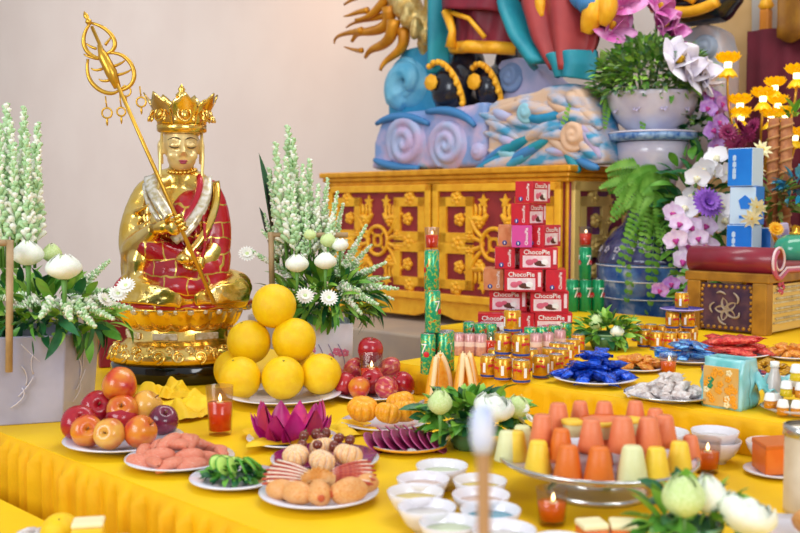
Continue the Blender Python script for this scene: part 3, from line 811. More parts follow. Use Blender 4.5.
# ------------------------------------------------------------------ left flower arrangement in a faceted planter
m_plant = mat('planter_lilac_grey', '#9c9ab0', 0.35, c2='#aeacc2', nscale=5, lo=0.45, hi=0.6, coat=0.3, bump=0.1, bscale=30)
m_bamboo = mat('bamboo', '#b99a72', 0.5, c2='#a3845c', nscale=14)
DA = 2.85
pc = atd(30, 300, DA); pc.z = T0
pv = T('flower_planter', 'lilac grey faceted planter holding white lotus at the left end of table', 'planter', pc, 0.32)
def hexpr(mb, prof, n=6, M=None):
    mb.lathe(prof, n, M, 0, False)
b = MB(); hexpr(b, [(0, 0), (0.168, 0), (0.19, 0.245), (0.18, 0.245), (0.165, 0.17), (0, 0.165)]); b.build('planter_body', m_plant, pv, bevel=0.004)
for k in range(6):
    b = MB()
    for q in range(5):
        M = rotz(PI / 6 + k * PI / 3) @ tr(0.157, 0.0, 0.05 + 0.03 * q) @ roty(0.09)
        b.tube(bez([(0, -0.05 + 0.02 * q, 0), (0.001, 0.0, 0.03), (0.001, -0.02 + 0.03 * (q % 2), 0.055)], 6), 0.0018, 5, M)
    b.build('raised_sprig', mat('planter_pale', '#cfc8d2', 0.3), pv)
fc = pc + Vector((0.03, 0, 0.285))
foliage('foliage', 'leafy green florist foliage packed under the lotus at far left', 'foliage', fc, 0.20, 0.17, 0.10, 260, (0.05, 0.10), (0.02, 0.034), [m_leaf, m_leafb, m_leafd], (4, 5, 2), up=0.5, seed=11)
foliage('foliage', 'dark drooping leaves around the rim of the far left planter', 'foliage', fc + Vector((0.02, 0, -0.02)), 0.22, 0.18, 0.04, 70, (0.07, 0.12), (0.016, 0.028), [m_leafd, m_leaf], (4, 1), up=-0.5, droop=0.5, seed=12, bend=0.7)
g = 'tall tuberose stalks of the far left arrangement'
for i, (px, py, dd) in enumerate(((-14, 118, 0.02), (-4, 128, -0.03), (4, 108, 0.05), (12, 124, -0.02), (19, 112, 0.04), (27, 136, -0.03), (34, 126, 0.03), (41, 150, -0.01), (15, 150, -0.06), (31, 165, -0.06), (0, 160, -0.07), (-8, 190, -0.05))):
    place_tub(atd(16 + (px - 16) * 0.75, 268, DA + dd), atd(px, py, DA + dd), 'white and green tuberose stalk standing tall in the far left planter', g, i)
g = 'spreading tuberose stalks of the far left arrangement'
for i, (px, py, dd) in enumerate(((132, 308, -0.05), (122, 292, 0.05), (112, 318, -0.14), (92, 276, 0.10), (70, 318, -0.20), (96, 326, -0.18), (40, 315, -0.22), (8, 312, -0.2), (110, 262, 0.1), (-10, 300, -0.15))):
    place_tub(atd(60 + (px - 60) * 0.2, 296, DA + dd * 0.6), atd(px, py, DA + dd), 'white tuberose stalk fanning sideways from the far left planter', g, i)
for k in range(5):
    p = atd((126, 118, 74, 58, 104)[k], (286, 294, 300, 305, 300)[k], DA - 0.1)
    mum_w('small white spider blossom tucked into the foliage of the far left planter', p, group='small white blossoms at far left', scale=0.028, rot=(0.9, 0, 0.3 * k))
lotus_w('white lotus bud at far left, the upper one with pointed tip', atd(28, 265, DA - 0.12), 0.3, scale=(0.052,0.052,0.050))
lotus_open.p = None
lotus_w('round white lotus bud in far left planter, nearer the gold statue', atd(64, 279, DA - 0.16), 1.2, scale=(0.058, 0.058, 0.050))
lotus_g('pale green lotus bud behind the white ones at far left', atd(52, 262, DA + 0.0), 0.3, scale=0.034)
def frame_bar(mb, a, b_, w): mb.tube([a, b_], w, 8)
bf = T('bamboo_frame', 'pale bamboo stake frame stuck into the far left arrangement', 'frame', pc + Vector((0, 0, 0)))
o0 = pc
b = MB(); b.tube([atd(9, 372, DA - 0.2) - o0, atd(10, 240, DA - 0.2) - o0], 0.010, 8); b.build('upright', m_bamboo, bf)
b = MB(); b.tube([atd(10, 243, DA - 0.2) - o0, atd(-30, 243, DA - 0.2) - o0], 0.009, 8); b.build('crossbar', m_bamboo, bf)

# ------------------------------------------------------------------ second arrangement in a white printed vase
DB = 3.45
vc = atd(323, 300, DB); vc.z = T0
vs_ = T('flower_vase', 'white square vase printed with pink blossoms behind the yellow pomelos', 'vase', vc, 0.16)
b = MB()
def sq(mb, r0, r1, h): 
    mb.lathe([(0, 0), (r0, 0), (r1, h), (r1 - 0.008, h), (r0 - 0.01, h * 0.6), (0, h * 0.58)], 4, rotz(PI / 4), 0, False)
sq(b, 0.125, 0.135, 0.20)
b.build('vase_body', mat('vase_pale', '#e2e7f8', 0.3, c2='#f0eaf4', nscale=6, coat=0.4), vs_, bevel=0.004)
b = MB(); rr = random.Random(4)
for k in range(16):
    x, z = rr.uniform(-0.08, 0.08), rr.uniform(0.015, 0.12)
    y = -0.0885 - 0.0345 * z
    for q in range(5):
        a = q * 2 * PI / 5 + k
        b.lathe([(0, 0.0015), (0.006, 0.0008), (0.0075, -0.002)], 8, tr(x + 0.008 * math.cos(a), y, z + 0.008 * math.sin(a)) @ rotx(PI / 2), 0)
b.build('blossom_print', mat('blossom_pink', '#e77fa8', 0.4), vs_)
b = MB()
for k in range(5):
    x = -0.07 + 0.033 * k
    b.tube(bez([(x, -0.0895, 0.008), (x + 0.015, -0.0925, 0.07), (x - 0.02, -0.0945, 0.13)], 8), 0.0012, 5)
b.build('branch_print', mat('branch_violet', '#8a7bb0', 0.4), vs_)
fc = vc + Vector((0, 0, 0.27))
foliage('foliage', 'mixed green foliage heaped in the white printed vase', 'foliage', fc, 0.18, 0.14, 0.10, 320, (0.05, 0.10), (0.018, 0.03), [m_leaf, m_leafb, m_leafd], (4, 5, 2), up=0.4, seed=21)
foliage('foliage', 'dark palm leaves drooping below the flowers of the printed vase', 'foliage', fc + Vector((0.05, 0, 0.0)), 0.17, 0.14, 0.05, 64, (0.06, 0.12), (0.014, 0.024), [m_leafd, m_leaf, m_leafb], (4, 2, 1), up=-0.4, droop=0.5, seed=22, bend=0.7)
b = MB()
for (px, py, tx, ty, w) in ((278, 268, 264, 150, 0.09), (286, 268, 270, 178, 0.08), (276, 270, 262, 205, 0.07)):
    p = atd(px, py, DB + 0.08); q = atd(tx, ty, DB + 0.1)
    leaf_on(b, p, q - p, (q - p).length, w, 0.15, 0.05, 0.2, 0, 4, 10)
lf = b.build('broad_leaves', m_leafd); tag(lf, 'tall broad dark green leaves behind the tuberoses of the printed vase', 'leaves', kind='stuff')
g = 'tall tuberose stalks in the printed vase'
tips = [(284, 131), (277, 146), (291, 142), (297, 152), (286, 160), (272, 170), (304, 168), (311, 162), (302, 185), (292, 185), (281, 192), (318, 186), (325, 181), (314, 205), (336, 193), (330, 212), (343, 205), (272, 200), (266, 215), (306, 210)]
for i, (px, py) in enumerate(tips):
    dd = (0.04, -0.03, 0.0, 0.06, -0.06)[i % 5]
    place_tub(atd(305 + (px - 305) * 0.6, 272, DB + dd), atd(px, py, DB + dd), 'white and green tuberose stalk rising behind the lotus in the printed vase', g, i + 1)
g = 'sideways tuberose stalks of the printed vase'
for i, (px, py, dd) in enumerate(((366, 226, 0), (372, 247, 0.04), (385, 262, -0.02), (397, 290, -0.05), (388, 276, 0.04), (378, 304, -0.14), (362, 312, -0.16), (354, 252, -0.06), (262, 232, 0.02), (250, 252, 0.0), (392, 300, 0.0), (345, 240, 0.0), (358, 290, -0.16))):
    place_tub(atd(325 + (px - 325) * 0.25, 284, DB + dd * 0.5), atd(px, py, DB + dd), 'tuberose stalk leaning out sideways from the printed vase', g, i)
for (px, py, r, k, lab) in ((297, 272, 0.044, 0, 'large white lotus bud on the left in the printed vase'), (325.5, 269, 0.042, 0, 'white green-tipped lotus bud right of the large one in the printed vase'), (340, 251, 0.032, 0, 'white lotus bud at far right in the printed vase'), (310, 240, 0.024, 1, 'small green lotus bud highest in the printed vase'), (328, 247, 0.030, 1, 'pale green lotus bud between the white ones in the printed vase')):
    (lotus_w, lotus_g)[k](lab, atd(px, py, DB - (0.16 if r > 0.04 else 0.12)), px * 0.3, scale=(r * 1.08, r * 1.08, r * 1.0))
for (px, py, lab) in ((329, 298, 'white chrysanthemum low at the front of the printed vase'), (247, 254, 'small white chrysanthemum at left edge of the printed vase'), (305, 296, 'white chrysanthemum peeping below the large lotus of the printed vase')):
    mum_w(lab, atd(px, py, DB - 0.2 if px > 260 else DB), scale=0.032, rot=(1.0, 0, 0.2))
bf = T('bamboo_frame', 'brown bamboo frame standing in the printed vase behind the lotus', 'frame', vc)
b = MB(); b.tube([atd(272, 285, DB - 0.04) - vc, atd(271, 232, DB - 0.04) - vc], 0.010, 8); b.build('upright', m_bamboo, bf)
b = MB(); b.tube([atd(268, 235, DB - 0.04) - vc, atd(348, 235, DB - 0.04) - vc], 0.009, 8); b.build('crossbar', m_bamboo, bf)

# ================================================================== OFFERINGS ON THE LOWER CLOTH
m_plate = mat('white_porcelain', '#dedbe6', 0.15, coat=0.5)
def glass_material(name, tint, f0=0.02):
    m = bpy.data.materials.new(name); m.use_nodes = True; nt = m.node_tree; nt.nodes.clear()
    o = nt.nodes.new('ShaderNodeOutputMaterial'); mx = nt.nodes.new('ShaderNodeMixShader'); t = nt.nodes.new('ShaderNodeBsdfTransparent'); g = nt.nodes.new('ShaderNodeBsdfGlossy'); lw = nt.nodes.new('ShaderNodeLayerWeight')
    lw.inputs['Blend'].default_value = 0.25; t.inputs['Color'].default_value = (*lin(tint), 1); g.inputs['Roughness'].default_value = 0.03
    ml = nt.nodes.new('ShaderNodeMath'); ml.operation = 'MULTIPLY_ADD'; ml.inputs[1].default_value = 0.22; ml.inputs[2].default_value = f0; ml.use_clamp = True
    nt.links.new(lw.outputs['Facing'], ml.inputs[0]); nt.links.new(ml.outputs[0], mx.inputs[0]); nt.links.new(t.outputs[0], mx.inputs[1]); nt.links.new(g.outputs[0], mx.inputs[2]); nt.links.new(mx.outputs[0], o.inputs['Surface'])
    MATS[name] = m; return m
m_glass = glass_material('clear_glass', '#f6f0ee')
m_redliq = mat('red_oil', '#ee3c10', 0.08, c2='#e02c0c', nscale=2)
m_orliq = mat('orange_oil', '#f06c14', 0.08)
m_flame = mat('flame', '#ffd890', 0.5, emit='#ffe2a0', estr=7.0)
m_wax = mat('wax', '#f1d9a0', 0.5)
def PLATE(label, px, py, half, z0=T0, mats=None, hgt=0.15, group=None, rimcol=None, name='plate'):
    """plate whose rim centre shows at px,py with that half width"""
    c = at(px, py, z0 + 0.02); r = half * c.y / FPX; h = r * hgt
    c = at(px, py, z0 + h); r = half * c.y / FPX; c.z = z0
    t = T(name, label, 'plate', c, group=group)
    pr = [(0, 0.0), (0.52 * r, 0.0), (0.55 * r, 0.003), (0.62 * r, 0.35 * h), (0.985 * r, h - 0.001), (r, h + 0.001), (0.99 * r, h + 0.003), (0.64 * r, 0.35 * h + 0.005), (0.55 * r, 0.007), (0, 0.007)]
    MB().lathe(pr, 48).build('dish', mats or m_plate, t)
    if rimcol:
        MB().tube([(r * math.cos(2 * PI * k / 48), r * math.sin(2 * PI * k / 48), h + 0.001) for k in range(48)], 0.0028, 6, closed=True).build('coloured_rim', rimcol, t)
    return c, r, h
def apple_make(m, name, n_lob=5):
    def mk():
        t = T(name, 'fruit', 'fruit')
        pr = [(0, -0.84), (0.12, -0.90), (0.32, -0.93), (0.60, -0.80), (0.84, -0.48), (0.985, -0.05), (0.97, 0.32), (0.83, 0.66), (0.58, 0.88), (0.32, 0.92), (0.14, 0.82), (0.05, 0.70), (0, 0.66)]
        MB().lathe(pr, 28, None, 0, True, lambda a, j, k: 1 + 0.03 * math.cos(5 * a) * (1 if j < 6 else 0.5)).build('fruit_body', m, t, sub=1)
        MB().tube([(0, 0, 0.64), (0.03, 0.0, 0.85), (0.09, 0.02, 1.06)], [0.05, 0.04, 0.05], 6).build('stem', m_wood, t)
        return t
    return mk
ap_r = Kind(apple_make(mat('apple_red', '#a31226', 0.22, c2='#c93a35', nscale=1.1, c3='#d9753f', lo=0.5, hi=0.8, detail=2, coat=0.3), 'apple'))
ap_o = Kind(apple_make(mat('apple_orange', '#d98424', 0.25, c2='#cc4a22', nscale=0.9, c3='#b8242c', lo=0.4, hi=0.62, detail=2.5, coat=0.3), 'apple'))
ap_y = Kind(apple_make(mat('apple_yellow', '#e0a544', 0.25, c2='#d0602e', nscale=0.9, lo=0.48, hi=0.75, detail=2.5, coat=0.3), 'apple'))
ap_p = Kind(apple_make(mat('plum_purple', '#5b1530', 0.2, c2='#7e2440', nscale=1.0, coat=0.4), 'plum'))
ap_pk = Kind(apple_make(mat('apple_striped', '#b93248', 0.25, c2='#d98a58', nscale=1.6, lo=0.45, hi=0.7, detail=3, stretch=(2.5,2.5,0.6), coat=0.3), 'apple'))
# ---- left apple pyramid
c, r, h = PLATE('lilac white plate under the pyramid of apples and plums', 124, 438, 60)
AP = [(ap_r, 'dark red apple at the far left of the left pyramid', 79, 424, 2.60, 19), (ap_r, 'red apple above the far left of the left pyramid', 98, 408, 2.59, 18),
      (ap_o, 'orange red apple low on the left, front of the left pyramid', 87, 431, 2.50, 17), (ap_y, 'yellow apple with dark stem pit, front middle of the left pyramid', 110, 434, 2.48, 16.5),
      (ap_o, 'orange red apple low on the right of the left pyramid', 140, 432, 2.49, 17), (ap_p, 'dark purple plum at the right end of the left pyramid', 163, 421, 2.58, 16),
      (ap_o, 'orange apple in the centre of the left pyramid, second row', 123, 411, 2.54, 17), (ap_y, 'peach coloured apple right of centre, second row of the left pyramid', 146, 407, 2.57, 16.5),
      (ap_o, 'rosy apple on the very top of the left pyramid', 120, 384, 2.57, 18), (ap_r, 'red apple hidden at the back of the left pyramid', 122, 420, 2.66, 17)]
def fruit(kind, label, px, py, d, rp, zmin, rot, group=None, fl=1.0):
    p = atd(px, py, d); r_ = rp * d / FPX
    if p.z < zmin + r_ * 0.95: p = at(px, py, zmin + r_ * 0.95); r_ = rp * p.y / FPX
    kind(label, p, group=group, scale=(r_, r_, r_ * fl), rot=rot)
for i, (k, lab, px, py, d, rp) in enumerate(AP):
    rot = ((0.9, 0.2, 0.3), (1.1, -0.3, 0.5), (1.2, -0.2, 0.4), (1.25, 0.1, -0.2), (0.9, 0.3, 1.2), (0.6, 0.4, 0), (1.0, 0, 0.1), (0.6, 0.5, 1.0), (2.6, 0.4, 0.6), (0.3, 0, 0))[i]
    fruit(k, lab, px, py, d, rp, T0 + 0.008, rot, 'fruit of the left apple pyramid')
# ---- right apple pyramid
c, r, h = PLATE('white plate under the pyramid of apples by the red candle glass', 373, 392, 42)
AP = [(ap_r, 'shiny dark red apple on top of the right apple pyramid', 370, 350.5, 3.20, 13.5), (ap_pk, 'striped apple on the left in the middle row of the right pyramid', 355, 370, 3.22, 12.5), (ap_pk, 'striped apple on the right in the middle row of the right pyramid', 390, 369, 3.22, 12.5),
      (ap_r, 'dark red apple at the left end of the right pyramid', 345, 384, 3.25, 12), (ap_o, 'orange apple left of the glass at the foot of the right pyramid', 359, 388, 3.13, 11.5),
      (ap_pk, 'striped apple right of the glass at the foot of the right pyramid', 387, 388, 3.13, 12), (ap_r, 'dark red apple at the right end of the right pyramid', 403, 384, 3.25, 12.5), (ap_r, 'red apple at the back of the right pyramid', 373, 382, 3.3, 13)]
for i, (k, lab, px, py, d, rp) in enumerate(AP):
    fruit(k, lab, px, py, d, rp, T0 + 0.008, (0.7 + 0.3 * (i % 3), 0.25 * (i % 4) - 0.3, i * 0.8) if i else (0.15, 0.1, 0), 'fruit of the right apple pyramid')
# ---- yellow pomelo pyramid
c, r, h = PLATE('wide white plate carrying the pyramid of large yellow pomelos', 284, 393, 58)
def mk_pomelo():
    t = T('pomelo', 'pomelo', 'fruit')
    pr = [(0, -0.97), (0.25, -0.965), (0.5, -0.87), (0.75, -0.66), (0.93, -0.36), (1.0, 0.0), (0.95, 0.33), (0.79, 0.63), (0.55, 0.84), (0.28, 0.95), (0.09, 0.95), (0.05, 0.93), (0, 0.92)]
    MB().lathe(pr, 32).build('rind', mat('pomelo_yellow', '#f5c908', 0.38, c2='#f1bf06', nscale=3, bump=0.25, bscale=26, spec=0.45), t, sub=1)
    MB().ell((0, 0, 0.94), (0.055, 0.055, 0.03), None, 0, 8, 6).build('stem_scar', mat('stem_scar', '#8a7a2a', 0.7), t)
    return t
pom = Kind(mk_pomelo)
for i, (px, py, d, rp, lab, rot) in enumerate(((240, 378, 3.06, 22, 'yellow pomelo at bottom left of the pyramid', (0.3, -0.3, 0)), (283, 378, 3.03, 22.3, 'yellow pomelo at bottom centre of the pyramid, stem scar showing', (0.45, 0, 0.2)), (321, 374, 3.07, 21, 'yellow pomelo at bottom right of the pyramid', (0.2, 0.6, 0)),
                      (249, 342, 3.15, 22.5, 'yellow pomelo on the left in the middle row of the pyramid', (-0.2, -0.3, 1)), (294, 340, 3.14, 22.8, 'yellow pomelo on the right in the middle row of the pyramid', (0.2, 0.3, 2)), (274, 306, 3.16, 22.8, 'yellow pomelo on the very top of the pyramid', (-0.3, 0.2, 0)),
                      (234, 370, 3.20, 21, 'yellow pomelo half hidden behind bottom left of the pyramid', (0, 0, 0)), (300, 368, 3.22, 21, 'yellow pomelo hidden behind bottom right of the pyramid', (0, 0, 0)))):
    fruit(pom, lab, px, py, d, rp, T0 + 0.008, rot, 'pomelos of the yellow pyramid')
# ---- candle glasses
def mk_glass(liq, hh=1.0, fill=0.68):
    def mk():
        t = T('candle_glass', 'candle glass', 'candle glass')
        MB().lathe([(0, 0), (0.78, 0), (0.80, 0.06), (0.86, 0.3 * hh), (1.0, 3.2 * hh), (0.955, 3.2 * hh), (0.80, 0.34 * hh), (0, 0.30)], 28).build('glass', m_glass, t)
        MB().lathe([(0, 0.31), (0.77, 0.35), (0.78 + 0.15 * fill, 3.2 * hh * fill), (0, 3.2 * hh * fill)], 28).build('oil', liq, t)
        w = MB().lathe([(0, 0), (0.26, 0), (0.26, 0.12), (0.05, 0.15), (0, 0.15)], 14, tr(0.05, -0.2, 3.2 * hh * fill - 0.02)).build('float_wick', m_wax, t)
        MB().lathe([(0, 0), (0.10, 0.10), (0.12, 0.22), (0.05, 0.42), (0, 0.55)], 10, tr(0.05, -0.2, 3.2 * hh * fill + 0.13)).build('flame', m_flame, w)
        return t
    return mk
gl_r = Kind(mk_glass(m_redliq, 1.12, 0.66)); gl_o = Kind(mk_glass(m_orliq, 0.72, 0.62))
def glass(k, lab, px, pyb, wpx, z=T0):
    p = at(px, pyb - 2, z); r_ = wpx / 2 * p.y / FPX; p = at(px, pyb - 2, z) + Vector((0, r_ * 0.5, 0)); p.z = z
    k(lab, p, group='floating candle glasses', scale=r_)
glass(gl_r, 'tall glass of red oil with lit floating wick before the pomelos', 219, 438, 28)
glass(gl_r, 'glass of red oil standing in front of the right apple pyramid', 371, 399, 24)
glass(gl_o, 'short glass of orange oil with flame beside the stacked white bowls', 708, 476, 30)
glass(gl_o, 'short glass of orange oil in front of the cake stand at bottom', 553, 529, 33)
# ---- pink pomelo flesh
m_flesh = mat('grapefruit_flesh', '#e78d6e', 0.4, c2='#dc6c50', nscale=9, c3='#f4c4ac', lo=0.42, hi=0.55, bump=0.4, bscale=14, stretch=(1, 2.5, 2.5))
m_pith = mat('pith_white', '#f1ddc6', 0.6)
c, r, h = PLATE('white plate of pink pomelo flesh near the cloth edge', 180, 457, 55)
def wedge_mb(mb, mi=0, fat=0.36):
    # half-moon citrus segment lying along X: rounded back, sharp belly
    def f(u, v):
        t = PI * (0.02 + 0.96 * u); a = 2 * PI * v
        R_ = math.sin(t) ** 0.7
        y = fat * math.cos(a) * R_ * (0.35 + 0.65 * (0.5 + 0.5 * math.sin(a)))
        z = R_ * (0.5 + 0.5 * math.sin(a)) * 0.62
        return (-math.cos(t), y, z + 0.12 * (1 - R_))
    mb.grid(f, 14, 14, None, mi)
def mk_seg(m, name, fat=0.36, pith=True):
    def mk():
        t = T(name, 'citrus segment', 'fruit piece')
        b = MB(); wedge_mb(b, 0, fat); b.build('flesh', m, t)
        if pith:
            MB().tube(bez([(-0.95, 0, 0.1), (-0.4, 0, -0.01), (0.4, 0, -0.01), (0.95, 0, 0.1)], 8), [0.02, 0.04, 0.05, 0.055, 0.055, 0.05, 0.04, 0.03, 0.02], 6).build('pith', m_pith, t)
        return t
    return mk
seg = Kind(mk_seg(m_flesh, 'pomelo_segment', 0.62))
rr = random.Random(5)
for k in range(21):
    if k < 12: a = 2 * PI * k / 12; rad = 0.68 * r; z = T0 + 0.012; tilt = 0.0
    else: a = 2 * PI * (k - 12) / 9 + 0.5; rad = (0.42 if k % 2 else 0.18) * r; z = T0 + (0.028 if k % 2 else 0.04); tilt = 0.25
    seg('peeled pink pomelo segment lying in the ring on the white plate', c + Vector((rad * math.cos(a), rad * math.sin(a), z - T0)), group='pink pomelo segments', scale=(rr.uniform(0.034, 0.044), 0.036, rr.uniform(0.040, 0.052)), rot=(tilt + rr.uniform(-0.5, 0.9), rr.uniform(-0.3, 0.3), a + PI / 2 + rr.uniform(-0.8, 0.8)))
# ---- greens
c, r, h = PLATE('small white plate of sliced cucumber and herbs', 236, 477, 47)
foliage('herbs', 'dark green chopped herbs around the cucumber slices', 'herbs', c + Vector((0, 0, 0.022)), r * 0.62, r * 0.55, 0.012, 170, (0.015, 0.03), (0.01, 0.016), [m_leafd, m_leaf], (3, 2), up=0.0, seed=31, zmin=T0 + 0.01)
def mk_cuke():
    t = T('cucumber_slice', 'cucumber', 'vegetable')
    MB().lathe([(0, 0), (0.9, 0), (0.97, 0.05), (0.97, 0.13), (0.9, 0.17), (0, 0.17)], 20).build('flesh', mat('cucumber_flesh', '#b8e060', 0.35, c2='#cdea84', nscale=20), t)
    MB().lathe([(0.96, 0.0), (1.0, 0.02), (1.0, 0.15), (0.96, 0.17)], 20).build('skin', mat('cucumber_skin', '#4e9b2a', 0.4), t)
    return t
cuke = Kind(mk_cuke)
for k in range(11):
    a = 2 * PI * k / 11; rad = 0.30 * r
    cuke('light green cucumber slice heaped in the middle of the herbs', c + Vector((rad * math.cos(a) * 1.3, rad * math.sin(a) * 0.8, 0.042)), group='cucumber slices', scale=0.023, rot=(0.7 * math.sin(a) - 0.5, 0.7 * math.cos(a), a))
# ---- carved dragon fruit
m_nap = mat('yellow_paper', '#f8cf1c', 0.6, c2='#f2c010', nscale=8)
def crumple(name, label, px0, py0, w, d, z, rz, seed, amp=0.02, cat='cloth'):
    p = at(px0, py0, z); mb = MB()
    def f(u, v):
        x = (u - 0.5) * w; y = (v - 0.5) * d
        e = min(u, 1 - u, v, 1 - v) * 4
        q = mnoise.noise(Vector((x * 16 + seed * 3, y * 16, seed))) + 0.5 * mnoise.noise(Vector((x * 38, y * 38 + seed, seed)))
        ang = math.atan2(y, x); rad = 1 - 0.12 * math.sin(5 * ang + seed)
        return (x * rad, y * rad, 0.004 + max(0, amp * (0.5 + q)) * min(1, e + 0.25))
    mb.grid(f, 40, 32)
    o = mb.build(name, m_nap); o.location = (p.x, p.y, z); o.rotation_euler.z = rz
    return tag(o, label, cat)
crumple('crumpled_cloth', 'crumpled bright yellow cloth between the statue base and the red glass', 186, 414, 0.20, 0.22, T0, 0.4, 1, 0.05)
crumple('crumpled_cloth', 'crumpled yellow cloth directly before the black statue base', 165, 398, 0.16, 0.10, T0, 0.1, 7, 0.06)
crumple('crumpled_cloth', 'crumpled yellow paper lying right of the dragon fruit plate', 350, 431, 0.14, 0.16, T0, 0.3, 2, 0.02)
c, r, h = PLATE('white plate with yellow paper under the magenta carved fruit', 292, 437, 46)
o = crumple('paper_doily', 'yellow paper lining the plate of magenta carved fruit', 292, 437, r * 1.9, r * 1.8, T0 + 0.012, 0.2, 4, 0.012, 'paper')
m_drag = mat('dragonfruit_magenta', '#a81268', 0.4, c2='#bf1f78', nscale=14, c3='#d23a68')
m_dragi = mat('dragonfruit_inside', '#c4355a', 0.45, c2='#b02a66', nscale=20)
df = T('carved_dragon_fruit', 'dragon fruit skin cut into upright magenta petals on yellow paper', 'fruit', c + Vector((0, 0, 0.018)))
for k in range(11):
    a = 2 * PI * k / 11 + 0.2
    b = MB(); M = rotz(a) @ tr(0, -0.045, 0) @ rotx(0.55 + 0.2 * (k % 3))
    b.grid(petal(0.098 if k % 2 else 0.085, 0.046, cup=0.55, bend=-0.25, base=0.75), 6, 8, M, 0)
    b.grid(petal(0.094 if k % 2 else 0.08, 0.042, cup=0.5, bend=-0.25, base=0.75), 6, 8, rotz(a) @ tr(0, -0.040, 0.002) @ rotx(0.55 + 0.2 * (k % 3)), 1)
    b.build('petal', [m_dragi if k % 2 else m_drag, m_drag], df)
# ---- purple plate of peeled mandarins and grapes
m_purp = mat('purple_glaze', '#7b1652', 0.25, c2='#8d2264', nscale=16, coat=0.4)
c, r, h = PLATE('plate with deep purple lining holding peeled mandarins and grapes', 325, 458, 54, rimcol=m_plate, mats=m_plate)
MB_ = MB().lathe([(0, 0), (0.97 * r, 0.0), (0.98 * r, 0.003), (0, 0.004)], 40, tr(0, 0, 0), 0, True, lambda a, j, k: 1 + 0.03 * math.sin(9 * a))
def shallow(mb, r, h): mb.lathe([(0, 0.009), (0.56 * r, 0.010), (0.66 * r, 0.35 * h + 0.009), (1.0 * r, h + 0.007), (0.99 * r, h + 0.009), (0.64 * r, 0.35 * h + 0.012), (0, 0.012)], 48, None, 0, True, lambda a, j, k: 1 + (0.025 * math.sin(11 * a) if 2 < j + 1 < 6 else 0))
b = MB(); shallow(b, r * 0.96, h); o = b.build('leaf_lining', m_purp); o.location = c; tag(o, 'deep purple leaf lining on the mandarin and grape plate', 'leaf')
def mk_mand(m, seams):
    def mk():
        t = T('peeled_mandarin', 'mandarin', 'fruit')
        pr = [(0.0, -0.68), (0.3, -0.70), (0.65, -0.58), (0.92, -0.28), (1.0, 0.05), (0.9, 0.38), (0.62, 0.62), (0.3, 0.66), (0.1, 0.56), (0, 0.5)]
        n = 60
        MB().lathe(pr, n, None, 0, True, lambda a, j, k: 1 - 0.2 * (1 - abs(math.cos(5 * a))) ** 3 ).build('segments', m, t, sub=1)
        if seams:
            b = MB()
            for k in range(10):
                a = (k + 0.5) * PI / 5
                b.tube([(q[0] * 0.92 * math.cos(a), q[0] * 0.92 * math.sin(a), q[1] * 0.98) for q in pr[1:-1]], 0.022, 5)
            b.build('white_pith', m_pith, t)
        return t
    return mk
m_mandp = mat('mandarin_pale', '#f0b478', 0.4, c2='#f3d2a4', nscale=10, lo=0.45, hi=0.62)
m_mando = mat('mandarin_orange', '#f09a12', 0.35, c2='#f5b02a', nscale=9)
mand_p = Kind(mk_mand(m_mandp, True)); mand_o = Kind(mk_mand(m_mando, False))
for i, (px, py, d, rp, lab) in enumerate(((296, 456, 2.34, 14.5, 'pale peeled mandarin on the left of the purple plate'), (322, 461, 2.30, 14.5, 'pale peeled mandarin at the front of the purple plate'), (348, 455, 2.33, 15.5, 'pale peeled mandarin on the right of the purple plate'), (322, 448, 2.45, 14, 'pale peeled mandarin at the back of the purple plate'))):
    fruit(mand_p, lab, px, py, d, rp, T0 + 0.012, (0.35, 0.1 * i, i), 'peeled mandarins on purple plate')
def mk_grape():
    t = T('grape', 'grape', 'fruit')
    MB().lathe([(0, -1.05), (0.4, -0.98), (0.8, -0.62), (1.0, 0), (0.85, 0.6), (0.45, 0.97), (0, 1.05)], 16).build('berry', mat('grape_brown', '#6a2a22', 0.2, c2='#84402c', nscale=5, coat=0.3), t, sub=1)
    MB().tube([(0, 0, 1.0), (0.05, 0, 1.3)], 0.10, 5).build('stalk', m_stem, t)
    return t
grape = Kind(mk_grape)
for i, (px, py, d) in enumerate(((304, 435, 2.34), (302, 444, 2.30), (316, 433, 2.36), (321, 437, 2.33), (318, 444, 2.30), (339, 437, 2.34), (350, 439, 2.34), (334, 445, 2.29), (326, 432, 2.38))):
    grape('reddish brown grape resting on the pale peeled mandarins', atd(px, py + 1, d - 0.06), group='grapes on mandarins', scale=0.0125, rot=(0.4 * i, 0.3, i))
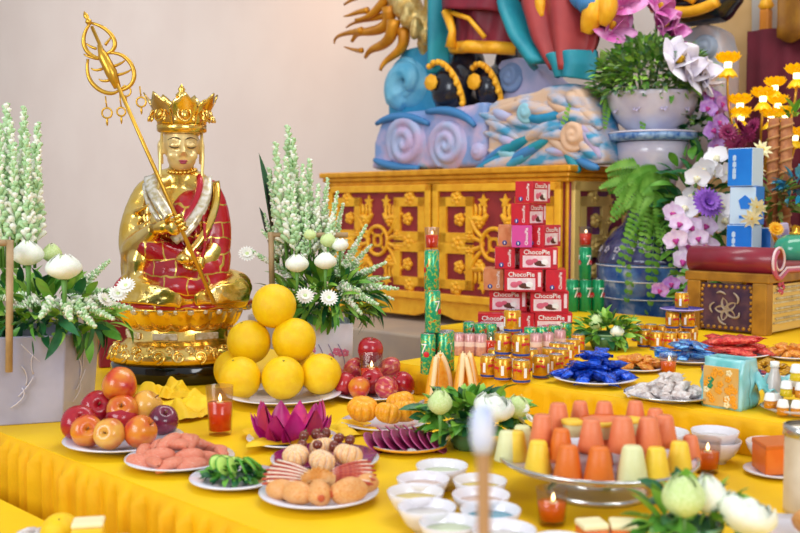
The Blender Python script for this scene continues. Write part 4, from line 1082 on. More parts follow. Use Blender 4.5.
# ---- front plate: carved fan and fried rolls
c, r, h = PLATE('white plate of golden rolls and carved fan at the front cloth edge', 319, 491, 61)
m_roll = mat('fried_roll', '#d98a45', 0.45, c2='#e8b878', nscale=9, c3='#b85a2a', lo=0.42, hi=0.6)
def mk_roll():
    t = T('fruit_roll', 'roll', 'food')
    MB().lathe([(0, -1.5), (0.35, -1.42), (0.75, -1.0), (0.95, -0.3), (1.0, 0.2), (0.85, 0.9), (0.5, 1.35), (0, 1.5)], 18, None, 0, True, lambda a, j, k: 1 + 0.08 * math.sin(3 * a + j)).build('roll_body', m_roll, t, sub=1)
    MB().ell((0, 0, 1.45), (0.3, 0.3, 0.12), None, 0, 10, 6).build('roll_end', mat('roll_end', '#c0562a', 0.5), t)
    return t
roll = Kind(mk_roll)
for i, (px, py, d, rz_, s, lab) in enumerate(((281, 494, 2.06, 1.3, 0.022, 'golden roll at the left of the front plate'), (297, 497, 2.02, 1.0, 0.024, 'orange brown roll second from left on the front plate'), (319, 497, 2.00, 0.2, 0.026, 'reddish roll in the middle of the front plate'), (349, 495, 2.02, -1.0, 0.028, 'large pale golden roll on the right of the front plate'), (366, 488, 2.10, -0.7, 0.022, 'small golden roll at the far right of the front plate'))):
    p = at(px, py - 4, T0 + 0.008 + s)
    roll(lab, p, group='rolls on the front plate', scale=s * 1.0, rot=(PI / 2, 0, rz_))
m_fan = mat('carved_carrot', '#e2a050', 0.45, c2='#f0c890', nscale=30)
m_fanr = mat('red_pepper_strip', '#a8322a', 0.4, c2='#c45a3a', nscale=12)
cf = T('carved_fan', 'carved orange flower fan standing in the middle of the front plate', 'garnish', c + Vector((0.0, 0.0, 0.032)))
cf.scale = (0.72, 0.72, 0.72)
for k in range(9):
    b = MB(); q = (k - 4) / 4
    b.grid(petal(0.062 - 0.012 * abs(q), 0.03, cup=0.6, bend=0.3, base=0.5), 4, 6, tr(0.012 * q, -0.004 * abs(q), 0) @ roty(0.85 * q) @ rotx(0.1)); b.build('petal', m_fan, cf, solid=0.003)
for k in range(7):
    b = MB(); q = (k - 3) / 3
    b.grid(petal(0.04, 0.022, cup=0.7, bend=0.6, base=0.5), 4, 5, tr(0.01 * q, -0.014, 0) @ roty(0.8 * q) @ rotx(0.4)); b.build('petal', m_fan, cf, solid=0.003)
def mk_strip():
    t = T('pepper_strip', 'strip', 'garnish')
    MB().tube(bez([(0, 0, 0), (0.5, 0.04, 0.12), (1, -0.03, 0.1)], 8), [0.03, 0.06, 0.075, 0.08, 0.08, 0.075, 0.06, 0.045, 0.02], 7, flat=0.5).build('strip_flesh', m_fanr, t)
    MB().tube(bez([(0.05, 0.02, 0.05), (0.5, 0.06, 0.17), (0.9, -0.0, 0.15)], 8), 0.02, 6).build('strip_rib', m_pith, t)
    return t
strip = Kind(mk_strip)
for k in range(12):
    s = -1 if k % 2 else 1; j = k // 2
    a = (0.05 + 0.17 * j) if s > 0 else PI - (0.05 + 0.17 * j)
    a -= 0.35 * s
    strip('thin red strip fanned out beside the carved centre of the front plate', c + Vector((s * 0.022, 0.004 + 0.008 * j, 0.030 + 0.003 * j)), group='red strips of the front plate', scale=0.095, rot=(0, 0.0, a))
# ---- orange mandarins plate and beet plate
c, r, h = PLATE('white plate of bright orange peeled mandarins', 384, 421, 44)
for i, (px, py, d, rp, lab) in enumerate(((363, 409, 2.80, 17, 'orange peeled mandarin on the left of its plate'), (361, 415, 2.76, 15, 'orange peeled mandarin front left, lowest on its plate'), (389, 413, 2.74, 15.5, 'orange peeled mandarin in the middle front of its plate'), (405, 411, 2.78, 16, 'orange peeled mandarin on the right of its plate'), (400, 402, 2.88, 15, 'orange peeled mandarin at the back right of its plate'))):
    if i == 1: continue
    fruit(mand_o, lab, px, py, d, rp, T0 + 0.01, (0.25, 0.1, i), 'bright orange mandarins')
c, r, h = PLATE('plate with orange rim and purple beet slices', 408, 443, 40, rimcol=mat('orange_rim', '#e8a020', 0.3))
m_beet = mat('beet_purple', '#741840', 0.35, c2='#8d2450', nscale=12, coat=0.3)
def mk_beet():
    t = T('beet_slice', 'beet slice', 'vegetable')
    MB().lathe([(0, 0), (0.93, 0), (1, 0.05), (0.93, 0.12), (0, 0.13)], 22).build('slice', m_beet, t)
    MB().lathe([(0.93, 0.01), (1.01, 0.05), (0.95, 0.125), (0.93, 0.12)], 22).build('slice_edge', mat('beet_edge', '#b04a7a', 0.4), t)
    return t
beet = Kind(mk_beet)
for k in range(13):
    q = k / 12
    rowb = k >= 8
    x = -0.085 + 0.022 * (k % 8) + (0.03 if rowb else 0); y = -0.03 if not rowb else 0.035
    beet('dark purple beet slice overlapping its neighbours on the orange rimmed plate', c + Vector((x, y, 0.018 + 0.012 * (1 - abs(x) / 0.1))), group='beet slices', scale=(0.034, 0.034, 0.03), rot=(0.35 if not rowb else -0.1, 0.75, 0.15))
# ---- papaya boats
c, r, h = PLATE('small plate holding upright carved papaya boats', 452, 404, 34)
m_pap = mat('papaya_orange', '#f2a024', 0.4, c2='#f6b640', nscale=10); m_papr = mat('papaya_pale', '#f6d4a0', 0.45)
def mk_pap():
    t = T('papaya_wedge', 'papaya wedge', 'fruit piece')
    b = MB(); b.grid(petal(1.0, 0.27, cup=0.5, bend=0.1, base=0.8), 6, 10); b.build('flesh', m_pap, t, solid=0.13)
    b = MB()
    f = petal(1.0, 0.27, cup=0.5, bend=0.1, base=0.8)
    for u in (0, 1): b.tube([Vector(f(u, v / 10)) for v in range(11)], 0.055, 6)
    b.tube([Vector(f(0.5, 0.93)), Vector(f(0.5, 1.0)) + Vector((0, 0, 0.06))], [0.03, 0.01], 6)
    b.build('pale_edge', m_papr, t)
    return t
pap = Kind(mk_pap)
for i, (px, tilt, rz_, s, lab) in enumerate(((427, 0.1, 1.35, 1.0, 'papaya wedge at the far left, seen edge on'), (440, -0.05, 0.1, 1.02, 'broad orange papaya wedge, second from left'), (456, 0.05, 1.3, 1.06, 'pale edged papaya wedge, third from left, tallest'), (464, 0.0, 0.2, 0.98, 'orange papaya wedge, fourth from left'), (470, 0.05, -0.9, 1.0, 'papaya wedge second from the right'), (478, 0.1, -1.3, 1.03, 'slim papaya wedge at the far right'))):
    p = at(px, 405 - 3 * (i % 2), T0 + 0.008)
    pap(lab, p, group='upright papaya wedges', scale=0.145 * s, rot=(tilt, 0, rz_))
# ---- lotus arrangement in front of the raised cloth
p = at(470, 448, T0)
sv = T('flower_bowl', 'small green glass bowl holding the lotus group before the raised cloth', 'bowl', p)
MB().lathe([(0, 0), (0.04, 0), (0.05, 0.02), (0.06, 0.06), (0.055, 0.06), (0.045, 0.02), (0, 0.015)], 24).build('bowl_body', mat('green_glass', '#5c8f62', 0.1, trans=0.3), sv)
MB().lathe([(0.054, 0.057), (0.061, 0.058), (0.062, 0.063), (0.055, 0.063)], 24).build('bowl_rim', mat('green_rim', '#86b08a', 0.15), sv)
foliage('foliage', 'bright green leafy foliage around the lotus before the raised cloth', 'foliage', p + Vector((0.005, 0.01, 0.07)), 0.125, 0.085, 0.055, 200, (0.04, 0.075), (0.022, 0.038), [m_leaf, m_leafb, m_leafd], (5, 5, 2), up=0.5, seed=41, zmin=T0 + 0.005)
lotus_g('closed pale green lotus bud beside the papaya wedges', atd(440, 414, 2.36), 0.4, scale=(0.036, 0.036, 0.038))
lotus_open('open white lotus in the group before the raised cloth', atd(491, 420, 2.34), 0.4, scale=0.052, rot=(0.2, 0.15, 0.4))
lotus_g('half hidden pale green lotus right of the open white one', atd(517, 418, 2.40), 0.9, scale=0.036)
for i, (px, py) in enumerate(((524, 408), (529, 418), (521, 421), (412, 452), (450, 438))):
    mum_w('tiny white blossom in the foliage of the lotus group before the raised cloth', atd(px, py, 2.38), group='tiny white blossoms of lotus group', scale=0.014, rot=(0.9, 0, i))
# ---- white bowls
m_bowl = mat('bowl_porcelain', '#e4dfe4', 0.12, coat=0.5)
def mk_bowl(m_c, lvl=0.62):
    def mk():
        t = T('rice_bowl', 'bowl', 'bowl')
        MB().lathe([(0, 0), (0.42, 0), (0.44, 0.10), (0.5, 0.12), (0.75, 0.36), (0.93, 0.68), (1.0, 0.92), (0.985, 0.935), (0.965, 0.92), (0.89, 0.68), (0.71, 0.40), (0.45, 0.2), (0, 0.17)], 36).build('bowl_body', m_bowl, t)
        MB().lathe([(0, lvl - 0.06), (0.84, lvl - 0.06), (0.865, lvl), (0, lvl + 0.005)], 30).build('contents', m_c, t)
        return t
    return mk
cols = {'g': mat('pale_green_syrup', '#dbe8b8', 0.15), 'p': mat('pink_syrup', '#f0cdb8', 0.15), 'y': mat('yellow_syrup', '#f0d24a', 0.15), 'b': mat('blue_syrup', '#4fa3b8', 0.15), 'w': mat('milky_syrup', '#efe9e0', 0.2)}
names = {'g': 'pale green', 'p': 'pale pink', 'y': 'yellow', 'b': 'blue', 'w': 'milky white'}
bk = {k: Kind(mk_bowl(m)) for k, m in cols.items()}
BW = [(442, 465, 26.5, 'g', 'at the back of the left row nearest the green foliage'), (423, 478, 27, 'p', 'second from the back of the left row'), (415.5, 491, 29, 'y', 'third from the back at the left end of the rows'), (427, 506, 30, 'w', 'fourth from the back in the left row'), (449, 522, 31, 'g', 'nearest in the left row, cut by the picture edge'),
      (480, 480, 27.5, 'y', 'at the back of the right row, behind the incense stick'), (481, 494, 29.5, 'p', 'second from the back in the right row'), (490.5, 509, 31, 'b', 'third from the back in the right row'), (504, 529, 33, 'w', 'nearest in the right row, at the bottom edge'), (560, 541, 32, 'w', 'at the bottom edge right of the incense stick')]
for (px, py, hw, k, lab) in BW:
    p = at(px, py, T0 + 0.05); r_ = hw * p.y / FPX; p = at(px, py, T0 + 0.92 * r_); p.z = T0
    bk[k]('bowl of %s syrup %s' % (names[k], lab), p, group='white syrup bowls', scale=r_)
# bowls at the right, behind the cake stand
p = at(716, 441, T0 + 0.05); r_ = 25 * p.y / FPX; p.z = T0
bk['w']('lower white bowl of the stacked pair behind the orange glass', p, group='bowls on the right', scale=r_)
p2 = p + Vector((-0.002, 0.003, r_ * 0.42)); bk['w']('upper white bowl of the stacked pair behind the orange glass', p2, group='bowls on the right', scale=r_ * 0.95)
p = at(663, 434, T0 + 0.05); p.z = T0; bk['g']('white bowl of pale green syrup half hidden behind the cakes', p, group='bowls on the right', scale=0.062)
p = at(774, 443, T0 + 0.055); p.z = T0; bk['y']('wide white bowl behind the orange cake wedge at right', p, group='bowls on the right', scale=0.062)
# ---- jelly cakes on the silver stand
PC = Vector((0.41, 2.05, T0)); PZ = 0.87
stn = T('cake_stand', 'silver footed cake stand piled with coloured jelly cakes', 'stand', PC)
m_silver = mat('silver', '#c9c7c4', 0.22, 0.9)
MB().lathe([(0, PZ - T0 - 0.006), (0.10, PZ - T0 - 0.012), (0.19, PZ - T0 - 0.004), (0.203, PZ - T0 + 0.008), (0.200, PZ - T0 + 0.011), (0.185, PZ - T0 + 0.002), (0, PZ - T0)], 56).build('platter', m_plate, stn)
MB().lathe([(0.199, PZ - T0 + 0.003), (0.206, PZ - T0 + 0.006), (0.205, PZ - T0 + 0.012), (0.199, PZ - T0 + 0.012)], 56).build('silver_rim', m_silver, stn)
MB().lathe([(0, 0), (0.105, 0), (0.108, 0.008), (0.10, 0.016), (0.085, 0.03), (0.085, 0.05), (0.10, PZ - T0 - 0.013), (0, PZ - T0 - 0.012)], 40).build('pedestal', m_silver, stn)
def mk_cake(m, r0=1.05, r1=0.60, hh=2.35, m2=None):
    def mk():
        t = T('jelly_cake', 'jelly cake', 'cake')
        MB().lathe([(0, 0), (r0 * 0.96, 0), (r0, 0.06), (r0 + (r1 - r0) * 0.9, hh * 0.93), (r1 * 0.88, hh), (0, hh)], 24).build('cake_body', m, t)
        if m2: MB().lathe([(r1 * 0.99, hh * 0.80), (r1 * 1.01, hh * 1.0), (r1 * 0.8, hh * 1.03), (0, hh * 1.02)], 24).build('cake_top', m2, t)
        return t
    return mk
m_co = mat('cake_orange', '#dd6a1e', 0.4, c2='#e27a2a', nscale=20, bump=0.1); m_cc = mat('cake_coral', '#e8865a', 0.4, c2='#e2774a', nscale=20, bump=0.1)
m_cy = mat('cake_yellow', '#f2c62a', 0.4, c2='#f5d048', nscale=20, bump=0.1); m_ccr = mat('cake_cream', '#dedd9e', 0.4, c2='#e6e6b4', nscale=20, bump=0.1)
ck = {'o': Kind(mk_cake(m_co)), 'c': Kind(mk_cake(m_cc)), 'y': Kind(mk_cake(m_cy)), 'w': Kind(mk_cake(m_ccr)), 'u': Kind(mk_cake(m_ccr, 0.75, 1.1, 1.5, m_cy)), 'r': Kind(mk_cake(m_cc, 0.95, 0.6, 2.2))}
cn = {'o': 'deep orange', 'c': 'coral', 'y': 'yellow', 'w': 'cream', 'u': 'cream cup-shaped yellow-topped', 'r': 'rounded coral'}
CK = [(507, 470, 'w', 0.155, .026, 'at the far left end of the front ring'), (516, 474, 'y', 0.165, .026, 'first of the front ring from the left'), (538, 480, 'y', 0.17, .027, 'second of the front ring from the left'), (568, 483, 'o', 0.17, .028, 'third of the front ring from the left'), (599, 485, 'o', 0.17, .029, 'in the middle of the front ring'), (632, 485, 'w', 0.17, .030, 'right of the middle in the front ring'), (656, 481, 'y', 0.17, .027, 'second from the right in the front ring'), (679, 474, 'y', 0.165, .026, 'at the right end of the front ring')]
def cake(px, py, k, d, s, lab):
    p = atd(px, py, d)
    p.z = max(p.z, PZ + 0.001)
    ck[k]('%s jelly cake %s of the stand' % (cn[k], lab), p, group='jelly cakes', scale=s)
for (px, py, k, rad, s, lab) in CK:
    d = 1.95
    for _ in range(4):
        dx = (px - 400) / FPX * d - PC.x; d = PC.y - math.sqrt(max(0.0, rad * rad - dx * dx))
    cake(px, py, k, d, s, lab)
for (px, py, k, d, s, lab) in ((542, 445, 'r', 2.0, .028, 'at the left end of the second tier'), (561, 458, 'o', 1.96, .025, 'second from the left, low in the second tier'), (591, 450, 'c', 1.95, .026, 'third from the left in the second tier'), (622, 451, 'c', 1.95, .029, 'fourth from the left in the second tier'), (648, 450, 'c', 1.97, .028, 'second from right in the second tier'), (664, 446, 'c', 2.02, .027, 'at the right end of the second tier'), (690, 466, 'c', 2.05, .022, 'low at the far right edge behind a yellow one'),
                               (558, 432, 'c', 2.08, .026, 'behind the left end of the second tier'), (573, 436, 'u', 2.03, .022, 'left in the top group'), (602, 438, 'u', 2.01, .022, 'in the middle of the top group'), (631, 434, 'u', 2.05, .022, 'right in the top group'), (580, 425, 'c', 2.13, .022, 'at the back left of the top group'), (604, 428, 'c', 2.10, .024, 'at the back middle of the top group'), (635, 426, 'c', 2.12, .023, 'at the back right of the top group'), (522, 456, 'w', 2.10, .026, 'behind the far left end of the front ring'), (655, 434, 'c', 2.1, .023, 'peeking out at the back right')):
    cake(px, py, k, d, s, lab)
t = T('jelly_cake', 'flat coral jelly slab lying on the top of the cake pile', 'cake', atd(603, 424, 2.04) , 0.1)
MB().lathe([(0, -0.012), (0.05, -0.012), (0.056, -0.004), (0.054, 0.008), (0.04, 0.012), (0, 0.012)], 28, sc(1, 0.8, 1)).build('cake_body', m_cc, t)
MB().lathe([(0.046, 0.010), (0.05, 0.011), (0.046, 0.013)], 28, sc(1, 0.8, 1)).build('cake_edge', m_co, t)
# hidden supporting cakes inside the pile
for i, (dx, dy) in enumerate(((-0.09, 0.0), (0.0, -0.03), (0.085, 0.0), (0.0, 0.07), (-0.07, 0.08), (0.08, 0.08))):
    ck['c']('coral jelly cake buried inside the pile on the silver stand', PC + Vector((dx, dy, PZ - T0 + 0.001)), group='buried jelly cakes', scale=0.026)
# ---- orange cake wedge on plate, right
c, r, h = PLATE('white plate under the orange cake wedge at right', 776, 470, 32)
cw = T('cake_wedge', 'thick wedge of deep orange cake on the right hand plate', 'cake', c + Vector((0, 0, 0.008)), 0.25)
b = MB(); b.prism([(-0.05, -0.035), (0.06, -0.035), (0.055, 0.05), (-0.03, 0.05)], 0, 0.066); b.build('crumb', m_co, cw, bevel=0.005)
b = MB(); b.prism([(-0.0505, -0.0355), (0.0605, -0.0355), (0.0555, 0.0505), (-0.0305, 0.0505)], 0.056, 0.068); b.build('crust', mat('cake_crust', '#c9641c', 0.45), cw, bevel=0.003)

# ================================================================== OFFERINGS ON THE RAISED CLOTH
m_alu = mat('can_aluminium', '#cfd0d2', 0.25, 0.9)
m_white = mat('print_white', '#f4f1ee', 0.5)
m_cang = mat('can_green', '#12995c', 0.25, 0.25, c2='#0f8a5a', nscale=2, coat=0.3)
m_canleaf = mat('can_green_fruit', '#18a070', 0.25, 0.2, c2='#9cd05a', nscale=2.6, c3='#d04a2a', lo=0.5, hi=0.58, detail=5, coat=0.3)
m_cangold = mat('can_gold', '#e0a01c', 0.25, 0.35, c2='#d28e14', nscale=2, coat=0.3)
m_canpink = mat('can_pink', '#dba6a4', 0.3, 0.2, c2='#c98f92', nscale=2, coat=0.3)
m_blue = mat('can_blue_band', '#23408f', 0.35)
m_redp = mat('print_red', '#cf1f2a', 0.4)
def can_mb(hr):
    return [(0, 0.03), (0.78, 0.0), (0.86, 0.02), (1.0, 0.14), (1.0, hr - 0.22), (0.86, hr - 0.06), (0.88, hr - 0.02), (0.86, hr), (0.80, hr - 0.05), (0, hr - 0.05)]
def mk_can(mb_mat, hr, kind):
    def mk():
        t = T('drink_can', 'drink can', 'can')
        pr = can_mb(hr)
        MB().lathe(pr[2:6], 28).build('can_wall', mb_mat, t)
        MB().lathe(pr[5:], 28).build('can_lid', m_alu, t)
        MB().lathe(pr[:3], 28).build('can_base', m_alu, t)
        b = MB(); b.lathe([(0.16, hr - 0.045), (0.22, hr - 0.03), (0.16, hr - 0.02)], 12, tr(0, 0.1, 0) @ sc(1, 1.6, 1)); b.build('pull_tab', m_alu, t)
        if kind == '7':
            for k in range(3):
                b = MB(); Mz = rotz(k * 2 * PI / 3 + 0.15)
                text_mb(b, '7', 2.2, Mz @ tr(0, 0, hr * 0.58), 0, wrap=1.008); text_mb(b, 'up', 0.62, Mz @ tr(0, 0, hr * 0.50) @ rotz(0.42), 2, wrap=1.02)
                b.lathe([(0, 0.0), (0.42, 0.0), (0.4, 0.01), (0, 0.012)], 14, Mz @ rotz(0.42) @ tr(0, -1.0, hr * 0.52) @ rotx(PI / 2), 1)
                b.build('logo', [m_white, m_redp, m_white], t)
        if kind == 'leaf':
            for k in range(2):
                b = MB(); Mz = rotz(k * PI + 0.3)
                text_mb(b, '7', 1.9, Mz @ tr(0, 0, hr * 0.62), 0, wrap=1.008)
                b.lathe([(0, 0.0), (0.40, 0.0), (0.38, 0.01), (0, 0.012)], 14, Mz @ rotz(0.42) @ tr(0, -1.0, hr * 0.5) @ rotx(PI / 2), 1)
                b.build('logo', [m_white, m_redp], t)
        if kind == 'gold':
            b = MB(); b.lathe([(1.004, 0.14), (1.008, 0.16), (1.008, 0.36), (1.004, 0.38)], 28); b.build('blue_band', m_blue, t)
            for k in range(3):
                Mz = rotz(k * 2 * PI / 3 + 0.2); b = MB()
                for s in (-1, 1):                                   # two charging bulls over a disc
                    b.ell((0, 0, 0), (0.30, 0.03, 0.17), Mz @ rotz(s * 0.33) @ tr(0, -0.995, hr * 0.56), 1, 10, 6)
                    b.ell((0, 0, 0), (0.12, 0.035, 0.10), Mz @ rotz(s * 0.12) @ tr(0, -0.995, hr * 0.60), 1, 8, 6)
                    b.tube([Mz @ rotz(s * 0.5) @ Vector((0, -1.0, hr * 0.5)), Mz @ rotz(s * 0.55) @ Vector((0, -1.0, hr * 0.40))], 0.04, 5, None, 1)
                b.build('bull_emblem', [m_cangold, m_redp], t)
                b = MB(); b.ell((0, 0, 0), (0.30, 0.02, 0.09), Mz @ tr(0, -0.99, hr * 0.80), 0, 12, 6)
                b.box((0, -1.003, 0), (0.34, 0.012, hr * 0.42), Mz @ rotz(1.02) @ tr(0, 0, hr * 0.46), 1)
                b.build('print', [m_redp, m_white], t)
        if kind == 'pink':
            b = MB(); b.lathe([(1.004, hr * 0.42), (1.008, hr * 0.43), (1.008, hr * 0.62), (1.004, hr * 0.63)], 28); b.build('pale_band', mat('pink_pale', '#eccfcb', 0.35), t)
        return t
    return mk
c7 = Kind(mk_can(m_cang, 5.15, '7')); c7l = Kind(mk_can(m_canleaf, 5.4, 'leaf')); cg = Kind(mk_can(m_cangold, 2.62, 'gold')); cp = Kind(mk_can(m_canpink, 3.9, 'pink')); cs_ = Kind(mk_can(m_canleaf, 2.7, 'leaf'))
# ---- left green can tower
RA = 0.0230; HA = RA * 5.4
base = at(436, 373.5, T1)
g = 'green fruit printed cans of the left tower'
for dx, dy, lab in ((-0.0125 - 0.012, -0.006, 'front left can in the bottom layer of the left green can tower'), (0.0245, 0.012, 'front right can in the bottom layer of the left green can tower'), (-0.014, 0.043, 'back left can in the bottom layer of the left green can tower'), (0.036, 0.060, 'back right can in the bottom layer of the left green can tower')):
    c7l('green ' + lab, base + Vector((dx, dy, 0)), rz=dx * 40, group=g, scale=RA)
c7l('green can standing lower in the single stack of the left can tower', base + Vector((-0.010, 0.012, HA)), rz=0.3, group=g, scale=RA * 1.04)
c7l('green can standing upper in the single stack of the left can tower', base + Vector((-0.013, 0.012, HA * 2.04)), rz=1.2, group=g, scale=RA * 0.98)
gl_r('red oil glass on top of the left green can tower', base + Vector((-0.013, 0.012, HA * 3.02)), group='floating candle glasses', scale=(0.0225, 0.0225, 0.019))
# ---- right green can tower
RB = 0.0302; HB = RB * 5.15
base = at(585, 311.5, T1)
g = 'green lemonade cans of the right tower'
for dx, lab in ((-0.0615, 'left'), (0.0, 'middle'), (0.0615, 'right')):
    c7('green can at the %s in the bottom row of the right can tower' % lab, base + Vector((dx, 0.0, 0)), rz=0.35, group=g, scale=RB)
c7('green can standing alone on the bottom row of the right can tower', base + Vector((-0.002, 0, HB)), rz=0.3, group=g, scale=RB)
gl_r('red oil glass on top of the right green can tower', base + Vector((-0.002, 0, 2 * HB)), group='floating candle glasses', scale=(0.033, 0.033, 0.027))
# ---- red carton tower
m_cart = mat('carton_red', '#cf1c30', 0.35, c2='#c01a2e', nscale=14, coat=0.2)
m_pinkc = mat('carton_pink_white', '#f3e3e6', 0.4, c2='#f0cdd6', nscale=40); m_brown = mat('cookie_brown', '#5a2b1c', 0.5); m_rose = mat('cookie_rose', '#d9627e', 0.5)
m_tan = mat('carton_tan', '#cf7a4a', 0.45, c2='#d98e60', nscale=30)
BWd, BDp, BHt = 0.148, 0.078, 0.0862
def mk_carton(body):
    def mk():
        t = T('biscuit_carton', 'carton', 'box')
        MB().box((0, 0, BHt / 2), (BWd, BDp, BHt - 0.0008)).build('carton_body', body, t, bevel=0.0015)
        for s in (0, PI):
            M = rotz(s) @ tr(0, -BDp / 2, 0) @ rotx(PI / 2)                # local x right, y up, z outwards
            b = MB()
            b.box((-0.008, 0.031, 0.0004), (0.108, 0.046, 0.001), M, 0)
            for x, y, rx, ry, mi in ((-0.035, 0.028, 0.016, 0.012, 3), (0.0, 0.024, 0.018, 0.011, 1), (0.022, 0.026, 0.016, 0.013, 2), (0.012, 0.018, 0.020, 0.006, 1), (-0.015, 0.034, 0.012, 0.009, 3)):
                b.ell((x, y, 0.001), (rx, ry, 0.0012), M, mi, 14, 6)
            b.box((0.062, 0.048, 0.0004), (0.012, 0.056, 0.001), M, 0)
            b.build('front_picture', [m_pinkc, m_brown, m_white, m_rose], t)
            b = MB(); b.ell((-0.008, 0.067, 0.0), (0.052, 0.0125, 0.0016), M, 1, 20, 6)
            text_mb(b, 'ChocoPie', 0.026, M @ tr(-0.008, 0.067, 0.0022), 0, bold=0.0004); b.build('lettering', [m_white, m_redp], t)
        for s in (PI / 2, -PI / 2):
            M = rotz(s) @ tr(0, -BWd / 2, 0) @ rotx(PI / 2)
            b = MB(); text_mb(b, 'ChocoPie', 0.017, M @ tr(0.018, 0.043, 0.0008) @ rotz(PI / 2), 0, bold=0.0003)
            b.lathe([(0, 0.001), (0.009, 0.0008), (0.0095, 0)], 14, M @ tr(-0.014, 0.016, 0), 1); b.box((-0.014, 0.016, 0.001), (0.004, 0.010, 0.0008), M, 0)
            b.build('end_print', [m_white, m_blue], t)
        return t
    return mk
ctn = Kind(mk_carton(m_cart)); ctt = Kind(mk_carton(m_tan)); ctm = Kind(mk_carton(mat('carton_magenta', '#d84a9a', 0.35)))
TW = 3.98
LAY = ['bottom', 'second', 'third', 'fourth', 'fifth', 'sixth', 'top']
BOX = {0: [(497, 'F', -0.05, 'left'), (524, 'E', 0.0, 'middle'), (553, 'F', -0.03, 'right')],
       1: [(508, 'F', 0.03, 'left'), (549, 'F', -0.03, 'right')],
       2: [(493, 't', 0.03, 'far left'), (509, 'E', 0.0, 'left'), (530, 'F', -0.06, 'centre'), (555, 'E', 0.03, 'right')],
       3: [(489, 't', 0.05, 'far left'), (508, 'E', 0.0, 'left'), (540, 'F', -0.05, 'right')],
       4: [(508, 't', 0.05, 'far left'), (521, 'm', -0.02, 'centre'), (543, 'C', 0.0, 'right')],
       5: [(528, 'C', 0.0, 'only')],
       6: [(532, 'C', 0.0, 'only')]}
BOX[2] = [(494, 't', 0.04, 'far left'), (523, 'F', -0.06, 'centre'), (555, 'E', -0.02, 'right')]
BOX[3] = [(505, 'E', 0.02, 'left'), (538, 'F', -0.04, 'right')]
for li, row in BOX.items():
    for (px, k, dd, pos) in row:
        p = atd(px, 300, TW + dd); p.z = T1 + li * BHt
        rz_ = {'F': -0.10, 'E': PI / 2 - 0.12, 't': PI / 2 - 0.12, 'm': PI / 2 - 0.1, 'C': PI / 2 - 0.62}[k]
        kd = {'t': ctt, 'm': ctm}.get(k, ctn); cname = {'t': 'tan', 'm': 'magenta'}.get(k, 'red')
        if pos == 'only': lab = 'red biscuit carton %s' % ('crowning the very top of the carton tower' if li == 6 else 'directly under the topmost one of the carton tower')
        else: lab = '%s biscuit carton, %s in the %s layer of the tower' % (cname, pos, LAY[li] + (' from bottom' if li else ''))
        kd(lab, p, rz=rz_, group='cartons of the biscuit tower')
# back supports of the tower
for li in range(0, 5):
    p = atd(526 + 4 * (li % 2), 300, TW + 0.13); p.z = T1 + li * BHt
    ctn('red biscuit carton hidden at the back of the %s layer of the carton tower' % LAY[li], p, rz=-0.08, group='cartons of the biscuit tower')
# ---- cans ringing the tower
def cans(kind, items, z, scale, fmt, group, rz0=0.2):
    for i, (px, py) in enumerate(items):
        p = at(px, py, z); kind(fmt % ORD[i], p, rz=rz0 + 0.5 * (i % 5), group=group, scale=scale)
cans(cs_, [(469, 337), (480, 338.5), (491, 339)], T1, 0.0225, 'short green can, %s from the left in the row left of carton tower', 'short green cans')
cans(cs_, [(530, 343), (542, 342.5), (554, 341), (566, 338)], T1, 0.0225, 'short green can, %s from the left in the row right of carton tower', 'short green cans')
cans(cp, [(459, 355), (470, 355.5), (481, 356)], T1, 0.0195, 'pinkish can, %s from the left before the left green row', 'pinkish cans')
cans(cp, [(536, 356), (548, 355), (560, 352)], T1, 0.0200, 'pinkish can, %s from the left before the right green row', 'pinkish cans')
gl_r('red oil glass between the pinkish cans and the gold can pile', at(490.5, 356, T1), group='floating candle glasses', scale=(0.020, 0.020, 0.022))
# ---- gold can pile
RG = 0.0256; HG = RG * 2.62
cans(cg, [(489, 377), (503, 380), (521.5, 382.5), (541, 378)], T1, RG, 'gold can, %s from left in the bottom row of the left gold pile', 'gold cans of the left pile')
cans(cg, [(496, 370), (513, 371.5), (530, 370)], T1, RG, 'gold can, %s from left in the hidden back row of the left gold pile', 'gold cans of the left pile')
for px, py, lab in ((503, 378, 'left'), (521, 380, 'right')):
    p = at(px, py - 1, T1); p.z = T1 + HG; cg('gold can at the %s in the middle layer of the left gold pile' % lab, p, rz=0.3, group='gold cans of the left pile', scale=RG)
p = at(512, 376.5, T1); p.z = T1 + 2 * HG; cg('gold can on the top of the left gold pile', p, rz=-0.35, group='gold cans of the left pile', scale=RG)
cans(cg, [(556, 374), (561, 368), (567, 362), (573, 357), (578, 352), (549, 367), (556, 361)], T1, RG * 0.92, 'gold can, %s in the row running back behind the blue packets', 'gold cans in the running row')
# ---- right gold pile
cans(cg, [(644, 347), (657, 349), (670, 350), (684, 350), (651, 341), (664, 342), (678, 342), (691, 343), (638, 341)], T1, RG * 0.95, 'gold can, %s in the bottom layer of the right gold pile', 'gold cans of the right pile')
HG2 = HG * 0.95
for px, lab in ((672, 'left'), (687.5, 'right')):
    p = at(px, 346, T1); p.z = T1 + HG2; cg('gold can at the %s in the middle layer of the right gold pile' % lab, p, rz=0.2, group='gold cans of the right pile', scale=RG * 0.95)
p = at(681, 346, T1); p.z = T1 + 2 * HG2
t = T('saucer', 'violet blue saucer between the layers of the right gold can pile', 'plate', p)
MB().lathe([(0, 0), (0.05, 0), (0.075, 0.008), (0.074, 0.011), (0.05, 0.004), (0, 0.004)], 32).build('dish', mat('violet_glaze', '#5a55b0', 0.2, coat=0.4), t)
MB().lathe([(0.073, 0.007), (0.078, 0.009), (0.073, 0.0115)], 32).build('saucer_rim', mat('violet_rim', '#b9a8dd', 0.2), t)
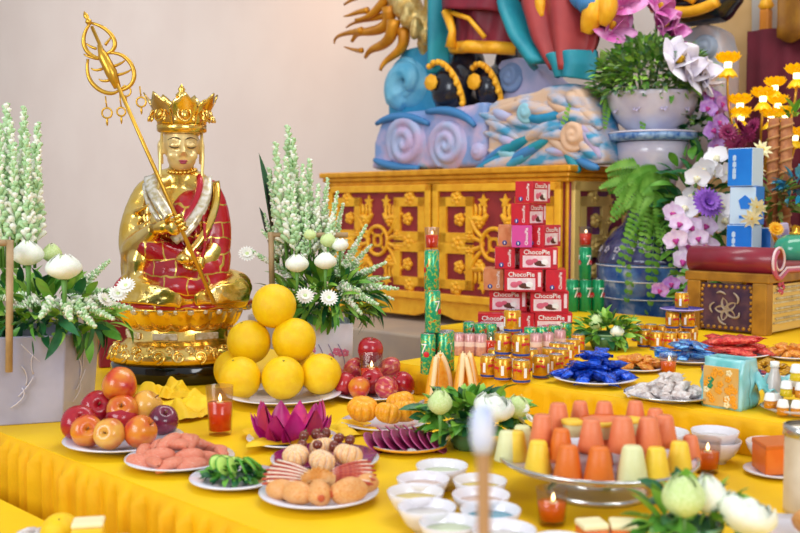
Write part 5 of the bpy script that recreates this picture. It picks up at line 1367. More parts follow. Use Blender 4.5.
cg('gold can on the violet saucer at the top of the right gold pile', p + Vector((0, 0, 0.0045)), rz=0.4, group='gold cans of the right pile', scale=RG * 0.95)
# ---- small lotus group
p = at(607, 349, T1)
sv = T('flower_bowl', 'small green bowl of lotus behind the blue candy packets', 'bowl', p)
MB().lathe([(0, 0), (0.05, 0), (0.065, 0.03), (0.07, 0.055), (0.064, 0.055), (0.05, 0.015), (0, 0.012)], 24).build('bowl_body', mat('green_glass', '#5c8f62'), sv)
MB().lathe([(0.063, 0.052), (0.071, 0.053), (0.072, 0.058), (0.064, 0.058)], 24).build('bowl_rim', mat('green_rim', '#86b08a'), sv)
foliage('foliage', 'leafy green foliage around the lotus behind the blue packets', 'foliage', p + Vector((0.0, 0, 0.065)), 0.105, 0.07, 0.05, 170, (0.035, 0.06), (0.016, 0.026), [m_leaf, m_leafb, m_leafd], (5, 3, 2), up=0.3, seed=51, zmin=T1 + 0.004)
lotus_g('pale green lotus bud behind the blue packets', atd(596, 330, 3.50), 0.4, scale=(0.03, 0.03, 0.036))
lotus_w('white lotus behind the blue packets, right of its green bud', atd(617, 337, 3.46), 0.4, scale=0.03)
lotus_g('half hidden pale green lotus among leaves behind the blue packets', atd(624, 330, 3.55), 0.4, scale=0.022)
# ---- wrapped sweets
def foil(name, c, c2, rough=0.22, metal=0.35): return mat(name, c, rough, metal, c2=c2, nscale=3, lo=0.42, hi=0.58, bump=0.9, bscale=5, coat=0.4)
def mk_packet(name, cat, m, lx=1.0, ly=0.42, lz=0.24, m2=None, seed=0):
    def mk():
        t = T(name, 'packet', cat)
        b = MB()
        def f(u, v):
            x = (u - 0.5) * 2; a = 2 * PI * v
            e = (1 - abs(x) ** 3.5) ** 0.6 if abs(x) < 1 else 0
            y = math.cos(a) * ly * (0.82 + 0.18 * abs(x) ** 4); z = math.sin(a) * lz * e
            q = 0.10 * mnoise.noise(Vector((x * 2.3, a * 1.1, seed))) * (0.4 + e)
            return (x * lx * 0.86, y * (1 + q), z + q * lz * 2)
        b.grid(f, 20, 18)
        b.build('wrapper', m, t)
        for s in (-1, 1):
            bb = MB()
            bb.grid(lambda u, v, s=s: (s * lx * (0.84 + 0.16 * u), (v - 0.5) * 2 * ly * (0.9 + 0.12 * u), 0.05 * lz * math.sin(v * 40) + 0.1 * lz * math.sin(v * 5 + s)), 2, 24)
            bb.build('crimped_end', m2 or m, t, solid=0.012)
        return t
    return mk
def heap(kind, label, group, c, r, n, s, z, seed, layers=2, tilt=0.35, flat=0.8):
    rr = random.Random(seed)
    k = 0
    for L_ in range(layers):
        nn = int(n * (0.62 if L_ == 0 else 0.38 / max(1, layers - 1))); rad = r * (1 - 0.42 * L_)
        for i in range(nn):
            a = 2 * PI * i / nn + rr.uniform(-0.3, 0.3); q = rad * math.sqrt(rr.uniform(0.12, 1.0))
            kind(label, Vector((c.x + q * math.cos(a), c.y + q * math.sin(a) * flat, z + s * (0.3 + 0.5 * L_))), group=group, scale=s * rr.uniform(0.9, 1.1), rot=(rr.uniform(-tilt, tilt), rr.uniform(-tilt, tilt), rr.uniform(0, PI)))
blue_pk = Kind(mk_packet('blue_packet', 'sweets', foil('foil_blue', '#0a35a8', '#1a5ce0', 0.15, 0.5)))
white_cd = Kind(mk_packet('white_sweet', 'sweets', foil('paper_white', '#eee6e2', '#dccac2', 0.45, 0.0), 1.0, 0.40, 0.36, None, 3))
blue2 = Kind(mk_packet('sky_blue_packet', 'sweets', foil('foil_skyblue', '#1467c8', '#6fb0e6'), 1.0, 0.34, 0.16, None, 5))
red_pk = Kind(mk_packet('red_packet', 'sweets', foil('foil_red', '#d0262a', '#e8604a'), 1.0, 0.3, 0.2, None, 6))
gold_cd = Kind(mk_packet('gold_sweet', 'sweets', foil('foil_gold', '#e8b01a', '#c98a10'), 1.0, 0.5, 0.42, None, 7))
or_pk = Kind(mk_packet('orange_packet', 'sweets', foil('foil_orange', '#e8821c', '#f2a63a', 0.3, 0.15), 1.0, 0.55, 0.4, None, 8))
mix_cd = Kind(mk_packet('dark_blue_sweet', 'sweets', foil('foil_mixed', '#25366f', '#b53a3a'), 1.0, 0.5, 0.4, None, 9))
c, r, h = PLATE('silver plate heaped with shiny blue packets', 595, 377, 42, T1, m_plate)
heap(blue_pk, 'shiny blue foil packet in the heap left on the raised cloth', 'blue foil packets', c, r * 0.78, 24, 0.05, T1 + 0.012, 61, 3, 0.45)
c, r, h = PLATE('silver plate of white paper wrapped sweets', 669, 393, 44, T1, m_plate, rimcol=m_silver)
heap(white_cd, 'small white paper wrapped sweet on the silver plate', 'white wrapped sweets', c, r * 0.80, 40, 0.034, T1 + 0.01, 62, 3, 0.4)
c, r, h = PLATE('plate of sky blue packets behind the white sweets', 690, 358, 33, T1, m_plate)
heap(blue2, 'sky blue and white packet on the plate behind the white sweets', 'sky blue packets', c, r * 0.8, 16, 0.058, T1 + 0.012, 63, 2, 0.25)
c, r, h = PLATE('plate of red packets before the gold altar stand', 731, 352, 38, T1, m_plate)
heap(red_pk, 'red packet heaped before the gold altar stand', 'red packets', c, r * 0.85, 22, 0.06, T1 + 0.012, 64, 2, 0.2)
c, r, h = PLATE('plate of small gold sweets right of the floral bag', 768, 371, 34, T1, m_plate)
heap(gold_cd, 'small gold wrapped sweet on the plate behind the floral bag', 'gold wrapped sweets', c, r * 0.85, 44, 0.022, T1 + 0.012, 65, 3, 0.5)
c, r, h = PLATE('plate of orange packets at the right behind the gold sweets', 790, 355, 26, T1, m_plate)
heap(or_pk, 'orange foil packet on the far right plate', 'orange packets at far right', c, r * 0.85, 16, 0.03, T1 + 0.012, 66, 2, 0.4)
c, r, h = PLATE('plate of orange packets beside the small lotus group', 637, 367, 27, T1, m_plate)
heap(or_pk, 'orange packet beside the small lotus group', 'orange packets by the lotus', c, r * 0.85, 16, 0.030, T1 + 0.012, 67, 2, 0.4)
p = at(753, 380, T1); heap(mix_cd, 'dark blue and red sweet lying behind the floral bag', 'dark blue sweets', p, 0.07, 12, 0.022, T1 + 0.004, 68, 2, 0.3)
p = at(716, 372, T1); heap(mix_cd, 'dark blue and red sweet lying beside the white sweets', 'dark blue sweets beside white ones', p, 0.045, 7, 0.022, T1 + 0.004, 69, 2, 0.3)
gl_o('short glass of orange oil with flame among the orange packets', at(668, 374, T1), group='floating candle glasses', scale=0.027)
# ---- floral gift bag
p = at(730, 406, T1)
gb = T('gift_bag', 'teal gift bag with orange flower print lying beside the white sweets', 'bag', p, -0.8)
m_teal = mat('bag_teal', '#6cc0c0', 0.3, c2='#a4dbe0', nscale=9, lo=0.4, hi=0.6, bump=0.8, bscale=14, coat=0.4)
m_print = mat('bag_print', '#e0a84a', 0.4, c2='#d9b070', nscale=16)
b = MB()
def bag(u, v):
    a = 2 * PI * u; sq_ = max(abs(math.cos(a)), abs(math.sin(a)))
    w, d_ = 0.052, 0.045
    taper = 1 - 0.35 * max(0, v - 0.7) / 0.3
    q = 1 + 0.12 * mnoise.noise(Vector((math.cos(a) * 2, math.sin(a) * 2, v * 5)))
    return (w * math.cos(a) / sq_ * q, d_ * math.sin(a) / sq_ * taper * q, 0.125 * v)
b.grid(bag, 40, 12); b.build('bag_body', m_teal, gb, solid=0.002)
b = MB(); b.box((0, -0.0505, 0.056), (0.094, 0.004, 0.100)); b.build('printed_panel', m_print, gb, bevel=0.001)
rr = random.Random(9); b = MB()
for k in range(26):
    x, z = rr.uniform(-0.042, 0.042), rr.uniform(0.012, 0.10); mi = rr.choice((0, 0, 1, 2))
    for q in range(5):
        b.ell((x + 0.005 * math.cos(q * 1.257), -0.053, z + 0.005 * math.sin(q * 1.257)), (0.0042, 0.0012, 0.0042), None, mi, 6, 4)
b.build('flower_print', [mat('print_orange', '#f0a01a', 0.5), mat('print_green', '#1f8a5a', 0.5), mat('print_pale', '#f2e2b0', 0.5)], gb)
b = MB()
def tail(u, v):
    x = 0.05 + 0.16 * u; w = 0.05 + 0.03 * math.sin(u * 5)
    return rotz(0.85) @ Vector((x, -0.01 + (v - 0.5) * 0.09 + 0.015 * mnoise.noise(Vector((u * 6, v * 6, 2))), 0.02 + 0.055 * (1 - 0.35 * u) * (0.5 + 0.5 * math.sin(v * PI)) + 0.03 * mnoise.noise(Vector((u * 7, v * 8, 5)))))
b.grid(tail, 24, 20); b.build('crumpled_flap', m_teal, gb, solid=0.003)
# ---- jelly cups pyramid at the right edge
p = at(797, 413, T1)
gp = T('glass_plate', 'clear glass plate under the jelly cups at the right edge', 'plate', p)
m_glassp = mat('pale_glass', '#d9cfc6', 0.1, alpha=0.55, coat=0.5)
MB().lathe([(0, 0), (0.05, 0), (0.085, 0.014), (0.083, 0.017), (0.05, 0.004), (0, 0.004)], 36).build('dish', m_glassp, gp)
MB().lathe([(0.082, 0.013), (0.087, 0.015), (0.082, 0.018)], 36).build('dish_rim', m_glassp, gp)
def mk_cup(m):
    def mk():
        t = T('jelly_cup', 'jelly cup', 'cup')
        MB().lathe([(0, 0), (0.92, 0), (1.0, 0.1), (0.92, 1.25), (0, 1.25)], 20).build('jelly', m, t)
        MB().lathe([(0.9, 1.25), (1.0, 1.27), (0.98, 1.4), (0.75, 2.4), (0.6, 2.5), (0, 2.5)], 20).build('white_cap', m_white, t)
        return t
    return mk
jc_o = Kind(mk_cup(mat('jelly_orange', '#e8941a', 0.2, trans=0.3))); jc_y = Kind(mk_cup(mat('jelly_yellow', '#eed020', 0.2, trans=0.3)))
for i, (px, dd) in enumerate(((770, -0.02), (783, -0.05), (797, -0.06), (811, -0.05), (776, 0.04), (806, 0.04))):
    q = atd(px, 400, p.y + dd); q.z = T1 + 0.017 * (1 if i in (0, 3) else 0.4)
    jc_o('orange jelly cup with white cap, %s in the bottom ring at right edge' % ORD[i], q, group='capped jelly cups', scale=0.0145)
for i, (px, dd, k) in enumerate(((786, 0.0, 0), (801, -0.02, 1), (793, 0.03, 1))):
    q = atd(px, 400, p.y + dd); q.z = T1 + 0.006 + 0.0145 * 2.5
    (jc_y, jc_o)[k]('%s jelly cup with white cap, %s in the upper ring at right edge' % (('yellow', 'orange')[k], ORD[i]), q, group='capped jelly cups', scale=0.0150)
q = atd(796, 400, p.y); q.z = T1 + 0.006 + 0.0145 * 2.5 * 2 + 0.002
jc_y('yellow green jelly cup crowning the stack at right edge', q, group='capped jelly cups', scale=0.016)
bt = T('grey_bottle', 'small milky grey bottle leaning beside the jelly cups', 'bottle', atd(771, 397, p.y + 0.05) * Vector((1, 1, 0)) if False else Vector((atd(774, 397, p.y + 0.06).x, p.y + 0.06, T1)))
MB().lathe([(0, 0), (0.022, 0), (0.024, 0.01), (0.022, 0.055), (0.010, 0.095), (0.009, 0.105), (0, 0.105)], 20).build('bottle_body', mat('milky_grey', '#cdc3bd', 0.2, coat=0.4), bt)
MB().lathe([(0, 0.104), (0.011, 0.104), (0.011, 0.118), (0, 0.119)], 16).build('bottle_cap', m_white, bt)

# ================================================================== BLUE VASE, TALL STAND AND FLOWERS AT THE RIGHT
PZT = 0.73
m_bw = mat('blue_white_porcelain', '#2a55a4', 0.12, c2='#5585c8', nscale=9, lo=0.40, hi=0.58, c3='#c9d8ec', coat=0.6, detail=8)
m_bwd = mat('dark_blue_glaze', '#2c3264', 0.15, c2='#5a5c90', nscale=16, c3='#c0b8d0', lo=0.45, hi=0.66, coat=0.6)
m_por = mat('stand_porcelain', '#d9d3e2', 0.15, c2='#c4bdd4', nscale=6, coat=0.5)
vp = Vector((1.25, 4.98, PZT)); zt = 1.755; h = zt - PZT
bv = T('porcelain_vase', 'huge blue and white porcelain vase beside the cabinet carrying the flower bowl', 'vase', vp)
MB().lathe([(0, 0), (0.19, 0), (0.20, 0.02), (0.215, 0.10), (0.25, 0.24), (0.266, 0.33), (0.264, 0.385)], 48).build('vase_body', m_bw, bv)
MB().lathe([(0.266, 0.385), (0.268, 0.39), (0.262, 0.41), (0.24, 0.47), (0.19, 0.53), (0.135, 0.585), (0.115, 0.64), (0.112, 0.72)], 48).build('vase_shoulder', m_bwd, bv)
MB().lathe([(0.112, 0.72), (0.118, 0.78), (0.145, 0.85), (0.172, 0.91), (0.178, h - 0.05), (0.165, h - 0.045), (0.15, 0.9), (0.10, 0.8)], 44).build('vase_mouth', m_por, bv)
b = MB()
for z, q in ((0.375, 0.2665), (0.30, 0.2635), (0.215, 0.2465)): b.tube([(q * math.cos(2 * PI * k / 44), q * math.sin(2 * PI * k / 44), z) for k in range(44)], 0.0026, 5, closed=True)
b.build('white_bands', m_white, bv)
b = MB()
for k in range(20):
    for q in range(5):
        b.ell((0.014 * math.cos(q * 1.257), 0.0, 0.014 * math.sin(q * 1.257)), (0.008, 0.002, 0.008), rotz(2 * PI * k / 20) @ tr(0, -0.246, 0.455) @ rotx(-0.5), 0, 6, 4)
b.build('shoulder_blossoms', m_por, bv)
sp = vp
ts = T('vase_dish', 'flat blue rimmed porcelain dish on the mouth of the huge blue vase', 'dish', vp + Vector((0, 0, h - 0.044)))
MB().lathe([(0, 0), (0.20, 0), (0.225, 0.008), (0.228, 0.036), (0.218, 0.044), (0, 0.044)], 44).build('disc', mat('blue_band_porcelain', '#3a67a8', 0.15, c2='#8fb0d6', nscale=30, coat=0.5), ts)
MB().lathe([(0.219, 0.041), (0.229, 0.038), (0.230, 0.043), (0.22, 0.047)], 44).build('disc_edge', m_por, ts)
pb = T('plant_bowl', 'pale lilac porcelain bowl of flowers on the dish above the vase', 'bowl', sp + Vector((0.0, 0, h + 0.003)))
MB().lathe([(0, 0), (0.12, 0), (0.125, 0.01), (0.17, 0.05), (0.215, 0.12), (0.222, 0.165), (0.232, 0.185), (0.225, 0.19), (0.21, 0.165), (0.16, 0.15), (0, 0.15)], 44).build('bowl_body', m_por, pb)
b = MB()
for k in range(10):
    M = rotz(2 * PI * k / 10) @ tr(0, -0.207, 0.105) @ rotx(-0.5)
    for q in range(5): b.ell((0.013 * math.cos(q * 1.257), 0, 0.013 * math.sin(q * 1.257)), (0.008, 0.003, 0.008), M, 0, 6, 4)
b.build('embossed_blossoms', mat('emboss_lilac', '#c9bfe0', 0.2), pb)
bc = sp + Vector((0.01, 0, h + 0.2))
m_succ = mat('succulent_green', '#6d9445', 0.5, c2='#93b362', nscale=30); m_sage = mat('sage_green', '#7f9f86', 0.5, c2='#5f8a5a', nscale=20)
foliage('foliage', 'dense mixed greenery filling the lilac bowl above the blue vase', 'foliage', bc + Vector((-0.02, -0.02, 0.06)), 0.29, 0.22, 0.19, 1500, (0.035, 0.07), (0.016, 0.03), [m_succ, m_leafb, m_sage, m_leaf], (5, 3, 3, 2), up=0.4, seed=71)
def leafspray(name, label, px, py, tips, d, W=0.05, m=m_leaf):
    b = MB(); o = atd(px, py, d)
    for (tx, ty, dd) in tips:
        q = atd(tx, ty, d + dd); leaf_on(b, o, q - o, (q - o).length, W, rnd(-0.5, 0.5), 0.15, 0.2, 0, 2, 6)
    return tag(b.build(name, m), label, 'leaves', kind='stuff')
leafspray('long_leaves', 'long narrow leaves sticking out to the left of the planted bowl', 622, 80, [(581, 50, 0), (585, 68, -0.05), (592, 84, 0), (588, 100, 0.02), (600, 58, 0.05), (612, 45, 0.1), (640, 38, 0.1), (578, 92, 0)], 5.1)
# ferns
m_fern = mat('fern_green', '#5f9a30', 0.5, c2='#85b84c', nscale=14)
fern_n = 0
def fern(label, p, d, Ln, W, droop, n=16):
    o = T('fern_frond', label, 'fern', p, group='fern fronds of the blue vase')
    b = MB(); frond_on(b, (0, 0, 0), d, Ln, W, droop, 0, n, (0.25, -1, 0.3)); b.build('leaflets', m_fern, o)
    MB().tube([Vector(d).normalized() * (-0.03), Vector(d).normalized() * 0.02], 0.004, 6).build('stalk', m_stem, o)
for (px, py, d, dv, Ln, W, dr, lab) in ((645, 108, 5.02, (-0.15, -0.5, 0.2), 0.24, 0.035, 1.0, 'fern frond hanging over the front of the lilac bowl'), (600, 95, 5.1, (-0.35, -0.2, 0.1), 0.26, 0.04, 0.9, 'fern frond hanging left of the lilac bowl'), (610, 100, 5.1, (-0.1, -0.3, 0.1), 0.22, 0.035, 1.1, 'short fern frond at the left lip of the lilac bowl'), (676, 104, 5.05, (0.1, -0.5, 0.2), 0.2, 0.035, 1.0, 'fern frond at the right of the lilac bowl')):
    fern(lab, atd(px, py, d), dv, Ln, W, dr)
FB = atd(660, 178, 4.85)
for i, (tx, ty, dd, dr) in enumerate(((603, 184, 0.0, 0.15), (608, 174, 0.05, 0.1), (616, 200, -0.05, 0.25), (624, 222, -0.05, 0.45), (636, 255, -0.08, 0.6), (645, 262, -0.05, 0.6), (655, 285, -0.05, 0.5), (662, 310, -0.05, 0.5), (672, 300, -0.06, 0.5), (610, 194, 0.06, 0.3), (630, 168, 0.1, 0.05), (648, 240, -0.1, 0.5), (628, 210, -0.12, 0.4), (668, 250, -0.1, 0.5), (640, 192, -0.15, 0.3), (600, 178, 0.02, 0.3), (618, 212, -0.1, 0.3), (634, 236, -0.12, 0.5), (656, 268, -0.12, 0.5), (645, 215, -0.15, 0.35), (658, 228, -0.14, 0.4), (626, 190, -0.1, 0.25), (676, 205, -0.1, 0.3))):
    q = atd(tx, ty, 4.85 + dd); dv = q - FB; Ln = dv.length
    st_ = dv + Vector((0, 0, dr * Ln))
    fern('green fern frond arching from below the vase dish, reaching ' + ('far left' if tx < 615 else 'left and down' if tx < 640 else 'straight down' if tx < 665 else 'down to the right'), FB + Vector((rnd(-0.02, 0.02), 0, rnd(-0.03, 0.03))), st_, Ln, 0.062, dr * Ln / st_.length if False else dr, 20)
# flower kinds
def mk_magnolia(m1, m2):
    def mk():
        t = T('magnolia_flower', 'magnolia', 'flower')
        for k in range(9):
            b = MB(); a = 2 * PI * k / (6 if k < 6 else 3) + (0.4 if k >= 6 else 0)
            b.grid(petal(1.0, 0.80, cup=0.45, bend=0.5 if k < 6 else -0.1, base=0.35), 5, 7, rotz(a) @ tr(0, -0.08, 0) @ rotx(0.85 if k < 6 else 0.35), 0)
            b.build('petal', m1, t)
        MB().ell((0, 0, 0.2), (0.14, 0.14, 0.22), None, 0, 10, 8).build('flower_centre', m2, t)
        return t
    return mk
m_mag = mat('magnolia_pink', '#cf5fae', 0.5, c2='#e39fd0', nscale=2.2, lo=0.4, hi=0.6)
m_magw = mat('magnolia_white', '#efe9f2', 0.5, c2='#dcd4e4', nscale=2)
mag = Kind(mk_magnolia(m_mag, m_yel)); magw = Kind(mk_magnolia(m_magw, m_yel))
for i, (px, py, s, rot, lab) in enumerate(((611, 29, 0.125, (1.0, 0, 0.2), 'pink magnolia at the left of the tall bowl'), (628, 4, 0.12, (0.9, 0, -0.4), 'pink magnolia at the top edge over the tall bowl'), (657, 10, 0.11, (0.8, 0.3, 0.4), 'pink magnolia at top right over the tall bowl'), (660, 26, 0.12, (1.2, 0.3, 0.9), 'pink magnolia hanging at the right of the tall bowl, upper'), (672, 36, 0.10, (1.6, 0.2, 1.2), 'pink magnolia hanging at the right of the tall bowl, lowest'))):
    mag(lab, atd(px, py, 5.0), group='pink magnolias', scale=s, rot=rot)
for i, (px, py, s, rot, lab) in enumerate(((676, 62, 0.13, (1.2, 0.3, 0.5), 'white magnolia right of the tall bowl, upper one'), (690, 74, 0.12, (1.3, 0.2, 0.9), 'white magnolia right of the tall bowl, middle one'), (703, 78, 0.11, (1.4, 0.4, 1.2), 'white magnolia right of the tall bowl, lower one'))):
    magw(lab, atd(px, py, 4.75), group='white magnolias', scale=s * 0.95, rot=rot)
b = MB()
for (px, py, tx, ty) in ((636, 90, 611, 33), (640, 90, 628, 8), (648, 88, 657, 14), (654, 90, 661, 28), (660, 90, 676, 64), (664, 92, 702, 80)):
    b.tube(bez([atd(px, py, 5.2), atd((px + tx) / 2 + 4, (py + ty) / 2 - 8, 5.1), atd(tx, ty, 5.0)], 8), 0.007, 6)
tag(b.build('branches', m_stem), 'green brown stems carrying the magnolias out of the tall bowl', 'stems', kind='stuff')
def mk_orchid(m1, m2):
    def mk():
        t = T('orchid_bloom', 'orchid', 'flower')
        b = MB()
        for a, L_, W in ((PI / 2, 0.95, 0.62), (PI / 2 + 2.1, 0.95, 0.6), (PI / 2 - 2.1, 0.95, 0.6)):
            b.grid(petal(L_, W, cup=0.2, bend=0.25, base=0.3), 4, 6, roty(-(a - PI / 2)), 0)
        b.build('sepals', m1, t)
        b = MB()
        for s in (-1, 1): b.grid(petal(1.0, 1.05, cup=0.15, bend=0.2, base=0.3), 5, 6, tr(0, -0.05, 0.02) @ roty(s * 1.30), 0)
        b.build('petals', m1, t)
        b = MB(); b.ell((0, -0.16, -0.12), (0.16, 0.16, 0.24)); b.ell((-0.15, -0.14, -0.02), (0.10, 0.09, 0.13)); b.ell((0.15, -0.14, -0.02), (0.10, 0.09, 0.13)); b.build('lip', m2, t)
        MB().ell((0, -0.16, 0.06), (0.07, 0.07, 0.09), None, 0, 8, 6).build('column', m_yel, t)
        return t
    return mk
m_orw = mat('orchid_white', '#f4f2f8', 0.5); m_orp = mat('orchid_lilac', '#e2c4e4', 0.5, c2='#efdcf0', nscale=2.5); m_orm = mat('orchid_magenta', '#b8328c', 0.45); m_orv = mat('orchid_violet', '#b377cf', 0.5, c2='#caa0e0', nscale=2.5)
orw = Kind(mk_orchid(m_orw, mat('orchid_cream', '#ece8c8', 0.5))); orp = Kind(mk_orchid(m_orp, m_orm)); orv = Kind(mk_orchid(m_orv, m_orm))
rr = random.Random(17)
def orch(kind, items, d, lab, group, s):
    for i, (px, py) in enumerate(items):
        kind(lab % ORD[i], atd(px, py, d + rr.uniform(-0.06, 0.06)), group=group, scale=s * rr.uniform(0.88, 1.12), rot=(rr.uniform(-0.35, 0.15), rr.uniform(-0.6, 0.6), rr.uniform(-0.5, 0.4)))
orch(orw, [(702, 170), (716, 158), (712, 172), (727, 172), (690, 196), (697, 178), (722, 205), (724, 220), (685, 208)], 4.62, 'white orchid bloom right of the blue vase, %s from the top', 'white orchids', 0.062)
orch(orp, [(672, 214), (680, 224), (691, 228), (706, 226), (698, 238), (676, 240), (688, 247), (706, 246), (712, 258), (697, 260), (682, 262), (702, 272), (690, 276)], 4.5, 'lilac orchid bloom with magenta lip in the cascade, %s from the top', 'lilac orchids', 0.058)
orch(orv, [(671, 284), (660, 290), (690, 292), (703, 300), (708, 322), (700, 312)], 4.3, 'violet orchid bloom near the right gold can pile, %s from the top', 'violet orchids', 0.042)
orch(orv, [(705, 92), (712, 98), (708, 108), (716, 112), (719, 122), (713, 130), (720, 136), (716, 146), (722, 104)], 4.8, 'violet blossom in the chain right of the tall bowl, %s from the top', 'violet chain', 0.05)
mum_v = Kind(daisy_mk(mat('mum_violet', '#9c62cc', 0.5, c2='#7f4ab2', nscale=3), mat('mum_violet_centre', '#7a3fb0', 0.5), 22, rows=4))
mum_v('round violet chrysanthemum among the white orchids', atd(707, 203, 4.5), scale=0.078, rot=(1.2, 0, 0.2))
foliage('foliage', 'dark green leaves behind the orchid cascade', 'foliage', atd(697, 225, 4.75), 0.16, 0.09, 0.36, 170, (0.06, 0.12), (0.03, 0.05), [m_leafd, m_leaf], (3, 2), up=0.0, seed=73)
foliage('foliage', 'leafy garland right of the lilac bowl above the orchids', 'foliage', atd(697, 128, 4.95), 0.13, 0.09, 0.20, 170, (0.05, 0.09), (0.025, 0.04), [m_leafd, m_leaf, m_sage], (3, 2, 1), up=0.0, seed=74)
foliage('foliage', 'green leaves at the foot of the orchid cascade', 'foliage', atd(700, 290, 4.35), 0.07, 0.05, 0.09, 50, (0.07, 0.12), (0.03, 0.05), [m_leaf, m_leafb], (2, 1), up=0.0, seed=75)
b = MB(); b.tube(bez([atd(690, 320, 4.5), atd(675, 260, 4.6), atd(690, 180, 4.7), atd(712, 150, 4.7)], 20), 0.008, 6); b.tube(bez([atd(690, 320, 4.5), atd(710, 260, 4.55), atd(720, 200, 4.65)], 14), 0.006, 6)
tag(b.build('orchid_stems', m_stem), 'green stems carrying the orchid cascade beside the blue vase', 'stems', kind='stuff')
m_burg = mat('burgundy_petal', '#7a1f4a', 0.5, c2='#942a5e', nscale=3)
mum_b = Kind(daisy_mk(m_burg, mat('burgundy_centre', '#5a1436', 0.5), 16, rows=3))
for i, (px, py) in enumerate(((728, 132), (738, 126), (747, 134), (734, 142), (744, 145), (753, 127))):
    mum_b('burgundy blossom left of the incense pillars, %s from the left' % ORD[i], atd(px, py, 4.6), group='burgundy blossoms', scale=0.05, rot=(1.1, 0.2 * (i % 3 - 1), i))
mum_y = Kind(daisy_mk(mat('petal_cream_yellow', '#efe3a0', 0.5, c2='#f4ecc4', nscale=3), m_yel, 9, rows=2, name='cream_lily'))
for i, (px, py, lab) in enumerate(((762, 150, 'cream yellow lily left of the incense pillars, upper'), (759, 168, 'cream yellow lily left of the incense pillars, lower'), (757, 207, 'cream yellow lily hanging over the blue cartons, upper'), (752, 219, 'cream yellow lily hanging over the blue cartons, lower'), (769, 258, 'creamy white blossom lying on the red scroll stand'))):
    mum_y(lab, atd(px, py, 4.2 if i > 1 else 4.5), group='cream lilies', scale=0.05, rot=(1.1, 0.2, i))
mum_o = Kind(daisy_mk(mat('petal_marigold', '#f0a010', 0.5, c2='#f5c02a', nscale=3), m_yel, 20, rows=4, name='marigold'))
for i, (px, py, lab) in enumerate(((776, 229, 'orange marigold above the green jar, upper'), (774, 240, 'orange marigold above the green jar, lower'), (797, 232, 'orange marigold at right edge above the green jar'))):
    mum_o(lab, atd(px, py, 4.25), group='marigolds', scale=0.036, rot=(1.1, 0, i))
# ---- red and gold scroll altar stand
AC = Vector((1.42, 3.86, T1))
alt = T('scroll_table', 'gold carved altar stand with red scroll-ended top at the right', 'table', AC, ALT)
W_, D_ = 0.34, 1.05; HB_ = 0.205
m_pgold = mat('pale_gold', '#e8c876'); m_redl = mat('scroll_red', '#8e1f33', 0.35, c2='#7c1a2c', nscale=6, coat=0.3)
m_oldgold = mat('old_gold', '#b5822c', 0.4, 0.35, c2='#8f6220', nscale=9)
for x in (-W_ + 0.03, -0.03):
    for y in (0.03, D_ - 0.03): MB().box((x, y, HB_ / 2), (0.06, 0.06, HB_)).build('leg', m_oldgold, alt, bevel=0.005)
fp_ = MB().box((-W_ / 2, 0.02, HB_ / 2), (W_ - 0.12, 0.02, HB_ - 0.02)).build('front_panel', mat('panel_violet', '#3a2440', 0.4, c2='#5a3a48', nscale=20), alt)
b = MB(); M = tr(-W_ / 2, 0.008, HB_ / 2) @ rotx(PI / 2)
for k in range(9):
    for s in (-1, 1):
        b.ell((-0.10 + 0.025 * k, s * 0.082, 0), (0.008, 0.008, 0.006), M, 0, 8, 5)
for k in range(7):
    for s in (-1, 1): b.ell((s * 0.105, -0.07 + 0.023 * k, 0), (0.008, 0.008, 0.006), M, 0, 8, 5)
b.build('bead_border', m_oldgold, fp_)
b = MB()
for k in range(5):
    a = 2 * PI * k / 5 + 0.3
    b.grid(petal(0.05, 0.03, cup=0.3, bend=0.3), 3, 5, M @ tr(0, -0.01, 0) @ rotz(a) @ rotx(-PI / 2 - 0.25)); 
    curl(b, [(0.05 * math.cos(a), 0.05 * math.sin(a)), (0.08 * math.cos(a + 0.3), 0.07 * math.sin(a + 0.3)), (0.06 * math.cos(a + 0.7), 0.07 * math.sin(a + 0.7))], 0.005, M)
b.build('panel_flower', mat('panel_grey_gold', '#9c8a78', 0.45), fp_)
MB().box((-0.012, D_ / 2, HB_ / 2), (0.02, D_ - 0.12, HB_ - 0.02)).build('side_panel', m_pgold, alt)
b = MB(); M = tr(0.0, 0, 0) @ rotz(PI / 2) @ rotx(PI / 2)          # x -> back, y -> up
for z in (0.045, 0.085, 0.125, 0.165):
    b.box((D_ / 2, z, 0.002), (D_ - 0.13, 0.006, 0.008), M)
    for k in range(40): b.ell((0.09 + k * 0.0225, z + 0.016, 0.002), (0.007, 0.006, 0.006), M, 0, 6, 4)
b.build('carved_rows', mat('carved_cream', '#d9cfae', 0.4, c2='#b3a07c', nscale=20), alt)
for k in range(4):
    b = MB()
    for q in range(5): b.ell((0.12 + 0.22 * k + 0.02 * math.cos(q * 1.257), 0.185 + 0.02 * math.sin(q * 1.257), 0.004), (0.012, 0.012, 0.006), M, 0, 8, 5)
    b.build('painted_flower', mat('painted_rose', '#c04a6c', 0.5), alt)
MB().box((-W_ / 2, D_ / 2, HB_ + 0.018), (W_ + 0.02, D_, 0.036)).build('frieze', m_oldgold, alt, bevel=0.004)
def scroll_profile():
    # side outline (y back, z up): slab that rises and rolls up at the near end
    out = [(D_ + 0.02, 0.066), (0.25, 0.066), (0.14, 0.068)]
    cx, cz = 0.075, 0.10
    for k in range(30):
        a = -PI / 2 - 2 * PI * 1.25 * k / 29; r_ = 0.062 - 0.030 * k / 29
        out.append((cx + r_ * math.cos(a), cz + r_ * math.sin(a)))
    return out
b = MB(); pts = scroll_profile(); x0, x1 = -W_ - 0.015, 0.012
vs, fs = [], []
n_ = len(pts)
nr = []
for i in range(n_):
    p_, q_ = pts[max(0, i - 1)], pts[min(n_ - 1, i + 1)]
    t_ = Vector((q_[0] - p_[0], q_[1] - p_[1])).normalized(); nr.append((-t_.y, t_.x))
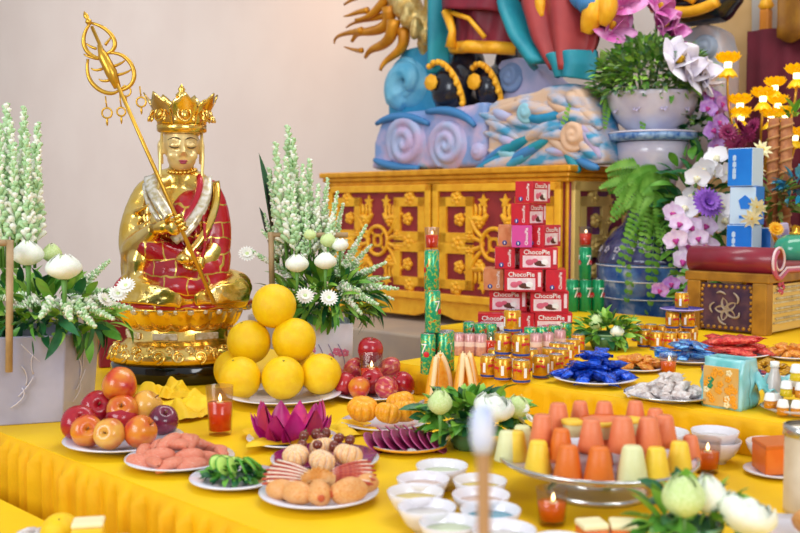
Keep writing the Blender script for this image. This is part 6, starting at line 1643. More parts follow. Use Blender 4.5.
for i, (y, z) in enumerate(pts):
    a = 0.022 if i < 12 else max(0.008, 0.022 - 0.0006 * i)
    for (xx, sgn) in ((x0, 0), (x1, 0), (x1, 1), (x0, 1)):
        vs.append((xx, y - nr[i][0] * a * sgn, HB_ + z - nr[i][1] * a * sgn - 0.012))
for i in range(n_ - 1):
    for k in range(4): fs.append((i * 4 + k, i * 4 + (k + 1) % 4, (i + 1) * 4 + (k + 1) % 4, (i + 1) * 4 + k))
b.add(vs, fs, 0, True); b.build('scroll_top', m_redl, alt)
b = MB()
b.tube([(x1 + 0.002, y, HB_ + z - 0.012) for (y, z) in pts], 0.0055, 6); b.build('pale_edge', mat('edge_pink_white', '#e6c9cf', 0.4), alt)
b = MB()
b.tube([(x1 + 0.001, y + 0.01, HB_ + z - 0.022) for (y, z) in pts[:14]], 0.010, 6); b.build('rose_edge', mat('edge_rose', '#c05a78', 0.4), alt)
ZS = T1 + HB_ + 0.058
# ---- blue cartons on the stand
m_bc = mat('carton_blue', '#1173d4', 0.4, c2='#1a80e0', nscale=6); m_bcw = mat('carton_pale_blue', '#c4dbf0', 0.4)
def mk_blue(front, side, inv):
    def mk():
        t = T('blue_carton', 'carton', 'box')
        MB().box((0, 0, 0.074), (0.115, 0.09, 0.147)).build('carton_body', side, t, bevel=0.002)
        MB().box((0, -0.0455, 0.074), (0.111, 0.002, 0.142)).build('front_panel', front, t)
        b = MB(); M = tr(0, -0.0475, 0) @ rotx(PI / 2)
        if inv:
            b.prism([(0.03 * math.cos(2 * PI * k / 5 + PI / 2) + 0.01, 0.085 + 0.03 * math.sin(2 * PI * k / 5 + PI / 2)) for k in range(5)], 0, 0.001, M); b.box((0.01, 0.03, 0), (0.05, 0.012, 0.001), M)
            b.build('blue_emblem', m_bc, t)
        else:
            for k, z in enumerate((0.11, 0.085, 0.06, 0.04)): b.box((-0.025, z, 0), (0.016, 0.018, 0.001), M); b.box((-0.025, z, 0.0), (0.006, 0.024, 0.001), M)
            b.build('white_print', m_bcw, t)
        return t
    return mk
bl = Kind(mk_blue(m_bc, m_bcw, False)); bl2 = Kind(mk_blue(m_bcw, m_bc, True))
q = atd(744, 240, 4.3); q.z = ZS
bl('blue carton at the bottom of the stack behind the red scroll', q, rz=-0.78, group='blue cartons', scale=(1, 1, 1.1))
bl2('pale fronted blue carton in the middle of the stack behind the orchids', q + Vector((0.01, 0, 0.163)), rz=-0.72, group='blue cartons', scale=(1, 1, 1.1))
bl('blue carton on top of the stack beside the white orchids', q + Vector((0.0, 0, 0.326)), rz=-0.85, group='blue cartons', scale=(1, 1, 1.1))
b2 = q + Vector((0.085, 0.06, 0)); bl('blue carton standing right of the stack on the scroll stand', Vector((atd(762, 240, 4.36).x, 4.40, ZS)), rz=-0.5, group='blue cartons')
# ---- incense pillars and lotus lamps
m_inc = mat('incense_brown', '#a0603a', 0.6, c2='#b87848', nscale=40); m_incd = mat('incense_coil', '#c08a54', 0.6)
for px, lab, d in ((771.5, 'left', 4.62), (784, 'right', 4.58)):
    q = atd(px, 240, d); q.z = ZS - 0.3
    t = T('incense_pillar', 'thick spiral carved incense pillar, the %s one behind the green jar' % lab, 'incense', Vector((q.x, q.y, ZS)))
    Hh = (204 - 118) / 1000 * d + 1.4 - ZS
    MB().tube([(0, 0, 0), (0, 0, Hh)], 0.026, 14).build('pillar', m_inc, t)
    MB().tube([(0.027 * math.cos(k * 0.6), 0.027 * math.sin(k * 0.6), Hh * k / 130) for k in range(131)], 0.006, 5).build('coil', m_incd, t)
m_lampg = mat('lamp_gold', '#f6cc1c', 0.3, 0.1, c2='#efbe14', nscale=6, emit='#f5c400', estr=0.22)
m_lampc = mat('lamp_glow', '#fff3c0', 0.4, emit='#fff0b8', estr=3.0)
def mk_lamp():
    t = T('lotus_lamp', 'lamp', 'lamp')
    b = MB()
    for rw, (n, tilt, L_) in enumerate(((10, 0.7, 0.8), (10, 0.4, 0.85), (8, 0.12, 0.75))):
        for k in range(n):
            b.grid(petal(L_, 0.62, cup=0.4, bend=0.35, base=0.4), 4, 5, rotz(2 * PI * (k + 0.5 * rw) / n) @ tr(0, -0.28, 0.22) @ rotx(tilt), 0)
    b.build('upper_petals', m_lampg, t)
    b = MB()
    for k in range(9): b.grid(petal(0.8, 0.55, cup=0.4, bend=0.35, base=0.4), 4, 5, rotz(2 * PI * k / 9) @ tr(0, -0.25, -0.22) @ rotx(PI - 0.9), 0)
    b.build('lower_petals', m_lampg, t)
    MB().lathe([(0, -0.35), (0.24, -0.2), (0.27, 0.0), (0.25, 0.2), (0, 0.27)], 18).build('glowing_core', m_lampc, t)
    return t
lamp = Kind(mk_lamp)
LS = [(728, 65, 0.058, 'gold lotus lamp on its own stem above the orchids'), (775, 88, 0.05, 'gold lotus lamp at the top of the cluster by the dark red curtain'), (740, 106, 0.055, 'gold lotus lamp at the left of the cluster, upper'), (741, 118, 0.05, 'gold lotus lamp at the left of the cluster, lower'), (763, 99, 0.055, 'gold lotus lamp in the middle of the cluster'), (778, 106, 0.05, 'gold lotus lamp at the right of the cluster, upper'), (771, 119, 0.05, 'gold lotus lamp low in the middle of the cluster'), (785, 116, 0.045, 'gold lotus lamp at the right of the cluster, lower'), (797, 76, 0.056, 'gold lotus lamp at the right picture edge'), (795, 138, 0.05, 'gold lotus lamp low at the right picture edge')]
for px, py, s, lab in LS:
    lamp(lab, atd(px, py, 4.75), px * 0.1, group='gold lotus lamps', scale=s * 1.15)
ls = T('lamp_stem', 'branched thin gold stand carrying the lotus lamps', 'stand', Vector((1.66, 4.85, 0.0)))
b = MB(); o0 = Vector((1.66, 4.85, 0.0)); top = atd(762, 150, 4.85) - o0
b.tube([(0, 0, T1), top], 0.010, 8); b.lathe([(0, T1), (0.06, T1), (0.06, T1 + 0.015), (0.015, T1 + 0.03), (0, T1 + 0.03)], 20); b.build('post', m_staff, ls)
for px, py, s, lab in LS:
    q = atd(px, py, 4.75) - o0 + Vector((0, 0, -0.5 * s))
    b = MB(); b.tube(bez([top + Vector((0, 0, -0.1)), Vector((q.x, q.y + 0.04, (q.z + top.z) / 2 - 0.15)), q], 8), 0.006, 6); b.build('branch', m_staff, ls)
# ---- green jar and small things on the stand
q = atd(796, 262, 4.2); q.z = ZS
t = T('green_jar', 'round glossy green jar on the red scroll stand at right edge', 'jar', q)
MB().lathe([(0, 0), (0.05, 0), (0.085, 0.03), (0.095, 0.06), (0.08, 0.10), (0.045, 0.122), (0, 0.124)], 28, None, 0, True, lambda a, j, k: 1 + 0.03 * math.cos(8 * a)).build('jar_body', mat('jade_green', '#2f9470', 0.15, c2='#4aa888', nscale=6, coat=0.5), t)
MB().lathe([(0, 0.122), (0.03, 0.122), (0.03, 0.132), (0.008, 0.138), (0.008, 0.15), (0, 0.152)], 16).build('jar_lid', m_staff, t)
q = atd(786, 250, 4.32); q.z = ZS
t = T('lilac_box', 'tall pale lilac packet standing tilted behind the green jar', 'box', q, 0.3, rot=(0, -0.2, 0.3))
MB().box((0, 0, 0.085), (0.055, 0.04, 0.17)).build('box_body', mat('lilac_card', '#c9b8d4', 0.5), t, bevel=0.003)
MB().box((0, -0.0212, 0.1), (0.035, 0.002, 0.09)).build('box_print', mat('lilac_print', '#a890c0', 0.5), t)
foliage('tinsel', 'turquoise foil ornament at the right edge above the marigolds', 'ornament', atd(798, 190, 4.45), 0.07, 0.05, 0.08, 60, (0.05, 0.08), (0.02, 0.03), [mat('turquoise_foil', '#2fa0c8', 0.25, 0.5, c2='#8fd0e8', nscale=6)], None, 0.2, seed=77)
foliage('foliage', 'green leaves at the right edge below the lotus lamps', 'foliage', atd(794, 128, 4.7), 0.07, 0.05, 0.1, 40, (0.05, 0.09), (0.02, 0.03), [m_leaf, m_leafb], None, 0.2, seed=78)
foliage('foliage', 'olive greenery around the incense pillars and blue cartons', 'foliage', atd(776, 205, 4.48), 0.08, 0.05, 0.12, 60, (0.05, 0.09), (0.02, 0.03), [m_leaf, mat('leaf_olive', '#6b6a2c', 0.5)], None, 0.2, seed=79)
# ---- far right wall hangings
def atv(px, py, v):
    r = ray(px, py); n = Vector((R2, R2, 0)); k = (v - n.dot(CAM)) / n.dot(r); return CAM + r * k
def hang(name, label, cat, poly_px, v, th, m, bevel=0.01):
    P = [atv(px, py, v) for px, py in poly_px]; o0 = P[0].copy()
    o0.z = min(p.z for p in P)
    loc = [((p - o0).dot(Vector((R2, -R2, 0))), p.z - o0.z) for p in P]
    b = MB(); b.prism(loc, 0, th, tr(0, th, 0) @ rotx(PI / 2))
    o = b.build(name, m, None, bevel=bevel); o.location = o0; o.rotation_euler.z = ALT
    if label: tag(o, label, cat)
    return o
cur = T('curtain', 'dark red curtain hanging at the far right behind the lamps', 'curtain', atv(790, 240, 5.45).to_2d().to_3d(), ALT)
b = MB(); zt_ = atv(790, 26, 5.45).z
b.grid(lambda u, v: ((u - 0.5) * 0.75 + 0.10, 0.03 * math.sin(u * 34) * (0.4 + 0.6 * v), zt_ * (1 - v) + 0.02 * v), 60, 4); b.build('drape', mat('curtain_red', '#5c1624', 0.8, c2='#6b1c2c', nscale=5), cur, solid=0.004)
b = MB(); b.grid(lambda u, v: ((u - 0.5) * 0.60 + 0.22, -0.05 + 0.012 * math.sin(u * 22), zt_ + 0.34 - (0.40 + 0.04 * math.sin(u * 11)) * v), 60, 5); b.build('valance', mat('valance_brown_gold', '#9c6a18', 0.55, c2='#7c4a12', nscale=8), cur, solid=0.006)
po = T('door_post', 'slim orange gold post at the edge of the dark red curtain', 'post', atv(761, 240, 5.5).to_2d().to_3d(), ALT)
MB().box((0, 0, 1.25), (0.055, 0.06, 2.5)).build('shaft', mat('post_orange', '#d98a2c', 0.5, c2='#c97a1c', nscale=4), po, bevel=0.01)
MB().lathe([(0.03, 2.5), (0.045, 2.52), (0.03, 2.55), (0.012, 2.6), (0, 2.62)], 16).build('cap', m_goldp, po)
w_ = hang('trim_3', None, None, [(690, -30), (762, -30), (762, 330), (690, 330)], 5.60, 0.10, mat('wall_ochre', '#d9b580', 0.85, c2='#cfa870', nscale=3)); w_['kind'] = 'structure'
w_ = hang('trim_4', None, None, [(751, -30), (768, -30), (768, 60), (751, 60)], 5.56, 0.03, mat('wall_grey', '#b3ada6', 0.85)); w_['kind'] = 'structure'

# ================================================================== PAINTED SCULPTURE ON TOP OF THE CABINET
CT = CZ1 + 0.001
m_cl = mat('cloud_lilac_blue', '#7f9cd0', 0.55, c2='#cdb4d0', nscale=5, lo=0.42, hi=0.60, c3='#7fb8d8', detail=3)
m_cp = mat('cloud_peach_teal', '#d6b498', 0.55, c2='#b4b6c8', nscale=5, lo=0.44, hi=0.54, c3='#3f94bc', detail=4, stretch=(1, 1, 2.6))
m_ct = mat('cloud_teal', '#1b86b4', 0.5, c2='#4aa6c8', nscale=5, lo=0.4, hi=0.65)
m_clav = mat('cloud_lavender', '#8f9cc4', 0.55, c2='#b4aed0', nscale=6)
m_teal = mat('teal_paint', '#157f94', 0.5, c2='#1f8fa0', nscale=6)
m_maroon = mat('maroon_paint', '#8a2236', 0.5, c2='#7a1c30', nscale=6)
m_robe2 = mat('robe_dull_red', '#a63c3c', 0.55, c2='#8f2c34', nscale=4)
m_lilacl = mat('cloud_pale', '#bfa9cc', 0.55, c2='#a9b4d8', nscale=8); m_bluel = mat('cloud_deep_blue', '#3f7fb8', 0.5); m_peach = mat('cloud_peach', '#e0b898', 0.55)
UAX = Vector((R2, -R2, 0)); VAX = Vector((R2, R2, 0))
def P2(px, py, v):                       # pixel on the plane v -> (u, z)
    p = atv(px, py, v); return (p.dot(UAX), p.z)
def relief(name, label, cat, poly_px, v, depth, m, vox=0.022, bulge=0.06, smooth=6, sit=None):
    root = T(name, label, cat, uv(P2(*poly_px[0], v)[0], v, CT), ALT)
    u0 = P2(*poly_px[0], v)[0]
    pts = [P2(px, py, v) for px, py in poly_px]
    loc = [(u - u0, max(0.0, z - CT)) for u, z in pts]
    b = MB(); b.prism(loc, 0, depth, tr(0, depth, 0) @ rotx(PI / 2))
    body = b.build('body', m, root, remesh=vox, smooth_it=smooth)
    return root, u0
def on(px, py, v, u0, lift=0.0):         # pixel -> local point of a relief root, lifted towards the viewer
    u, z = P2(px, py, v); return Vector((u - u0, -lift, z - CT))
def spiral_part(name, root, u0, v, px, py, rpx, turns, m, w=0.022, a0=0.0, dirn=1, lift=0.0, par=None):
    """rolled cloud volute: a low dome with a broad coiled ridge whose turns touch"""
    c = on(px, py, v, u0, lift); d = atv(px, py, v).y; R_ = rpx * d / FPX
    pitch = R_ / turns; b = MB(); n = 60
    b.ell((c.x, c.y + 0.015, c.z), (R_ * 1.02, 0.045, R_ * 1.02), None, 0, 28, 12)
    pts = []; rad = []
    for i in range(n + 1):
        t = i / n; r = R_ * (0.04 + 0.90 * t); a = a0 + dirn * turns * 2 * PI * t
        pts.append((c.x + r * math.cos(a), c.y - 0.030 + 0.026 * t, c.z + r * math.sin(a))); rad.append(pitch * (0.20 + 0.28 * t ** 0.5) * (1 if t < 0.9 else (1 - t) * 6 + 0.4))
    b.tube(pts, rad, 10)
    return b.build(name, m, root, remesh=max(0.008, R_ * 0.055), smooth_it=2)
V1 = cvf + 0.03
root, u0 = relief('cloud_block', 'lilac and blue carved cloud block with two spirals on the cabinet left', 'sculpture', [(487, 170), (487, 101), (474, 103), (450, 107), (425, 109), (398, 112), (381, 119), (374, 140), (371, 170)], V1, 0.36, m_cl)
spiral_part('spiral', root, u0, V1, 407, 143, 27, 2.2, m_lilacl, 0.030, 2.6, 1); spiral_part('spiral', root, u0, V1, 449, 145, 25, 2.2, m_lilacl, 0.030, 3.0, 1); spiral_part('spiral', root, u0, V1, 479, 152, 9, 1.8, m_lilacl, 0.016, 0, -1)
for pts in ([(378, 124), (392, 114), (412, 115), (430, 124)], [(428, 112), (446, 108), (466, 112), (476, 126)], [(376, 160), (390, 168), (420, 168)]):
    b = MB(); b.tube(bez([on(x, y, V1, u0, 0.012) for x, y in pts], 12), [0.014 + 0.012 * math.sin(PI * i / 12) for i in range(13)], 8); b.build('wave_ridge', m_bluel, root)
root, u0 = relief('cloud_block', 'peach and teal swirled cloud block on the right of the cabinet top', 'sculpture', [(488, 170), (488, 103), (500, 98), (530, 92), (552, 84), (572, 82), (586, 96), (596, 114), (602, 140), (606, 170)], V1, 0.20, m_cp)
sw = random.Random(23)
SWM = [m_ct, m_bluel, m_teal, m_peach, m_peach, m_lilacl, m_lilacl, mat('cloud_aqua', '#8fc4d4', 0.5), mat('cloud_sand', '#d9bfa4', 0.55)]
for k in range(40):
    x = sw.uniform(492, 598); y = sw.uniform(104, 164) if x < 560 else sw.uniform(92 + (x - 560) * 0.7, 164)
    L_ = sw.uniform(10, 24); a_ = sw.uniform(-0.5, 0.6) + (0.5 if x > 560 else 0); c_ = sw.uniform(-9, 9)
    if k < 6: x, y, L_ = 496 + 7 * k, 158 - 5 * (k % 3), 24; a_ = -0.5
    mm = (m_ct, m_bluel, m_teal)[k % 3] if k < 6 else (m_cp if k % 3 else sw.choice(SWM))
    pts = [(x - L_ * math.cos(a_), y - L_ * math.sin(a_)), (x + c_ * 0.4, y + c_), (x + L_ * math.cos(a_), y + L_ * math.sin(a_))]
    b = MB(); w = sw.uniform(0.020, 0.042)
    b.tube(bez([on(min(600, q[0]), q[1], V1, u0, -0.008) for q in pts], 12), [w * (0.25 + 0.75 * math.sin(PI * (i + 1) / 14)) for i in range(13)], 8)
    b.build('swirl', mm, root)
spiral_part('spiral', root, u0, V1, 575, 135, 16, 1.7, m_peach, 0, 1.0); spiral_part('spiral', root, u0, V1, 527, 112, 11, 1.6, mat('cloud_aqua', '#8fc4d4'), 0, 2.0)
V2 = cvf + 0.16
root, u0 = relief('cloud_block', 'teal blue cloud column with one big spiral at upper left', 'sculpture', [(386, 165), (386, 90), (390, 70), (402, 50), (420, 44), (437, 50), (441, 80), (441, 165)], V2, 0.30, m_ct)
spiral_part('spiral', root, u0, V2, 406, 80, 22, 2.3, mat('cloud_light_teal', '#3f9cc4', 0.5, c2='#7fc0dc', nscale=5), 0.030, 1.0, 1)
spiral_part('outer_swirl', root, u0, V2, 411, 84, 24, 0.8, mat('cloud_light_teal', '#5fb0cc'), 0.022, 5.6, 1)
root, u0 = relief('cloud_block', 'lavender cloud mound with a spiral behind the black boots', 'sculpture', [(488, 150), (492, 74), (500, 60), (514, 56), (532, 60), (542, 76), (560, 92), (566, 150)], V2 + 0.04, 0.22, m_clav)
spiral_part('spiral', root, u0, V2 + 0.04, 511, 77, 15, 1.9, mat('cloud_slate', '#6f88b4', 0.5), 0.022, 0.5, 1)
# ---- guardian figure: boots, skirt, robes (only its lower part shows)
gd = T('guardian_statue', 'painted guardian figure in maroon robes and black boots above the clouds', 'statue', uv(*P2(480, 165, V2), 0) * 0 + uv(P2(480, 165, V2)[0], V2, CT), ALT)
u0 = P2(480, 165, V2)[0]
def og(px, py, lift=0.0): return on(px, py, V2, u0, lift)
m_boot = mat('boot_black', '#15151f', 0.2, c2='#1c2030', nscale=5, coat=0.4)
for (px, py, rx, ry, lab) in ((456, 86, 0.13, 0.145, 0), (487, 84, 0.10, 0.125, 1)):
    c = og(px, py, -0.06 if lab else 0.03)
    b = MB(); b.ell((c.x, c.y, c.z - 0.02), (rx, 0.12, ry)); b.box((c.x, c.y + 0.05, c.z - 0.14), (rx * 1.7, 0.16, 0.16)); b.ell((c.x + 0.03, c.y + 0.1, c.z + 0.10), (rx * 0.8, 0.1, 0.16))
    o = b.build('boot', m_boot, gd, remesh=0.016, smooth_it=5)
    b = MB(); b.tube(bez([(c.x - rx * 0.6, c.y - 0.10, c.z + ry * 0.72), (c.x + rx * 0.3, c.y - 0.14, c.z + ry * 1.15), (c.x + rx * 1.05, c.y - 0.10, c.z + ry * 0.3), (c.x + rx * 1.05, c.y - 0.06, c.z - ry * 0.8)], 18), 0.016, 8)
    for k in range(9):
        t = k / 8; 
        b.ell(tuple(bez([(c.x - rx * 0.6, c.y - 0.11, c.z + ry * 0.72), (c.x + rx * 0.3, c.y - 0.15, c.z + ry * 1.15), (c.x + rx * 1.05, c.y - 0.11, c.z + ry * 0.3), (c.x + rx * 1.05, c.y - 0.07, c.z - ry * 0.8)], 8)[k]), 0.018, None, 0, 8, 6)
    b.build('boot_trim', m_goldp, o)
    b = MB(); M = tr(c.x - rx * 0.35, c.y - 0.125, c.z + 0.01) @ rotx(PI / 2); b.lathe([(0, 0.02), (0.02, 0.018), (0.03, 0.012), (0.042, 0.014), (0.046, 0.0), (0, -0.02)], 20, M, 0, True, lambda a, j, k: 1 + 0.06 * math.cos(8 * a)); b.build('medallion', m_goldp, o)
# gold hemmed armour skirt
def sheet(pts_px, nfold, amp, m, name, lift=0.0, th=0.03, trim=None):
    # pts_px: left outline and right outline from top to bottom (same count)
    Lf, Rt = pts_px; n = len(Lf)
    def f(u, v):
        k = v * (n - 1); i = min(n - 2, int(k)); q = k - i
        a = og(*(Vector(Lf[i]).lerp(Vector(Lf[i + 1]), q)), lift); c = og(*(Vector(Rt[i]).lerp(Vector(Rt[i + 1]), q)), lift)
        p = a.lerp(c, u); p.y += -0.10 * math.sin(PI * u) + amp * math.sin(u * nfold * PI + v * 1.5) + 0.02
        return p
    b = MB(); b.grid(f, 40, 16); o = b.build(name, m, gd, solid=th)
    if trim:
        b = MB(); b.tube([Vector(f(k / 30, 0.985)) + Vector((0, -0.02, 0)) for k in range(31)], trim[1], 8); b.build('hem', trim[0], o)
    return o
sheet(([(452, -40), (454, 10), (452, 50)], [(524, -40), (518, 10), (514, 50)]), 6, 0.012, m_maroon, 'armour_skirt', 0.0, 0.03, (m_goldp, 0.035))
b = MB(); b.tube([og(462, 14, 0.13), og(468, 34, 0.13), og(466, 50, 0.13)], [0.03, 0.022, 0.03], 8); b.tube([og(468, 16, 0.13), og(486, 22, 0.14), og(500, 40, 0.13)], 0.014, 8); b.build('armour_bands', m_goldp, gd)
sheet(([(436, -40), (438, 20), (441, 55), (440, 75)], [(462, -40), (456, 20), (452, 55), (452, 75)]), 3, 0.012, m_teal, 'teal_sash', 0.04, 0.03)
sheet(([(425, -40), (432, 10), (440, 48)], [(452, -40), (450, 10), (448, 48)]), 2, 0.012, m_maroon, 'inner_robe', -0.05, 0.03)
sheet(([(444, -50), (444, -10), (448, 12)], [(530, -50), (530, -10), (520, 14)]), 4, 0.02, m_maroon, 'robe_upper', 0.08, 0.03)
sheet(([(508, -40), (510, 10), (520, 40), (540, 70)], [(526, -40), (524, 8), (538, 36), (562, 62)]), 2, 0.01, m_teal, 'teal_lining', 0.06, 0.03)
sheet(([(520, -40), (522, 5), (535, 40), (560, 70)], [(596, -40), (604, 5), (606, 40), (596, 74)]), 5, 0.03, m_robe2, 'robe_panel', 0.06, 0.03)
sheet(([(552, 58), (560, 68), (566, 78)], [(604, 52), (606, 66), (602, 82)]), 5, 0.015, m_teal, 'teal_hem', 0.08, 0.03)
for pts, m, w in (([(548, -10), (560, 0), (552, 10), (557, 20)], m_goldp, 0.035), ([(590, 6), (600, 0), (612, 8), (606, 20)], m_bluel, 0.07), ([(606, -6), (616, 8), (604, 24), (600, 36)], m_goldp, 0.06), ([(618, -10), (626, 10), (616, 28)], m_goldp, 0.05), ([(585, -10), (596, 2), (604, 10)], m_bluel, 0.06)):
    b = MB(); b.tube(bez([og(x, y, 0.12) for x, y in pts], 12), [w * (0.3 + 0.7 * math.sin(PI * (i + 1) / 14)) for i in range(13)], 8); b.build('flame_ornament', m, gd)
# ---- dragon body and gold tendrils at the left
dr = T('dragon_carving', 'pale gold dragon carving with curling orange tendrils at upper left', 'sculpture', uv(P2(420, 165, V2)[0], V2, CT), ALT)
u0 = P2(420, 165, V2)[0]
m_dr = mat('dragon_pale_gold', '#d2b878', 0.35, 0.45, c2='#b8924a', nscale=22, bump=0.6, bscale=30)
b = MB()
b.tube(bez([og(392, -30), og(402, 0), og(412, 20), og(438, 46)], 14), [0.10, 0.10, 0.105, 0.105, 0.10, 0.10, 0.095, 0.09, 0.085, 0.075, 0.07, 0.06, 0.05, 0.04, 0.03], 12)
b.tube(bez([og(436, -30), og(428, 0), og(432, 20), og(424, 40)], 12), [0.04, 0.05, 0.05, 0.05, 0.045, 0.04, 0.04, 0.035, 0.03, 0.03, 0.025, 0.02, 0.015], 10)
for k in range(12):
    c = bez([og(392, -30), og(402, 0), og(412, 20), og(438, 46)], 12)[k]; b.ell((c.x - 0.02 + 0.05 * (k % 2), c.y - 0.08, c.z), (0.03, 0.03, 0.05), None, 0, 8, 6)
b.tube([og(424, 40), og(418, 100, -0.22), og(416, 160, -0.22)], 0.05, 8)
b.build('body', m_dr, dr, remesh=0.014, smooth_it=2)
m_ten = mat('tendril_orange', '#d9921c', 0.4, 0.3, c2='#c07a18', nscale=10)
for pts, w in (([(402, -20), (396, 10), (378, 14), (380, 20), (366, 22)], 0.04), ([(398, 8), (400, 34), (384, 36), (366, 30), (362, 34), (356, 42)], 0.042), ([(404, 22), (404, 46), (390, 52), (376, 44), (374, 54), (369, 58)], 0.042), ([(408, 30), (414, 50), (400, 56), (392, 60), (391, 72)], 0.04), ([(372, 32), (356, 34), (342, 34), (338, 44)], 0.022), ([(378, 12), (366, 14), (360, 18), (354, 18)], 0.02), ([(396, -20), (380, -4), (366, -2), (352, 6)], 0.028), ([(372, 52), (362, 52), (352, 48)], 0.018), ([(388, 16), (374, 22), (362, 20), (350, 28)], 0.022)):
    b = MB(); b.tube(bez([og(x, y, 0.06 + 0.03 * math.sin(x)) for x, y in pts], 18), [w * (1 - 0.75 * i / 18) for i in range(19)], 9); b.build('tendril', m_ten, dr)
# ---- second figure at the top right: only its boot and a cloud show
V3 = cvf + 0.72
root, u0 = relief('cloud_block', 'pinkish grey cloud mound behind the magnolias at upper right', 'sculpture', [(676, 190), (672, 60), (684, 30), (702, 22), (718, 30), (724, 60), (722, 100), (722, 190)], V3, 0.2, mat('cloud_pink_grey', '#c9b4ae', 0.55, c2='#aeb4c0', nscale=5))
spiral_part('spiral', root, u0, V3, 706, 48, 13, 1.6, mat('cloud_grey_blue', '#9aa8bc', 0.5), 0.025, 0)
g2 = T('guardian_statue', 'second figure at top right showing only a black and gold boot', 'statue', uv(P2(700, 60, V3)[0], V3, CT), ALT)
u0 = P2(700, 60, V3)[0]
def o3(px, py, lift=0.0): return on(px, py, V3, u0, lift)
b = MB(); b.tube([o3(660, 6), o3(690, 8), o3(722, 4), o3(736, -10)], [0.06, 0.10, 0.10, 0.07], 12); b.tube([o3(672, -4), o3(674, -60)], 0.10, 12); b.ell(tuple(o3(722, 10)), (0.07, 0.08, 0.06)); b.build('boot', m_boot, g2, remesh=0.018, smooth_it=4)
b = MB(); b.tube(bez([o3(664, 10, 0.11), o3(690, 20, 0.11), o3(712, 14, 0.11), o3(728, 4, 0.11)], 14), 0.03, 8); b.tube(bez([o3(676, 0, 0.12), o3(692, -6, 0.12), o3(706, 4, 0.12)], 10), 0.022, 8); b.build('boot_trim', m_goldp, g2)

# ================================================================== NEAREST THINGS
# incense stick in a burner on the low near table
p = Vector((atd(485, 500, 1.0).x, 1.0, T3))
ib = T('incense_burner', 'small brass incense burner on the low near table below the frame', 'burner', p)
MB().lathe([(0, 0), (0.04, 0), (0.045, 0.01), (0.04, 0.02), (0.06, 0.06), (0.062, 0.09), (0.055, 0.11), (0.06, 0.12), (0.054, 0.12), (0.05, 0.105), (0, 0.10)], 28).build('burner_bowl', m_staff, ib)
MB().lathe([(0, 0.099), (0.051, 0.1), (0.051, 0.106), (0, 0.108)], 20).build('ash', mat('ash_grey', '#a8a29c', 0.9), ib)
inc = T('incense_stick', 'blurred brown incense stick with pale bluish white head rising before the bowls', 'incense', p + Vector((0, 0, 0.10)))
z0 = 0.10 + T3
za = atd(484, 452, 1.0).z - z0; zb = atd(482, 404, 1.0).z - z0
MB().tube([(0, 0, -0.0), (0.0, 0, za * 0.5), (-0.002, 0, za + 0.01)], [0.0055, 0.006, 0.0075], 10).build('stick', mat('stick_brown', '#b5834e', 0.6), inc)
MB().lathe([(0, za - 0.003), (0.009, za), (0.012, za + 0.012), (0.0125, zb - 0.018), (0.009, zb - 0.006), (0.0, zb)], 14, tr(-0.003, 0, 0)).build('ash_head', mat('ash_head', '#dfe2f2', 0.6, c2='#b8c4ea', nscale=30), inc)
# candle at the right edge
p = at(805, 512, T0)
cd = T('candle', 'thick beige pillar candle at the right picture edge', 'candle', p)
MB().lathe([(0, 0), (0.040, 0), (0.041, 0.01), (0.041, 0.160), (0.038, 0.165), (0.030, 0.163), (0, 0.155)], 32).build('wax_body', mat('candle_beige', '#d9c8ae', 0.5, c2='#cdb899', nscale=14), cd)
MB().lathe([(0.0405, 0.150), (0.044, 0.152), (0.044, 0.172), (0.040, 0.174)], 32).build('silver_collar', m_silver, cd)
MB().tube([(0, 0, 0.155), (0.002, 0, 0.178)], 0.002, 6).build('wick', m_dark, cd)
# front lotus group at bottom right
p = at(690, 552, T0)
sv = T('flower_bowl', 'small green bowl holding the nearest lotus group at bottom right', 'bowl', p)
MB().lathe([(0, 0), (0.04, 0), (0.05, 0.02), (0.055, 0.05), (0.05, 0.05), (0.045, 0.02), (0, 0.015)], 24).build('bowl_body', mat('green_glass', '#5c8f62'), sv)
MB().lathe([(0.049, 0.047), (0.056, 0.048), (0.057, 0.053), (0.05, 0.053)], 24).build('bowl_rim', mat('green_rim', '#86b08a'), sv)
DN = p.y
foliage('foliage', 'bright green leaves around the nearest lotus group at bottom right', 'foliage', p + Vector((0.0, 0, 0.06)), 0.085, 0.05, 0.04, 60, (0.04, 0.065), (0.022, 0.036), [m_leafb, m_leaf, m_leafd], (4, 4, 2), up=0.35, seed=91, zmin=T0 + 0.004)
lotus_g('large smooth pale green lotus bud in the nearest group', atd(683, 516, DN - 0.05), 0.6, scale=(0.043, 0.043, 0.045))
lotus_w('white lotus right behind the large green bud in the nearest group', atd(711, 512, DN - 0.02), 0.4, scale=(0.036, 0.036, 0.052), rot=(0.1, -0.25, 0.4))
lotus_open('white lotus with folded petals at the right of the nearest group', atd(740, 532, DN - 0.06), 0.4, scale=0.052, rot=(0.1, 0.35, 0.4))
b = MB(); o_ = atd(690, 505, DN - 0.02)
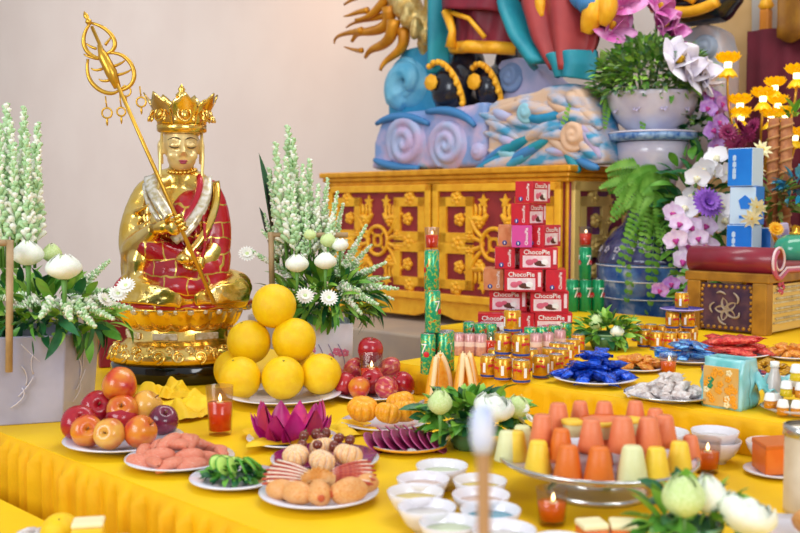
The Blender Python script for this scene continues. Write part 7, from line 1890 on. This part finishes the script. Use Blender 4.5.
for (px, py, tx, ty, w) in ((690, 520, 688, 462, 0.05), (660, 520, 632, 486, 0.035), (668, 522, 640, 510, 0.04), (700, 525, 722, 470, 0.03), (722, 530, 730, 500, 0.03), (664, 515, 655, 478, 0.03)):
    a = atd(px, py, DN); q = atd(tx, ty, DN - 0.01); leaf_on(b, a, q - a, (q - a).length, w, 0.2, 0.15, 0.2, 0, 3, 7)
tag(b.build('broad_leaves', m_leafb), 'light green upright leaves of the nearest lotus group', 'leaves', kind='stuff')
# plates cut by the bottom edge
c, r, h = PLATE('lilac white plate cut by the bottom right corner', 796, 528, 44)
roll('brown roll on the plate in the bottom right corner', c + Vector((0.02, -0.04, 0.035)), scale=0.028, rot=(PI / 2, 0, 1.2))
c, r, h = PLATE('white plate of cream topped cake at the bottom edge', 606, 546, 42)
for i, (dx, dy, lab) in enumerate(((-0.025, 0.0, 'left'), (0.03, 0.0, 'right'))):
    t = T('cream_cake', 'orange cake square with pale cream top, the %s one at bottom edge' % lab, 'cake', c + Vector((dx, dy, 0.008)), 0.2 - 0.3 * i)
    MB().box((0, 0, 0.018), (0.046, 0.045, 0.036)).build('sponge', m_co, t, bevel=0.004)
    MB().box((0, 0, 0.0415), (0.047, 0.046, 0.011)).build('cream_top', mat('cream_pale', '#f3e6b4', 0.5), t, bevel=0.004)
# low near table, bottom left corner
def lowpt(px, d, z=T3): q = atd(px, 500, d); q.z = z; return q
q = lowpt(60, 1.98); pom('small yellow fruit on the low near table at bottom left', q + Vector((0, 0, 0.040)), scale=0.041, rot=(0.5, 0.1, 0))
for i, (px, d, hh, lab) in enumerate(((88, 1.87, 0.10, 'taller'), (112, 1.80, 0.088, 'lower'))):
    t = T('sponge_block', 'pale yellow cake block on the low near table, the %s one' % lab, 'cake', lowpt(px, d), 0.2)
    MB().box((0, 0, hh / 2 - 0.004), (0.058, 0.05, hh - 0.008)).build('sponge', m_cy, t, bevel=0.004)
    MB().box((0, 0, hh - 0.003), (0.059, 0.051, 0.010)).build('cream_top', mat('cream_pale', '#f3e6b4'), t, bevel=0.004)
c, r, h = PLATE('lilac plate on the low near table at bottom left', 34, 545, 34, T3, mat('lilac_glaze', '#b8a8c8', 0.25))
heap(white_cd, 'lilac white wrapped sweet on the low near table', 'sweets on the low table', c, r * 0.7, 14, 0.026, T3 + 0.01, 95, 2, 0.4)
